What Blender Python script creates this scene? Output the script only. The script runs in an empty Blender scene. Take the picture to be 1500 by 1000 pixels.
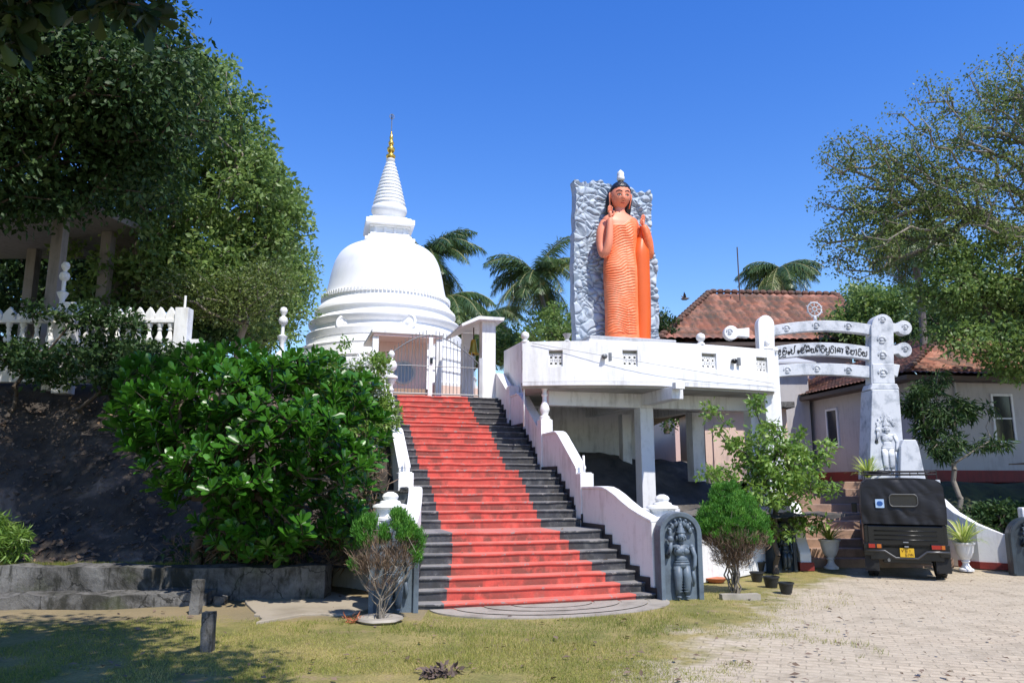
import bpy, math, random
import numpy as np
from math import sin, cos, pi, radians, sqrt, atan2
from mathutils import Vector, Matrix
S = bpy.context.scene
COL = S.collection
rad = radians
# ---------------------------------------------------------------- camera
FPX = 1125.0; PITCH = math.atan(205/FPX); EYE = 1.8
cam = bpy.data.cameras.new('camera'); camo = bpy.data.objects.new('camera', cam); COL.objects.link(camo)
cam.sensor_fit = 'HORIZONTAL'; cam.sensor_width = 36; cam.lens = FPX/1500*36
cam.clip_start = .05; cam.clip_end = 2000
camo.location = (0, 0, EYE); camo.rotation_euler = (pi/2 + PITCH, 0, 0)
S.camera = camo
# ---------------------------------------------------------------- world + sun
SUN_EL = rad(57); SUN_AZ = rad(32)          # azimuth: to the right of straight behind the camera
sd = Vector((cos(SUN_EL)*sin(SUN_AZ), -cos(SUN_EL)*cos(SUN_AZ), sin(SUN_EL)))
W = bpy.data.worlds.new("World"); S.world = W; W.use_nodes = True
nt = W.node_tree; bg = nt.nodes['Background']
sky = nt.nodes.new('ShaderNodeTexSky'); sky.sky_type = 'NISHITA'; sky.sun_disc = False
sky.sun_elevation = SUN_EL; sky.sun_rotation = math.atan2(sd.x, sd.y)
sky.altitude = 0; sky.air_density = 1.5; sky.dust_density = .2; sky.ozone_density = 6
hsv = nt.nodes.new('ShaderNodeHueSaturation'); hsv.inputs['Saturation'].default_value = 1.32; hsv.inputs['Hue'].default_value = .521; hsv.inputs['Value'].default_value = 1.42
nt.links.new(sky.outputs[0], hsv.inputs['Color']); nt.links.new(hsv.outputs[0], bg.inputs[0])
bg.inputs[1].default_value = .105
sl = bpy.data.lights.new('sun', 'SUN'); sl.energy = 4.4; sl.angle = rad(.53); sl.color = (1, .95, .87)
so = bpy.data.objects.new('sun', sl); COL.objects.link(so); so.rotation_euler = sd.to_track_quat('Z', 'Y').to_euler()
so.location = (10, -20, 30)
S.view_settings.view_transform = 'Standard'; S.view_settings.look = 'None'
S.view_settings.exposure = .45; S.view_settings.gamma = 1
S.cycles.max_bounces = 6; S.cycles.transparent_max_bounces = 8
# ---------------------------------------------------------------- measuring helpers: pixel of the photo -> place in the world
def ray(px, py):
    u = (px-750)/FPX; v = (500-py)/FPX
    return Vector((u, cos(PITCH)-v*sin(PITCH), sin(PITCH)+v*cos(PITCH)))
def G(px, py, h=0):
    r = ray(px, py); t = (h-EYE)/r.z; return r*t + Vector((0, 0, EYE))
def A(px, py, D):
    r = ray(px, py); t = D/r.y; return r*t + Vector((0, 0, EYE))
# stair frame
TH = rad(16.5); SO = Vector((.44, 11.97, 0))
def LW(x, y, z=0):
    return Vector((SO.x + x*cos(TH)-y*sin(TH), SO.y + x*sin(TH)+y*cos(TH), z))
def WL(P):
    d = P-SO; return Vector((d.x*cos(TH)+d.y*sin(TH), -d.x*sin(TH)+d.y*cos(TH), P.z))
# ---------------------------------------------------------------- mesh helpers
OFF = {}
def fast_mesh(name, V, Fl, tint=None, smooth=False, mats=None, mi=None):
    """V (N,3); Fl list of int arrays (M,k)"""
    me = bpy.data.meshes.new(name)
    V = np.asarray(V, dtype=np.float32)
    me.vertices.add(len(V)); me.vertices.foreach_set('co', V.ravel())
    loops = np.concatenate([f.ravel() for f in Fl]).astype(np.int32)
    tot = np.concatenate([np.full(len(f), f.shape[1], dtype=np.int32) for f in Fl])
    st = np.concatenate([[0], np.cumsum(tot)[:-1]]).astype(np.int32)
    me.loops.add(len(loops)); me.loops.foreach_set('vertex_index', loops)
    me.polygons.add(len(tot)); me.polygons.foreach_set('loop_start', st); me.polygons.foreach_set('loop_total', tot)
    if smooth: me.polygons.foreach_set('use_smooth', np.ones(len(tot), dtype=bool))
    if tint is not None:
        a = me.attributes.new('tint', 'FLOAT', 'POINT'); a.data.foreach_set('value', np.asarray(tint, dtype=np.float32))
    me.update(calc_edges=True); me.validate()
    return me
def link(name, me, mats, parent=None, off=None):
    o = bpy.data.objects.new(name, me); COL.objects.link(o)
    for m in (mats if isinstance(mats, (list, tuple)) else [mats]): me.materials.append(m)
    if parent is not None: o.parent = parent
    return o
def tag(o, label=None, cat=None, group=None, kind=None):
    if label: o['label'] = label
    if cat: o['category'] = cat
    if group: o['group'] = group
    if kind: o['kind'] = kind
    return o
def thing(name, label, cat, loc=(0, 0, 0), frame='W', group=None, rz=0):
    """Empty at the thing's base; loc is in the frame its meshes are authored in (W world / S stair / L its own)."""
    o = bpy.data.objects.new(name, None); COL.objects.link(o); o.empty_display_size = .3
    loc = Vector(loc)
    if frame == 'S': o.location = LW(*loc); o.rotation_euler = (0, 0, TH); OFF[o.name] = loc
    elif frame == 'W': o.location = loc; OFF[o.name] = loc
    else: o.location = loc; o.rotation_euler = (0, 0, rz); OFF[o.name] = Vector((0, 0, 0))
    return tag(o, label, cat, group)
def copy_tree(o, parent=None):
    c = o.copy(); COL.objects.link(c)
    if parent is not None: c.parent = parent
    OFF[c.name] = OFF.get(o.name, Vector())
    for ch in [k for k in COL.objects if k.parent == o]: copy_tree(ch, c)
    return c
class MB:
    def __init__(s): s.v = []; s.f = []; s.m = []; s.M = None; s.mi = 0
    def add(s, V, F):
        b = len(s.v)
        for p in V:
            p = Vector(p); s.v.append(s.M @ p if s.M else p)
        for f in F: s.f.append([b+i for i in f]); s.m.append(s.mi)
        return s
    def box(s, x0, x1, y0, y1, z0, z1, taper=0):
        t = taper
        return s.add([(x0, y0, z0), (x1, y0, z0), (x1, y1, z0), (x0, y1, z0), (x0+t, y0+t, z1), (x1-t, y0+t, z1), (x1-t, y1-t, z1), (x0+t, y1-t, z1)],
              [(0, 3, 2, 1), (4, 5, 6, 7), (0, 1, 5, 4), (1, 2, 6, 5), (2, 3, 7, 6), (3, 0, 4, 7)])
    def cbox(s, c, sx, sy, sz, taper=0):
        return s.box(c[0]-sx/2, c[0]+sx/2, c[1]-sy/2, c[1]+sy/2, c[2], c[2]+sz, taper)
    def lathe(s, prof, c=(0, 0, 0), n=16, cap=True, ph=0):
        V = []; F = []
        for r, z in prof:
            for k in range(n):
                a = 2*pi*k/n+ph; V.append((c[0]+r*cos(a), c[1]+r*sin(a), c[2]+z))
        m = len(prof)
        for i in range(m-1):
            for k in range(n): F.append((i*n+k, i*n+(k+1) % n, (i+1)*n+(k+1) % n, (i+1)*n+k))
        if cap: F.append(tuple(range(n-1, -1, -1))); F.append(tuple((m-1)*n+k for k in range(n)))
        return s.add(V, F)
    def tube(s, pts, r, n=8, cap=True, sq=1.0, up=None):
        pts = [Vector(p) for p in pts]; m = len(pts)
        R = r if isinstance(r, (list, tuple)) else [r]*m
        V = []; F = []; prev = None
        for i, p in enumerate(pts):
            d = (pts[min(i+1, m-1)]-pts[max(i-1, 0)]).normalized()
            if prev is None:
                a = Vector(up) if up else (Vector((0, 0, 1)) if abs(d.z) < .9 else Vector((1, 0, 0)))
                u = d.cross(a).normalized()
            else:
                u = (prev - d*prev.dot(d)).normalized()
            prev = u; w = d.cross(u)
            for k in range(n):
                t = 2*pi*k/n; V.append(p + u*cos(t)*R[i] + w*sin(t)*R[i]*sq)
        for i in range(m-1):
            for k in range(n): F.append((i*n+k, i*n+(k+1) % n, (i+1)*n+(k+1) % n, (i+1)*n+k))
        if cap: F.append(tuple(range(n-1, -1, -1))); F.append(tuple((m-1)*n+k for k in range(n)))
        return s.add(V, F)
    def prism(s, poly, a, b, axis='y'):
        """poly of 2d points, extruded along axis between a and b"""
        def P(p, t):
            return {'y': (p[0], t, p[1]), 'x': (t, p[0], p[1]), 'z': (p[0], p[1], t)}[axis]
        n = len(poly)
        V = [P(p, a) for p in poly]+[P(p, b) for p in poly]
        F = [tuple(range(n)), tuple(range(2*n-1, n-1, -1))]+[(i, i+n, (i+1) % n+n, (i+1) % n) for i in range(n)]
        return s.add(V, F)
    def ell(s, c, rx, ry, rz, n=12, m=8, R=None):
        V = []; F = []
        for i in range(m+1):
            t = -pi/2+pi*i/m
            for k in range(n):
                a = 2*pi*k/n; p = Vector((rx*cos(t)*cos(a), ry*cos(t)*sin(a), rz*sin(t)))
                if R: p = R @ p
                V.append(Vector(c)+p)
        for i in range(m):
            for k in range(n): F.append((i*n+k, i*n+(k+1) % n, (i+1)*n+(k+1) % n, (i+1)*n+k))
        return s.add(V, F)
    def strip(s, path, bot, top, th):
        """wall along a 2d path [(x,y)..] with per-point bottom/top, thickness th to the left of travel"""
        n = len(path); V = []
        for i, (x, y) in enumerate(path):
            a = path[max(i-1, 0)]; b = path[min(i+1, n-1)]
            d = Vector((b[0]-a[0], b[1]-a[1])).normalized(); nx, ny = -d.y*th, d.x*th
            V += [(x, y, bot[i]), (x, y, top[i]), (x+nx, y+ny, top[i]), (x+nx, y+ny, bot[i])]
        F = [(0, 1, 2, 3), tuple((n-1)*4+k for k in (3, 2, 1, 0))]
        for i in range(n-1):
            b = i*4
            for k in range(4): F.append((b+k, b+4+k, b+4+(k+1) % 4, b+(k+1) % 4))
        return s.add(V, F)
    def build(s, name, mat, parent=None, smooth=False, bev=0, sub=0, auto=None):
        off = Vector((0, 0, 0))
        if parent is not None: off = OFF.get(parent.name, off)
        me = bpy.data.meshes.new(name); me.from_pydata([tuple(p-off) for p in s.v], [], s.f)
        mats = mat if isinstance(mat, (list, tuple)) else [mat]
        o = link(name, me, mats, parent); OFF[o.name] = off
        if len(mats) > 1: me.polygons.foreach_set('material_index', s.m)
        bm = bmesh.new(); bm.from_mesh(me); bmesh.ops.recalc_face_normals(bm, faces=bm.faces); bm.to_mesh(me); bm.free()
        if smooth: me.polygons.foreach_set('use_smooth', [True]*len(me.polygons))
        if auto: me.polygons.foreach_set('use_smooth', [True]*len(me.polygons)); me.set_sharp_from_angle(angle=rad(auto))
        if bev:
            m = o.modifiers.new('b', 'BEVEL'); m.width = bev; m.segments = 2; m.limit_method = 'ANGLE'
        if sub:
            m = o.modifiers.new('s', 'SUBSURF'); m.levels = sub; m.render_levels = sub
        me.update()
        return o
import bmesh
# ---------------------------------------------------------------- numpy value noise
_rs = np.random.RandomState(7); _tab = _rs.rand(64, 64, 64).astype(np.float32)
def vnoise(P, sc=1.0):
    P = np.asarray(P, dtype=np.float64)*sc+100.0; i = np.floor(P).astype(int); f = P-i; f = f*f*(3-2*f); r = 0
    for dx in (0, 1):
        for dy in (0, 1):
            for dz in (0, 1):
                w = (f[..., 0] if dx else 1-f[..., 0])*(f[..., 1] if dy else 1-f[..., 1])*(f[..., 2] if dz else 1-f[..., 2])
                r = r + w*_tab[(i[..., 0]+dx) % 64, (i[..., 1]+dy) % 64, (i[..., 2]+dz) % 64]
    return r
def fbm(P, sc=1.0, o=4):
    r = 0; a = .5
    for k in range(o): r = r + a*(vnoise(P, sc)-.5); sc *= 2.03; a *= .5
    return r
# ---------------------------------------------------------------- materials
class NB:
    def __init__(s, name):
        s.mat = bpy.data.materials.new(name); s.mat.use_nodes = True; s.t = s.mat.node_tree; s.n = s.t.nodes
        s.b = s.n['Principled BSDF']; s.out = s.n['Material Output']
    def node(s, typ, **kw):
        nd = s.n.new(typ)
        for k, v in kw.items(): setattr(nd, k, v)
        return nd
    def put(s, inp, v):
        if hasattr(v, 'is_output') or isinstance(v, bpy.types.NodeSocket): s.t.links.new(v, inp)
        else:
            if isinstance(v, tuple) and len(v) == 3 and inp.type == 'RGBA': v = v+(1,)
            inp.default_value = v
    def pos(s, obj=False):
        if obj: return s.node('ShaderNodeTexCoord').outputs['Object']
        return s.node('ShaderNodeNewGeometry').outputs['Position']
    def xyz(s, v):
        n = s.node('ShaderNodeSeparateXYZ'); s.put(n.inputs[0], v); return n.outputs
    def comb(s, x, y, z):
        n = s.node('ShaderNodeCombineXYZ'); s.put(n.inputs[0], x); s.put(n.inputs[1], y); s.put(n.inputs[2], z); return n.outputs[0]
    def math(s, op, a, b=0.0, c=0.0):
        n = s.node('ShaderNodeMath', operation=op); s.put(n.inputs[0], a); s.put(n.inputs[1], b); s.put(n.inputs[2], c); return n.outputs[0]
    def vmul(s, v, t):
        n = s.node('ShaderNodeVectorMath', operation='MULTIPLY'); s.put(n.inputs[0], v); n.inputs[1].default_value = t; return n.outputs[0]
    def noise(s, v, sc, det=4, rough=.55, dist=0, col=False):
        n = s.node('ShaderNodeTexNoise'); s.put(n.inputs['Vector'], v); n.inputs['Scale'].default_value = sc
        n.inputs['Detail'].default_value = det; n.inputs['Roughness'].default_value = rough; n.inputs['Distortion'].default_value = dist
        return n.outputs['Color' if col else 'Fac']
    def voro(s, v, sc, feat='F1', out='Distance', rnd=1):
        n = s.node('ShaderNodeTexVoronoi', feature=feat); s.put(n.inputs['Vector'], v); n.inputs['Scale'].default_value = sc
        n.inputs['Randomness'].default_value = rnd
        return n.outputs[out]
    def ramp(s, f, stops):
        n = s.node('ShaderNodeValToRGB'); e = n.color_ramp.elements
        while len(e) < len(stops): e.new(.5)
        for q, (p, c) in zip(e, stops):
            q.position = p; q.color = (c, c, c, 1) if not isinstance(c, tuple) else c+(1,)
        s.put(n.inputs[0], f); return n.outputs[0]
    def mix(s, f, a, b, blend='MIX'):
        n = s.node('ShaderNodeMix', data_type='RGBA', blend_type=blend); s.put(n.inputs[0], f); s.put(n.inputs[6], a); s.put(n.inputs[7], b); return n.outputs[2]
    def attr(s, name='tint'):
        return s.node('ShaderNodeAttribute', attribute_name=name).outputs['Fac']
    def bump(s, h, st=.3, d=.02, nrm=None):
        n = s.node('ShaderNodeBump'); n.inputs['Strength'].default_value = st; n.inputs['Distance'].default_value = d; s.put(n.inputs['Height'], h)
        if nrm: s.put(n.inputs['Normal'], nrm)
        return n.outputs[0]
    def fin(s, col, rough=.6, nrm=None, spec=.5, metal=0):
        s.put(s.b.inputs['Base Color'], col); s.put(s.b.inputs['Roughness'], rough)
        s.b.inputs['Specular IOR Level'].default_value = spec; s.b.inputs['Metallic'].default_value = metal
        if nrm is not None: s.put(s.b.inputs['Normal'], nrm)
        return s.mat
def plaster(name, base, dirt, amt=.5, streak=True, sc=1.5, rough=.65, bumps=.25):
    """painted render with weather streaks and grime blotches"""
    m = NB(name); p = m.pos()
    n1 = m.noise(p, sc, 6, .6); st = m.noise(m.vmul(p, (6, 6, .8)), 1.5, 4, .6)
    f = m.math('MULTIPLY', n1, st) if streak else n1
    f = m.ramp(f, [(.24 if streak else .48, 0), (.46 if streak else .75, 1)])
    f = m.math('MULTIPLY', f, amt)
    f2 = m.ramp(m.noise(p, 9, 5, .7), [(.55, 0), (.8, 1)])
    c = m.mix(f, base, dirt); c = m.mix(m.math('MULTIPLY', f2, amt*.5), c, dirt)
    return m.fin(c, rough, m.bump(m.noise(p, 28, 5, .65), bumps, .01))
def simple(name, col, rough=.5, metal=0, var=.15, sc=6, spec=.5):
    m = NB(name); p = m.pos(); n = m.noise(p, sc, 5, .6)
    d = tuple(c*(1-var*2) for c in col)
    return m.fin(m.mix(n, col, d), rough, m.bump(n, .08, .01), spec, metal)
def leafmat(name, a, b, c2=None, rough=.42, trans=.3, spec=.5):
    """two leaf colours mixed by a random value each leaf carries"""
    m = NB(name); t = m.attr()
    st = [(0, a), (.75, b)] + ([(1, c2)] if c2 else [(1, b)])
    col = m.ramp(t, st)
    m.fin(col, rough, None, spec)
    tr = m.node('ShaderNodeBsdfTranslucent'); hs = m.node('ShaderNodeHueSaturation'); m.put(hs.inputs['Color'], col)
    hs.inputs['Value'].default_value = 1.6; hs.inputs['Hue'].default_value = .49
    m.t.links.new(hs.outputs[0], tr.inputs[0])
    ms = m.node('ShaderNodeMixShader'); ms.inputs[0].default_value = trans
    m.t.links.new(m.b.outputs[0], ms.inputs[1]); m.t.links.new(tr.outputs[0], ms.inputs[2]); m.t.links.new(ms.outputs[0], m.out.inputs[0])
    return m.mat
M = {}
M['white'] = plaster('white_paint', (.80, .80, .79), (.34, .32, .28), .5)
M['dome'] = plaster('dome_white', (.83, .83, .82), (.6, .59, .56), .28)
M['white2'] = plaster('aged_white_paint', (.74, .74, .74), (.22, .21, .19), .6)
M['under'] = plaster('slab_concrete', (.36, .35, .32), (.14, .13, .11), .8, False)
M['marble'] = plaster('veined_shade_dappled_white', (.56, .58, .61), (.15, .18, .22), 1.0, False, 3.2)  # grey veining, its dark mottling deepened to paint dappled tree shadow
M['house'] = plaster('house_wall', (.46, .44, .43), (.24, .21, .20), .5)
M['peach'] = plaster('peach_wall', (.72, .52, .42), (.45, .33, .27), .5)
M['pinkwall'] = plaster('pink_wall', (.74, .53, .48), (.5, .36, .32), .4)
M['redband'] = plaster('dark_red_paint', (.22, .025, .02), (.08, .02, .015), .7)
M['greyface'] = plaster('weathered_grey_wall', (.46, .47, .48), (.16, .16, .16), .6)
M['tanstep'] = plaster('worn_red_step', (.34, .22, .155), (.10, .065, .05), .9, False)
def oldconc():
    m = NB('old_concrete'); p = m.pos(); a = m.noise(p, 1.6, 7, .68, .6); b = m.noise(m.vmul(p, (5, 5, 1.2)), 1.6, 6, .7); c_ = m.noise(p, 11, 6, .75)
    c = m.ramp(a, [(.36, (.035, .034, .028)), (.50, (.13, .125, .118)), (.66, (.20, .195, .185))]); c = m.mix(m.ramp(b, [(.5, 0), (.62, .85)]), c, (.03, .03, .024)); c = m.mix(m.ramp(c_, [(.55, 0), (.68, .7)]), c, (.055, .05, .04))
    ms = m.ramp(m.noise(p, .9, 5, .6), [(.56, 0), (.68, .5)]); c = m.mix(ms, c, (.07, .085, .03))
    cr = m.ramp(m.voro(m.mix(.25, p, m.noise(p, 3, 4, .6, col=True)), 1.3, 'DISTANCE_TO_EDGE'), [(0, 1), (.012, 0)]); c = m.mix(cr, c, (.02, .02, .018))
    return m.fin(c, .9, m.bump(m.math('ADD', c_, a), .7, .03), .3)
M['concrete'] = oldconc()
M['pathm'] = plaster('sand_concrete', (.36, .31, .24), (.16, .13, .09), .6, False, 1.2)
M['moon'] = plaster('moonstone', (.34, .305, .25), (.15, .135, .105), .9, False, 2.5)
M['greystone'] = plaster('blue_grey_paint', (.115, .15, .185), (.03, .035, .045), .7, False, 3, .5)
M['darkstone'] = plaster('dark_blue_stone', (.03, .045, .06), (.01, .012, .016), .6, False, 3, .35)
M['black'] = simple('black_metal', (.008, .008, .009), .35)
M['steel'] = simple('grey_steel', (.20, .21, .22), .5, .3)
M['gold'] = simple('gold', (.75, .48, .10), .3, .85, .1)
M['brass'] = simple('brass_bell', (.55, .38, .06), .35, .8)
M['wood'] = simple('dark_wood', (.09, .06, .045), .6)
M['glassd'] = simple('dark_glass', (.02, .024, .028), .12)
M['bark'] = simple('bark', (.13, .10, .075), .9, 0, .35, 9)
M['barkpale'] = simple('pale_bark', (.30, .26, .21), .9, 0, .3, 9)
M['palmbark'] = simple('palm_bark', (.24, .21, .18), .9, 0, .3, 5)
M['twig'] = simple('dry_twig', (.15, .105, .085), .9, 0, .3, 12)
M['terracotta'] = simple('terracotta', (.5, .16, .07), .7)
M['shadewhite'] = plaster('shade_toned_white_paint', (.27, .24, .225), (.09, .08, .07), .8)  # white paint darkened so its colour carries the deep tree shade
M['rubber'] = simple('black_rubber', (.012, .012, .012), .75)
M['potblack'] = simple('black_plastic', (.018, .019, .02), .5)
M['soil'] = simple('soil', (.12, .08, .05), .95, 0, .3, 10)
M['letter'] = simple('black_lettering', (.02, .02, .02), .5)
# stairs: one paint each, worn and dirty at the foot of every riser
def steppaint(name, base, worn, dirt):
    m = NB(name); p = m.pos(True); x, y, z = m.xyz(p)
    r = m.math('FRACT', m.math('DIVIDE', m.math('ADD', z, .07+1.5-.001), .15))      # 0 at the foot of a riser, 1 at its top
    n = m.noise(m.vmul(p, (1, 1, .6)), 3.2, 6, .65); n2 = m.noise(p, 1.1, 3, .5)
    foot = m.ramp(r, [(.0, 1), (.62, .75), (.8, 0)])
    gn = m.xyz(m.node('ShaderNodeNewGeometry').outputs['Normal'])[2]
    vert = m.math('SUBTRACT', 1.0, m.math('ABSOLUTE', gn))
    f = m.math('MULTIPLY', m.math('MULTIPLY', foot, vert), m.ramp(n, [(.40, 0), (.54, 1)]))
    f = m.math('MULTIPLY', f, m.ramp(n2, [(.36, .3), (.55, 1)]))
    w = m.ramp(m.noise(p, 5, 6, .7), [(.5, 0), (.72, 1)])
    edge = m.math('MULTIPLY', m.ramp(r, [(.86, 0), (.95, 1)]), .45)
    c = m.mix(m.math('MULTIPLY', w, .5), base, worn); c = m.mix(edge, c, worn)
    up = m.math('MULTIPLY', m.ramp(gn, [(.8, 0), (.95, 1)]), .55); c = m.mix(up, c, worn)
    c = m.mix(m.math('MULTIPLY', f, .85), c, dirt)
    ch = m.math('MULTIPLY', m.ramp(m.noise(p, 7.5, 6, .7, .4), [(.585, 0), (.60, 1)]), m.math('MAXIMUM', m.ramp(r, [(.7, 0), (.8, 1)]), m.ramp(gn, [(.8, 0), (.95, .7)]))); c = m.mix(m.math('MULTIPLY', ch, .8), c, (.27, .25, .235))
    spl = m.ramp(m.noise(p, 26, 3, .6), [(.70, 0), (.74, 1)]); c = m.mix(m.math('MULTIPLY', spl, .5), c, tuple(min(1, q+.25) for q in worn))
    return m.fin(c, .62, m.bump(m.noise(p, 22, 6, .7), .35, .012))
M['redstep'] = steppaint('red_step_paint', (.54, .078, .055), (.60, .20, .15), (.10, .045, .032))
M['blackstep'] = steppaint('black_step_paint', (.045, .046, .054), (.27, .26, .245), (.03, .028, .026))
M['blackskirt'] = simple('black_skirting', (.022, .022, .028), .5)
# ground
def ground_mat():
    m = NB('ground_mix'); p = m.pos(); x, y, z = m.xyz(p)
    # paving side: to the right of a wavering line
    d = m.math('ADD', m.math('MULTIPLY', x, .93), m.math('MULTIPLY', y, -.60)); d = m.math('ADD', d, 3.55)   # >0 = paving
    n1 = m.noise(p, .55, 4, .6); n2 = m.noise(p, 3.2, 5, .7)
    dd = m.math('ADD', d, m.math('MULTIPLY', m.math('SUBTRACT', n1, .5), 3.4)); dd = m.math('ADD', dd, m.math('MULTIPLY', m.math('SUBTRACT', n2, .5), 2.2))
    pave = m.ramp(m.math('ADD', m.math('MULTIPLY', dd, .6), .5), [(.3, 0), (.75, 1)])
    # bricks
    bt = m.node('ShaderNodeTexBrick'); rot = m.node('ShaderNodeMapping'); rot.inputs['Rotation'].default_value = (0, 0, rad(20)); m.put(rot.inputs[0], m.mix(.06, p, m.noise(p, 7, 2, .5, col=True)))
    m.put(bt.inputs['Vector'], rot.outputs[0]); bt.inputs['Scale'].default_value = 1; bt.inputs['Brick Width'].default_value = .23; bt.inputs['Row Height'].default_value = .12
    bt.inputs['Mortar Size'].default_value = .012; bt.inputs['Mortar Smooth'].default_value = .6; bt.inputs['Bias'].default_value = 0
    bt.inputs['Color1'].default_value = (.52, .435, .315, 1); bt.inputs['Color2'].default_value = (.44, .365, .265, 1); bt.inputs['Mortar'].default_value = (.31, .26, .185, 1)
    big = m.noise(p, .7, 5, .6); pc = m.mix(m.ramp(big, [(.35, 0), (.7, 1)]), bt.outputs[0], (.43, .37, .275))
    pc = m.mix(m.ramp(m.noise(p, 14, 4, .8), [(.45, 0), (.75, .5)]), pc, (.22, .18, .13))
    pc = m.mix(m.ramp(m.noise(m.vmul(p, (1, 1, 1)), 1.9, 6, .75), [(.5, 0), (.66, .6)]), pc, (.24, .20, .14))
    g = m.noise(p, 1.3, 6, .65); gf = m.noise(p, 40, 3, .7)
    gc = m.mix(m.ramp(g, [(.38, 0), (.62, 1)]), (.18, .18, .05), (.36, .29, .11))
    gc = m.mix(m.ramp(gf, [(.35, 0), (.7, .7)]), gc, (.09, .075, .03))
    soil = m.ramp(m.noise(p, 2.3, 5, .7), [(.58, 0), (.68, .8)]); gc = m.mix(soil, gc, (.27, .19, .12))
    # bare earth by the left ledge
    e = m.math('ADD', m.math('MULTIPLY', m.math('SUBTRACT', y, 10.3), 1.1), m.math('MULTIPLY', m.math('SUBTRACT', n2, .5), 2)); e = m.math('MULTIPLY', m.ramp(e, [(.2, 0), (.7, 1)]), m.math('LESS_THAN', x, -1.2))
    gc = m.mix(m.math('MULTIPLY', e, .7), gc, (.24, .185, .125))
    tw = m.math('MULTIPLY', m.ramp(gf, [(.3, 0), (.7, 1)]), .3)
    c = m.mix(pave, gc, pc)
    h = m.math('ADD', m.math('MULTIPLY', bt.outputs['Fac'], -.6), m.math('MULTIPLY', gf, .5))
    return m.fin(c, .9, m.bump(h, .5, .02), .25)
M['ground'] = ground_mat()
def rock_mat():
    m = NB('rock'); p = m.pos(); n = m.noise(p, 1.1, 7, .65, .4); st = m.noise(m.vmul(p, (3, 3, .7)), 1.3, 5, .6)
    c = m.ramp(n, [(.36, (.014, .012, .010)), (.56, (.065, .05, .04)), (.72, (.28, .21, .165))]); c = m.mix(m.ramp(st, [(.45, 0), (.7, .7)]), c, (.06, .055, .05))
    return m.fin(c, .9, m.bump(m.noise(p, 6, 8, .7), .7, .08))
M['rock'] = rock_mat()  # rock colours lowered to paint in deeper shade on the left hill
def darkrock():
    m = NB('dark_rock'); p = m.pos(); n = m.noise(p, 1.1, 7, .65, .4)
    c = m.ramp(n, [(.3, (.03, .028, .026)), (.55, (.09, .08, .07)), (.75, (.20, .18, .155))])
    return m.fin(c, .9, m.bump(m.noise(p, 6, 8, .7), .7, .06))
M['darkrock'] = darkrock()
def slopegreen():
    m = NB('leafy_earth'); p = m.pos(); n = m.noise(p, 3, 7, .7)
    c = m.ramp(n, [(.35, (.03, .03, .015)), (.6, (.06, .07, .02)), (.8, (.16, .12, .07))])
    return m.fin(c, .95, m.bump(n, .8, .08))
M['earth'] = slopegreen()
def tile_mat():
    m = NB('clay_tile'); t = m.attr(); p = m.pos()
    c = m.ramp(t, [(0, (.15, .07, .045)), (.5, (.32, .125, .08)), (1, (.44, .21, .14))])
    ms = m.ramp(m.noise(m.vmul(p, (1.6, 1, .6)), 1.3, 7, .72), [(.44, 0), (.62, .9)]); c = m.mix(ms, c, (.09, .07, .055))
    return m.fin(c, .85, m.bump(m.noise(p, 14, 5, .6), .3, .02))
M['tile'] = tile_mat()
def robe_mat():
    m = NB('orange_robe'); p = m.pos(True); n = m.noise(p, 1.5, 5, .6); n2 = m.noise(p, 14, 4, .6)
    c = m.mix(m.ramp(n, [(.4, 0), (.65, 1)]), (.84, .17, .05), (.90, .27, .12)); c = m.mix(m.ramp(n2, [(.5, 0), (.8, .5)]), c, (.92, .42, .24))
    return m.fin(c, .5, m.bump(n2, .1, .01))
M['robe'] = robe_mat()
M['robeplain'] = simple('robe_fold', (.82, .13, .015), .45, 0, .12, 3)
M['skin'] = simple('statue_skin', (.88, .30, .17), .5, 0, .08, 3)
M['hairb'] = simple('black_hair', (.012, .014, .02), .4)
M['lipred'] = simple('lip_paint', (.5, .05, .03), .5)
M['eyew'] = simple('eye_white', (.8, .78, .72), .4)
def relief_mat():
    m = NB('blue_grey_relief'); p = m.pos(True); n = m.noise(p, 3, 6, .6)
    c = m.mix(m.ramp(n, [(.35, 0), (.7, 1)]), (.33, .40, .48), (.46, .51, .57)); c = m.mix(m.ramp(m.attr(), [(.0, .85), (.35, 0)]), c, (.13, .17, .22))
    return m.fin(c, .6, m.bump(m.noise(p, 18, 5, .6), .25, .02))
M['relief'] = relief_mat()
M['leaf_big'] = leafmat('broad_leaf', (.022, .09, .008), (.055, .185, .014), (.12, .30, .04), .36, .24, .5)
M['leaf_dark'] = leafmat('dark_leaf', (.015, .04, .010), (.04, .085, .022), (.10, .15, .045), .55, .2, .3)
M['leaf_mid'] = leafmat('mid_leaf', (.06, .12, .025), (.16, .25, .06), (.30, .37, .13), .48, .35)
M['leaf_olive'] = leafmat('olive_leaf', (.05, .09, .02), (.135, .185, .045), (.26, .32, .09), .5, .35)
M['leaf_shade'] = leafmat('shade_dark_leaf', (.006, .014, .004), (.014, .03, .008), (.04, .07, .015), .5, .08, .2)  # near-black leaf colour stands in for shade on the overhanging spray
M['leaf_light'] = leafmat('light_leaf', (.07, .15, .025), (.18, .30, .05), (.30, .40, .10), .42, .35)
M['leaf_cyp'] = leafmat('conifer_leaf', (.03, .13, .012), (.085, .26, .022), (.17, .36, .05), .6, .25)
M['leaf_palm'] = leafmat('palm_leaf', (.035, .075, .025), (.09, .15, .045), (.26, .27, .09), .34, .25)
M['leaf_spider'] = leafmat('striped_leaf', (.16, .26, .04), (.42, .50, .12), (.70, .72, .36), .4, .3)
M['leaf_dry'] = leafmat('dry_leaf', (.12, .08, .05), (.20, .14, .10), (.28, .18, .10), .8, .1)
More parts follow.
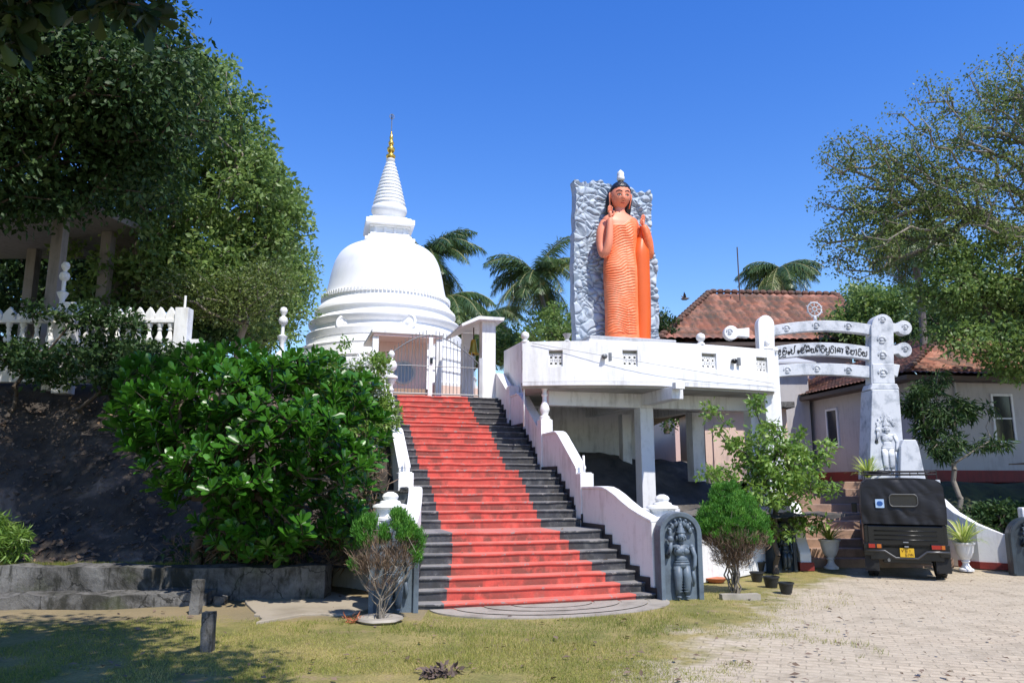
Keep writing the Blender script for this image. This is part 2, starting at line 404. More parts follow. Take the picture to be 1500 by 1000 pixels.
M['grass'] = leafmat('grass_blade', (.10, .16, .025), (.33, .32, .08), (.50, .42, .17), .7, .3, .2)
M['flower'] = simple('white_petal', (.85, .85, .82), .6)
# ---------------------------------------------------------------- foliage
def unit(v): return v/np.maximum(np.linalg.norm(v, axis=-1, keepdims=True), 1e-6)
LEAF3 = dict(
 twig=(np.array([[0, 0, 0], [.5, .035, .03], [1, 0, .0], [.5, -.035, .03]]), [[0, 1, 2], [0, 2, 3]]),
 dia=(np.array([[0, 0, 0], [.45, .27, .06], [1, 0, -.06], [.45, -.27, .06]]), [[0, 1, 2], [0, 2, 3]]),
 long=(np.array([[0, 0, 0], [.4, .11, .03], [1, 0, -.15], [.4, -.11, .03]]), [[0, 1, 2], [0, 2, 3]]),
 obo=(np.array([[0, 0, 0], [.35, .13, .03], [.72, .24, .05], [.93, .15, .0], [1, 0, -.05], [.93, -.15, .0], [.72, -.24, .05], [.35, -.13, .03], [.6, 0, -.03]]),
      [[0, 1, 8], [1, 2, 8], [2, 3, 8], [3, 4, 8], [4, 5, 8], [5, 6, 8], [6, 7, 8], [7, 0, 8]]),
)
def leaf_arrays(C, Ax, Nn, size, shape, rs, tint=None):
    """C centres, Ax long axes, Nn normals, size (N,)"""
    T, F = LEAF3[shape]; F = np.array(F); N = len(C); k = len(T)
    Ax = unit(Ax); B = unit(np.cross(Nn, Ax)); Nn = np.cross(Ax, B)
    V = C[:, None, :] + size[:, None, None]*(T[None, :, 0:1]*Ax[:, None, :] + T[None, :, 1:2]*B[:, None, :] + T[None, :, 2:3]*Nn[:, None, :])
    Fi = (F[None]+(np.arange(N)*k)[:, None, None]).reshape(-1, 3)
    t = rs.rand(N) if tint is None else tint
    return V.reshape(-1, 3), Fi, np.repeat(t, k)
def scatter_leaves(T, per, spread, size, shape, rs, up=.5, droop=0.0, flat=.7, tips=None):
    """per leaves round every target point in T"""
    T = np.asarray(T); n = len(T)*per
    C = np.repeat(T, per, axis=0); d = rs.randn(n, 3); d[:, 2] *= flat
    d = unit(d)*(rs.rand(n, 1)**.5)*spread
    C = C+d
    ax = unit(rs.randn(n, 3)*.8+d/spread*1.0+np.array([0, 0, -droop])); nn = unit(rs.randn(n, 3)*.6+np.array([0, 0, up]))
    sz = size*(.65+.7*rs.rand(n))
    tn = np.clip(np.repeat(rs.rand(len(T)), per)*.45+rs.rand(n)*.6, 0, 1)
    return leaf_arrays(C, ax, nn, sz, shape, rs, tn)
def sample_blobs(blobs, n, rs, shell=.55, mind=0.0):
    """points inside ellipsoids [(c,(rx,ry,rz))], denser toward the outside"""
    vol = np.array([b[1][0]*b[1][1]*b[1][2] for b in blobs])**.8; vol /= vol.sum(); out = []
    tries = 0
    while len(out) < n and tries < n*30:
        tries += 1
        b = blobs[rs.choice(len(blobs), p=vol)]; u = unit(rs.randn(3)); r = shell+(1-shell)*rs.rand()**.7
        p = np.array(b[0])+u*np.array(b[1])*r
        if mind and out and np.min(np.linalg.norm(np.array(out[-400:])-p, axis=1)) < mind: continue
        out.append(p)
    return np.array(out)
def skeleton(base, top, T, rs, seg=.5, wob=.06, tipr=.012, r0=None, power=.5, trunkpts=7):
    base = np.array(base, float); top = np.array(top, float)
    nodes = [base+(top-base)*k/(trunkpts-1)+(rs.randn(3)*wob*(0 < k < trunkpts-1)) for k in range(trunkpts)]; par = [-1]+list(range(trunkpts-1))
    rd = [0]
    for k in range(1, trunkpts): rd.append(rd[-1]+np.linalg.norm(nodes[k]-nodes[k-1]))
    first = max(1, trunkpts-3); tips = []
    for i in np.argsort(np.linalg.norm(T-top, axis=1)):
        t = T[i]; P = np.array(nodes[first:]); d = np.linalg.norm(P-t, axis=1)+.35*np.array(rd[first:])+np.where(P[:, 2] > t[2]+.3, .8, 0)
        j = int(np.argmin(d))+first; a = nodes[j]; L = np.linalg.norm(t-a); m = max(1, int(L/seg)); prev = j; bow = rs.randn(3)*L*.07
        for k in range(1, m+1):
            s = k/m; q = a+(t-a)*s+bow*sin(pi*s)+(rs.randn(3)*wob*.5 if k < m else 0)
            nodes.append(q); par.append(prev); rd.append(rd[prev]+L/m); prev = len(nodes)-1
        tips.append(prev)
    cnt = np.zeros(len(nodes))
    for t in tips: cnt[t] += 1
    for i in range(len(nodes)-1, 0, -1): cnt[par[i]] += cnt[i]
    R = tipr*np.maximum(cnt, 1)**power
    if r0: R = np.minimum(R, r0)*1.0; R[0] = max(R[1], r0)*1.35; R[1] = max(R[1], r0*1.05)
    return np.array(nodes), par, R
def skel_mesh(nodes, par, R, n=5):
    V = []; F = []; a = np.arange(n)*2*pi/n
    for i in range(1, len(nodes)):
        p, q = nodes[par[i]], nodes[i]; d = q-p; L = np.linalg.norm(d)
        if L < 1e-5: continue
        d /= L; u = np.cross(d, [0, 0, 1.0] if abs(d[2]) < .9 else [1.0, 0, 0]); u /= np.linalg.norm(u); w = np.cross(d, u); k = len(V)*n
        ring = np.cos(a)[:, None]*u+np.sin(a)[:, None]*w; rp = min(R[par[i]], R[i]*1.6)
        V.append(p-d*rp*.2+ring*rp); V.append(q+ring*R[i])
        F.append(np.array([[k+j, k+(j+1) % n, k+n+(j+1) % n, k+n+j] for j in range(n)]))
    return np.concatenate(V), np.concatenate(F)
def tree(name, label, cat, base, top, blobs, nt=200, per=60, spread=.6, leaf=.12, shape='dia', mat='leaf_mid', bark='bark', seed=1, r0=.2, group=None, seg=.6, shell=.5, tipr=.012, droop=0., up=.5, wob=.06, power=.5, parts=('trunk', 'crown'), mind=0, nside=6, extra=None):
    rs = np.random.RandomState(seed); base = Vector(base)
    t = thing(name, label, cat, base, 'W', group); T = sample_blobs(blobs, nt, rs, shell, mind)
    nodes, par, R = skeleton(base, top, T, rs, seg, wob, tipr, r0, power)
    V, F = skel_mesh(nodes, par, R, nside); o = np.array(base)
    link(parts[0], fast_mesh(parts[0], V-o, [F], smooth=True), M[bark], t)
    V, F, tn = scatter_leaves(T, per, spread, leaf, shape, rs, up, droop)
    link(parts[1], fast_mesh(parts[1], V-o, [F], tn), M[mat], t)
    return t
# ================================================================ THE SETTING
def grid_mesh(xs, ys, zf):
    X, Y = np.meshgrid(xs, ys); Z = zf(X, Y); V = np.stack([X, Y, Z], -1).reshape(-1, 3); nx, ny = len(xs), len(ys)
    i = np.arange(ny-1)[:, None]*nx+np.arange(nx-1)[None]; F = np.stack([i, i+1, i+nx+1, i+nx], -1).reshape(-1, 4)
    return V, F
def P3(X, Y, z=0): return np.stack([X, Y, np.zeros_like(X)+z], -1)
xs = np.concatenate([[-400, -150, -60, -25], np.arange(-14, 14.01, .12), [25, 60, 150, 400]]); ys = np.concatenate([[-300, -80, -20, -4], np.arange(0, 22, .12), [30, 60, 150, 500, 900]])
V, F = grid_mesh(xs, ys, lambda X, Y: fbm(P3(X, Y), .5, 4)*.09*(np.abs(X) < 14)*(Y > 0)*(Y < 17)-.008)
tag(link('ground', fast_mesh('ground', V, [F], smooth=True), M['ground']), kind='structure')
# left hill: from the retaining wall up to the temple terrace
def sstep(t): t = np.clip(t, 0, 1); return t*t*(3-2*t)
def hillz(X, Y):
    P = P3(X, Y)
    b = .44+sstep((Y-12.9)/3.9)*3.5
    b = b+fbm(P, .55, 5)*1.3*sstep((Y-12.7)/1.2)*(1-sstep((Y-16)/1.2))+fbm(P, 2.2, 4)*.25*(1-sstep((Y-16)/1.0))*sstep((Y-12.7)/.8)
    return np.minimum(b, 3.97)
V, F = grid_mesh(np.arange(-26, -1.7, .14), np.arange(12.75, 19.6, .14), hillz)
lx = WL(Vector((0, 0, 0)))
loc = np.stack([(V[:, 0]-SO.x)*cos(TH)+(V[:, 1]-SO.y)*sin(TH)], -1)[:, 0]
F = F[(loc[F].max(1) < -1.72)]
tag(link('hill', fast_mesh('hill', V, [F], smooth=True), M['rock']), kind='structure')
# terrace the shrine stands on, and the ground behind everything
mb = MB()
mb.add([LW(-1.9, 8.3, 3.975), LW(1.9, 8.3, 3.975), LW(7.6, 8.3, 3.975), (6.5, 60, 3.975), (-60, 60, 3.975), (-60, 17.6, 3.975), (-5.5, 17.6, 3.975)], [(0, 1, 2, 3, 4, 5, 6)])
tag(mb.build('terrace', M['pathm']), kind='structure')
mb = MB(); mb.add([(6.3, 20.45, 1.79), (60, 20.45, 1.79), (60, 90, 1.79), (6.3, 90, 1.79)], [(0, 1, 2, 3)])
tag(mb.build('upper_yard', M['pathm']), kind='structure')
V, F = grid_mesh(np.arange(9.9, 40, .25), np.arange(17.2, 20.6, .2), lambda X, Y: .55+1.2*sstep((Y-17.2)/3.2)+fbm(P3(X, Y), 1.2, 4)*.25)
tag(link('garden_slope', fast_mesh('garden_slope', V, [F], smooth=True), M['earth']), kind='structure')
V, F = grid_mesh(np.linspace(-160, 160, 60), np.linspace(62, 200, 30), lambda X, Y: -1+8*sstep((Y-62)/40)+fbm(P3(X, Y), .03, 4)*6)
tag(link('far_slope', fast_mesh('far_slope', V, [F], smooth=True), M['earth']), kind='structure')
# bank of rock under the platform
def bankz(X, Y):
    b = 1.08+sstep((Y-4.6)/3.6)*1.75-.10*(X-2)*sstep((Y-4)/3)
    return b+fbm(P3(X, Y), .9, 5)*.55
V, F = grid_mesh(np.arange(1.75, 7.6, .12), np.arange(1.9, 9.0, .12), bankz)
Wd = np.array([LW(*v) for v in V]); tag(link('rock_bank', fast_mesh('rock_bank', Wd, [F], smooth=True), M['darkrock']), kind='structure')
# concrete path at the left of the stairs
mb = MB(); pts = [G(352, 872), G(470, 868), G(548, 880), G(545, 893), G(520, 900), G(440, 902), G(378, 913), G(372, 900)]
pts2 = []
for i in range(len(pts)):
    a, b = pts[i], pts[(i+1) % len(pts)]
    for k in range(6):
        q = a.lerp(b, k/6); n_ = float(fbm(np.array([[q.x, q.y, 0]]), 3, 3)[0])*.25; pts2.append((q.x+n_, q.y+n_))
mb.prism(pts2, -.06, .028, 'z'); tag(mb.build('path', M['pathm'], bev=.01), kind='structure')

# ================================================================ STAIRCASE
def y_of(n): return n*.23+.75*((n > 6)+(n > 13)+(n > 20))
def fl(y): return max(0, (1.45-y)/1.45)**1.4 if y < 1.45 else 0
def hw(y): return 1.58+.33*fl(y)
ZT = lambda n: .08+.15*n
st = thing('staircase', 'long outdoor staircase painted red up the middle with black edges', 'staircase', (0, 0, 0), 'S')
mb = MB(); rnd = random.Random(3)
N = 27
for n in range(N):
    y0 = y_of(n); y1 = y_of(n+1) if n < N-1 else y0+.5; z0 = ZT(n-1) if n else -.1; z1 = ZT(n); f = fl(y0)
    xL, xR = -hw(y0)-.03, hw(y0)+.03; cl, cr = -1.08-.40*f, .77+.77*f
    segs = [(xL, cl, 1), (cl, cr, 0), (cr, xR, 1)]
    jz = [rnd.uniform(-.006, .006) for _ in range(9)]
    def bow(x): return -.10*(1-(x/1.7)**2)*(1 if n < 22 else .4)
    for a, b, mi in segs:
        mb.mi = mi; K = 6 if mi == 0 else 3
        for k in range(K):
            xa, xb = a+(b-a)*k/K, a+(b-a)*(k+1)/K
            ya, yb = y0+bow(xa), y0+bow(xb)
            za = z1+.006*sin(xa*5+n*2.1)+.004*sin(xa*13+n); zb = z1+.006*sin(xb*5+n*2.1)+.004*sin(xb*13+n)
            ye = y1+.05
            mb.add([(xa, ya+.022, z0-.02), (xb, yb+.022, z0-.02), (xb, yb+.022, zb-.034), (xa, ya+.022, za-.034), (xa, ya, za-.03), (xb, yb, zb-.03), (xb, yb, zb-.006), (xa, ya, za-.006), (xb, yb+.008, zb), (xa, ya+.008, za), (xb, ye, z1), (xa, ye, z1)],
                   [(0, 1, 2, 3), (3, 2, 5, 4), (4, 5, 6, 7), (7, 6, 8, 9), (9, 8, 10, 11)])
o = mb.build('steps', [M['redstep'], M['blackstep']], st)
# moonstone
ms = thing('moonstone', 'worn half-round grey stone slab on the ground at the foot of the stairs', 'stone slab', (0, -.1, 0), 'S')
mb = MB()
for r0, r1, z in ((0, .62, .022), (.62, .66, .012), (.66, 1.05, .020), (1.05, 1.09, .010), (1.09, 1.5, .016), (1.5, 1.54, .006), (1.54, 1.85, .010)):
    V = []; F = []; n = 40
    for k in range(n+1):
        a = -pi*k/n
        for r in (r0, r1): V.append((.15+r*1.0*cos(a), -.05+r*.62*sin(a), z))
    for k in range(n): F.append((2*k, 2*k+1, 2*k+3, 2*k+2))
    mb.add(V, F)
mb.add([(.15+1.85*cos(-pi*k/40), -.05+1.147*sin(-pi*k/40), z) for z in (-.05, .010) for k in range(41)], [(k, k+1, k+42, k+41) for k in range(40)])
mb.build('slab', M['moon'], ms)

# ================================================================ BALUSTRADES
def urn_prof(s=1.0):
    return [(r*s, z*s) for r, z in [(.12, 0), (.12, .05), (.085, .07), (.075, .10), (.10, .16), (.115, .22), (.095, .30), (.055, .40), (.05, .50), (.075, .53), (.075, .56), (.05, .58), (.055, .64), (.10, .72), (.115, .74), (.115, .78), (.13, .79), (.13, .88)]]
def balustrade(sgn, label):
    t = thing('balustrade', label, 'balustrade', (1.6*sgn, 2.5, 0), 'S')
    X = lambda x: sgn*x
    def wall(ys, top, inner=None, bot=None):
        mb = MB(); inner = inner or [hw(y)+.02 for y in ys]; n = len(ys)
        bot = bot or [0]*n; V = []
        for y, z, x, b in zip(ys, top, inner, bot): V += [(X(x), y, b), (X(x), y, z), (X(x+.20), y, z), (X(x+.20), y, b)]
        F = [(0, 1, 2, 3), tuple((n-1)*4+k for k in (3, 2, 1, 0))]
        for i in range(n-1):
            for k in range(4): F.append((i*4+k, i*4+4+k, i*4+4+(k+1) % 4, i*4+(k+1) % 4))
        mb.add(V, F); mb.build('wall', M['white'], t, bev=.012)
        mb = MB(); V = []                      # coping, a little wider than the wall
        for y, z, x in zip(ys, top, inner): V += [(X(x-.012), y, z+.002), (X(x-.012), y, z+.05), (X(x+.212), y, z+.05), (X(x+.212), y, z+.002)]
        mb.add(V, F); mb.build('coping', M['white'], t, bev=.01)
    wall([8.85, 8.35, 7.4], [4.68, 4.6, 4.04])
    wall([7.1, 6.55, 6.38, 6.2, 5.0, 4.92], [3.87, 3.88, 3.84, 3.76, 2.98, 2.93])
    wall([4.62, 3.85, 3.72, 3.6, 2.7, 2.63], [2.78, 2.79, 2.76, 2.70, 2.08, 2.03])
    ys = [2.34, 1.6, 1.35, 1.2, 1.0, .8, .6, .4, .2, .1]; tz = [1.66, 1.67, 1.66, 1.62, 1.54, 1.43, 1.33, 1.25, 1.18, 1.15]
    if sgn > 0: wall(ys, tz, [hw(y)+.02 for y in ys])
    else: wall(ys, tz, [hw(y)+.02 for y in ys])
    for k, (y, z0, z1) in enumerate([(7.25, 3.0, 4.17), (4.77, 1.9, 3.14), (2.48, .8, 1.95)]):
        mb = MB(); mb.box(*sorted((X(1.575), X(1.845))), y-.14, y+.14, z0, z1); mb.box(*sorted((X(1.60), X(1.82))), y-.115, y+.115, z1, z1+.02)
        mb.build('post', M['white'], t, bev=.012)
        if k == 1:
            if sgn > 0: mb = MB().lathe(urn_prof(.98), (X(1.71), y, z1+.02), 12)
            else: mb = MB().lathe(urn_prof(.98)[:-2]+[(.15, .78), (.15, .82), (.05, .86), (.05, .92), (.11, .98), (.13, 1.05), (.10, 1.13), (.04, 1.18), (.035, 1.22), (.07, 1.27), (.07, 1.31), (.03, 1.37)], (X(1.71), y, z1+.02), 12)
            mb.build('finial', M['white'], t, auto=40)
        if k == 2: MB().tube([(X(1.71), y, z1), (X(1.70), y, z1+.34)], .022, 8).build('pipe', M['white'], t, smooth=True)
    # black painted skirting stepping up beside the treads
    mb = MB()
    for n in range(N-1):
        y0, y1 = y_of(n)-.07, y_of(n+1)-.07; x0, x1 = hw(y0)+.016, hw(y1)+.016
        z = ZT(n); 
        mb.add([(X(x0), y0, z-.3), (X(x1), y1, z-.3), (X(x1), y1, z+.08), (X(x0), y0, z+.08), (X(x0-.02), y0, z-.3), (X(x1-.02), y1, z-.3), (X(x1-.02), y1, z+.08), (X(x0-.02), y0, z+.08)],
               [(4, 5, 6, 7), (7, 6, 2, 3), (0, 4, 7, 3), (1, 2, 6, 5)])
    mb.build('skirting', M['blackskirt'], t)
    return t
bR = balustrade(1, 'white stair wall with posts on the right side of the red striped stairs')
bL = balustrade(-1, 'white stair wall with posts on the left of the red stairs, half hidden')
# outer wing wall at the left foot of the stairs
ww = thing('wing_wall', 'grey shaded wing wall sloping down to the left of the stair foot', 'wall', (-2.6, 1.6, 0), 'S')
WP0, WP1 = Vector((-1.83, 1.35)), Vector((-2.95, 3.1)); wd_ = (WP1-WP0).normalized(); wn_ = Vector((wd_.y, -wd_.x))
def hitwall(px, py):                     # where the ray through a photo pixel meets the wall's plane
    r = ray(px, py); rl = Vector((r.x*cos(TH)+r.y*sin(TH), -r.x*sin(TH)+r.y*cos(TH))); c_ = WL(Vector((0, 0, 0))).xy
    t = (WP0-c_).dot(wn_)/rl.dot(wn_); p = c_+rl*t; return p, EYE+r.z*t
tops = []
for q in ((560, 690), (548, 705), (535, 726), (518, 760), (500, 795), (490, 822), (487, 845)):
    p, z = hitwall(*q); tops.append(((p.x, p.y), max(.05, z)))
pth = [tuple(WP0)]+[p for p, z in tops if (Vector(p)-WP0).dot(wd_) > .1]; zt_ = [1.62]+[min(1.62, z) for p, z in tops if (Vector(p)-WP0).dot(wd_) > .1]
mb = MB(); mb.strip(pth, [0]*len(pth), zt_, -.16); mb.build('wall', M['greyface'], ww, bev=.01)
mb = MB(); mb.strip([(p[0]-.02, p[1]-.01) for p in pth], [z+.002 for z in zt_], [z+.03 for z in zt_], -.20); mb.build('coping', M['concrete'], ww)

# ================================================================ GUARDSTONES
def figure(mb, c=(0, 0), s=1.0):
    """standing guardian in half relief, facing -y, plane y=0; unit height about 1"""
    E = lambda x, z, rx, ry, rz, y=-.02: mb.ell((c[0]+x*s, y*s, c[1]+z*s), rx*s, ry*s, rz*s, 10, 6)
    def lim(p, r):
        mb.tube([(c[0]+a*s, b*s, c[1]+d*s) for a, b, d in p], [q*s for q in r], 8)
    # robe-ringed legs
    for sx, ox in ((-1, -.012), (1, .012)):
        lim([(sx*.055, -.03, .40), (sx*.062, -.05, .26), (sx*.05+ox, -.045, .12), (sx*.05+ox, -.035, .03)], [.062, .060, .045, .034])
        for k in range(9):
            z = .36-k*.035; E(sx*.058+(0 if k < 4 else sx*-.006), z, .066-.002*k, .055, .010, -.032)
        E(sx*.062, .012, .035, .06, .016, -.05)
    E(0, .42, .115, .07, .06, -.03); E(0, .50, .085, .06, .07, -.03); E(0, .435, .12, .078, .016, -.03); E(0, .465, .11, .07, .012, -.03)
    E(0, .60, .115, .07, .085, -.03); E(0, .655, .14, .055, .04, -.02)
    for sx in (-1, 1): E(sx*.05, .60, .05, .03, .045, -.08); E(sx*.15, .655, .04, .04, .035, -.02)
    for k in range(5): a = pi*(k+.5)/5; E(-.08*cos(a), .66-.06*sin(a), .018, .018, .018, -.085)
    lim([(-.15, -.03, .65), (-.20, -.04, .53), (-.17, -.08, .62), (-.16, -.08, .72)], [.035, .032, .028, .022])   # raised arm holds a pot
    E(-.16, .76, .045, .04, .05, -.07); E(-.16, .83, .022, .02, .04, -.07)
    lim([(.15, -.03, .65), (.19, -.03, .53), (.17, -.07, .42), (.14, -.07, .36)], [.035, .032, .026, .02]); lim([(.14, -.06, .36), (.16, -.05, .24), (.15, -.04, .14)], [.018, .028, .012])
    lim([(0, -.03, .68), (0, -.04, .75)], [.035, .032]); E(0, .785, .058, .06, .068, -.05)
    E(0, .775, .010, .02, .016, -.11); E(0, .752, .02, .012, .006, -.10)
    for sx in (-1, 1): E(sx*.022, .795, .011, .012, .006, -.103); E(sx*.062, .77, .014, .02, .035, -.04)
    mb.lathe([(.066, .83), (.07, .85), (.05, .87), (.052, .89), (.034, .91), (.034, .93), (.012, .97)], (c[0], -.03*s, c[1]), 10) if s == 1 else mb.lathe([(r*s, z*s) for r, z in [(.066, .83), (.07, .85), (.05, .87), (.052, .89), (.034, .91), (.034, .93), (.012, .97)]], (c[0], -.03*s, c[1]), 10)
    for k in range(7):                        # cobra hoods fanned round the head
        a = pi*(.08+.84*k/6); E(.15*cos(a), .83+.14*sin(a), .036, .025, .045, -.02); E(.175*cos(a), .85+.165*sin(a), .017, .03, .02, -.03)
def guardstone(loc, rz, mat, label, w=.66, h=1.33, dth=.24):
    t = thing('guardstone', label, 'guardstone', loc, 'L', 'carved guardstones at the feet of the stairs', rz)
    r = w/2
    arc = lambda rr, n=16: [(rr*cos(pi*k/n), h-r+rr*sin(pi*k/n)) for k in range(n+1)]
    mb = MB(); mb.prism([(-r, -.05), (r, -.05)]+arc(r), 0.02, dth, 'y'); mb.build('slab', mat, t, bev=.015)
    mb = MB(); oo = [(r, 0)]+arc(r)+[(-r, 0)]; ii = [(r-.075, 0)]+arc(r-.075)+[(-r+.075, 0)]; n = len(oo)
    V = []
    for (ax, az), (bx, bz) in zip(oo, ii): V += [(ax, .02, az), (ax, -.05, az), (bx, -.035, bz), (bx, .02, bz)]
    F = []
    for i in range(n-1):
        for k in range(4): F.append((i*4+k, i*4+4+k, i*4+4+(k+1) % 4, i*4+(k+1) % 4))
    mb.add(V, F); mb.build('rim', mat, t, bev=.01)
    mb = MB(); figure(mb, (0, .04), 1.16*h/1.33); mb.build('guardian_relief', mat, t, smooth=True)
    return t
g1 = guardstone(LW(2.23, -.2), TH-.12, M['greystone'], 'blue-grey carved guardstone standing to the right of the red striped stairs', .69, 1.33)
g2 = guardstone(LW(-2.23, -.15), TH-.12, M['greystone'], 'blue-grey carved guardstone left of the red striped stairs, behind the half-dead bush', .69, 1.28)
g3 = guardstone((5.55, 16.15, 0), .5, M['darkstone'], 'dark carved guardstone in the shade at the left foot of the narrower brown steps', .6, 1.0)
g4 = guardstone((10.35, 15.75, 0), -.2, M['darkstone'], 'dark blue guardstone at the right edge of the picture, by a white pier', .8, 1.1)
# white lotus-capped piers behind the guardstones
def cap_pier(loc, h, label, name='capped_pier', w=.2):
    t = thing(name, label, 'pier', loc, 'L', 'white lotus-capped piers', TH)
    MB().box(-w, w, -w, w, 0, h-.33).build('shaft', M['white2'], t, bev=.01)
    mb = MB(); mb.lathe([(w*1.0, h-.33), (w*1.35, h-.32), (w*1.35, h-.28), (w*1.05, h-.27), (w*1.05, h-.16), (w*1.35, h-.13), (w*1.28, h-.10), (w*.8, h-.08), (w*.75, h-.05), (w*.5, h-.03), (w*.62, h+.02), (w*.5, h+.06), (w*.2, h+.09)], (0, 0, 0), 12, True, .2)
    mb.build('lotus_cap', M['white'], t, auto=35)
    return t
p1 = LW(-2.24, .38); cap_pier(p1, 1.56, 'white lotus-capped pier behind the left guardstone of the red striped stairs')
p2 = LW(2.28, .45); cap_pier(p2, 1.50, 'white lotus-capped pier behind the right guardstone of the red striped stairs')
# low white garden wall from the right pier toward the brown steps
gw = thing('garden_wall', 'low stained white garden wall behind the round green bush', 'wall', (3.4, 14.2, 0))
mb = MB(); pth = [(2.70, 13.55), (3.4, 14.35), (4.3, 15.2), (5.25, 16.3)]; mb.strip(pth, [0]*4, [1.05, 1.03, 1.0, .97], .2); mb.build('wall', M['white2'], gw, bev=.015)
mb = MB(); mb.strip([(p[0]+.03, p[1]-.03) for p in pth], [1.052, 1.032, 1.002, .972], [1.11, 1.09, 1.06, 1.03], .26); mb.build('coping', M['white2'], gw, bev=.01)
pr_ = thing('planter_ring', 'round concrete planter ring on the low wall beside the platform column', 'planter', tuple(A(958, 752, 15.2)))
c = A(958, 756, 15.2); mb = MB()
mb.lathe([(.46, -.16), (.50, .12), (.50, .14), (.43, .14), (.42, .02), (.0, .02)], tuple(c), 20, False); mb.build('ring', M['white2'], pr_, auto=40)
# ================================================================ PLATFORM (stair frame)
pf = thing('viewing_platform', 'white raised platform with pierced parapet on concrete columns beside the stairs', 'platform', (4.2, 5.2, 1.1), 'S')
ZF = 3.98; ZP = 4.86
def px_on(px, py):  # find arc point
    return None
C0 = (1.19, 4.75); CR = (7.25, 4.1)
def arc(t):
    x = C0[0]+(CR[0]-C0[0])*t; y = C0[1]+(CR[1]-C0[1])*t; return (x, y-.62*sin(pi*t)**.9*(1-.25*t))
T_ = [k/28 for k in range(29)]; AR = [arc(t) for t in T_]
# parapet as a wall with square openings for the pierced blocks
GR = [(.088, .135), (.345, .40), (.655, .718), (.905, .958)]        # openings along the arc, as t ranges
def seg_path(t0, t1, n=8): return [arc(t0+(t1-t0)*k/n) for k in range(n+1)]
mb = MB(); prev = 0
zb, z1, z2, zt = ZF-.02, 4.30, 4.66, ZP
for a, b in GR+[(1, 1)]:
    p = seg_path(prev, a); mb.strip(p, [zb]*len(p), [zt]*len(p), .14)
    if b < 1:
        p = seg_path(a, b, 3); mb.strip(p, [zb]*4, [z1]*4, .14); mb.strip(p, [z2]*4, [zt]*4, .14)
    prev = b
mb.build('parapet', M['white'], pf, bev=.006)
for a, b in GR:                                                      # pierced blocks set back in their openings
    p0, p1 = Vector(arc(a)+(0,)), Vector(arc(b)+(0,)); d = (p1-p0); w = d.length; d.normalize(); nrm = Vector((-d.y, d.x, 0))
    F4 = Matrix((( d.x, nrm.x, 0, p0.x+nrm.x*.05), (d.y, nrm.y, 0, p0.y+nrm.y*.05), (0, 0, 1, z1), (0, 0, 0, 1)))
    mb = MB(); mb.M = F4; h = z2-z1-.085; 
    nx, ny = 3, 2; sx, sz = w/nx, h/ny; q = .020
    for i in range(nx+1): mb.box(i*sx-q/2+(q/2 if i == 0 else 0)-(q/2 if i == nx else 0), i*sx+q/2+(q/2 if i == 0 else 0)-(q/2 if i == nx else 0), 0, .05, 0, h)
    for j in range(ny+1): mb.box(0.001, w-.001, .002, .048, j*sz-q/2+(q/2 if j == 0 else 0), j*sz+q/2+(q/2 if j == 0 else 0))
    for i in range(nx):
        for j in range(ny):
            cx, cz = (i+.5)*sx, (j+.5)*sz
            mb.lathe([(.036, 0), (.036, .04)], (0, 0, 0), 8, True) if False else None
            n = 10
            V = [(cx+r*cos(2*pi*k/n), y, cz+r*sin(2*pi*k/n)*.95) for y in (.005, .045) for r in (.056, .030) for k in range(n)]
            F = []
            for k in range(n):
                k2 = (k+1) % n; F += [(k, k2, n+k2, n+k), (2*n+k, 3*n+k, 3*n+k2, 2*n+k2), (k, 2*n+k, 2*n+k2, k2), (n+k, n+k2, 3*n+k2, 3*n+k)]
            mb.add(V, F)
    mb.build('pierced_block', M['white'], pf)
    mb = MB(); mb.M = F4; mb.box(0, w, .07, .085, 0, z2-z1); mb.build('block_backing', M['under'], pf)
# floor slab
fp = AR+[(7.3, 8.8), (1.95, 8.8), (1.9, 6.8)]
mb = MB(); inn = [(x, y+.10) for x, y in AR]+[(7.3, 8.8), (1.95, 8.8), (1.9, 6.8)]
mb.prism(inn, ZF-.03, ZF-.15, 'z'); mb.build('floor_slab', M['under'], pf)
mb = MB(); p = [(x, y) for x, y in AR]; mb.strip(p, [ZF-.10]*len(p), [ZF-.022]*len(p), .25); mb.build('slab_edge', M['white2'], pf)
# side wall back along the stairs to the bell tower
mb = MB(); sp = [(1.19, 4.75), (1.5, 5.75), (1.86, 6.8), (1.9, 8.75)]
def side_z(x, y):
    for z in np.arange(4.5, 6, .01):
        w_ = LW(x, y); q = w_-Vector((0, 0, EYE)); q.z = z-EYE; zz = q.y*cos(PITCH)+q.z*sin(PITCH); vx = 750+FPX*q.x/zz; vy = 500-FPX*(q.z*cos(PITCH)-q.y*sin(PITCH))/zz
        if vy < 500+20*(765-vx)/37: return float(z)
    return 5.0
sz_ = [ZP]+[max(ZP, min(5.35, side_z(*q))) for q in sp[1:]]
mb.strip([sp[0], (1.23, 4.88)], [ZF-.02]*2, [sz_[0]]*2, -.14); mb.strip([(1.23, 4.88), sp[1]], [ZF-.02]*2, [sz_[0]+.01, sz_[1]], -.14)
mb.strip([sp[1], sp[2]], [ZF-.02]*2, sz_[1:3], -.14); mb.strip([sp[2], sp[3]], [ZF-.02]*2, sz_[2:4], -.14)
mb.build('side_wall', M['white'], pf)
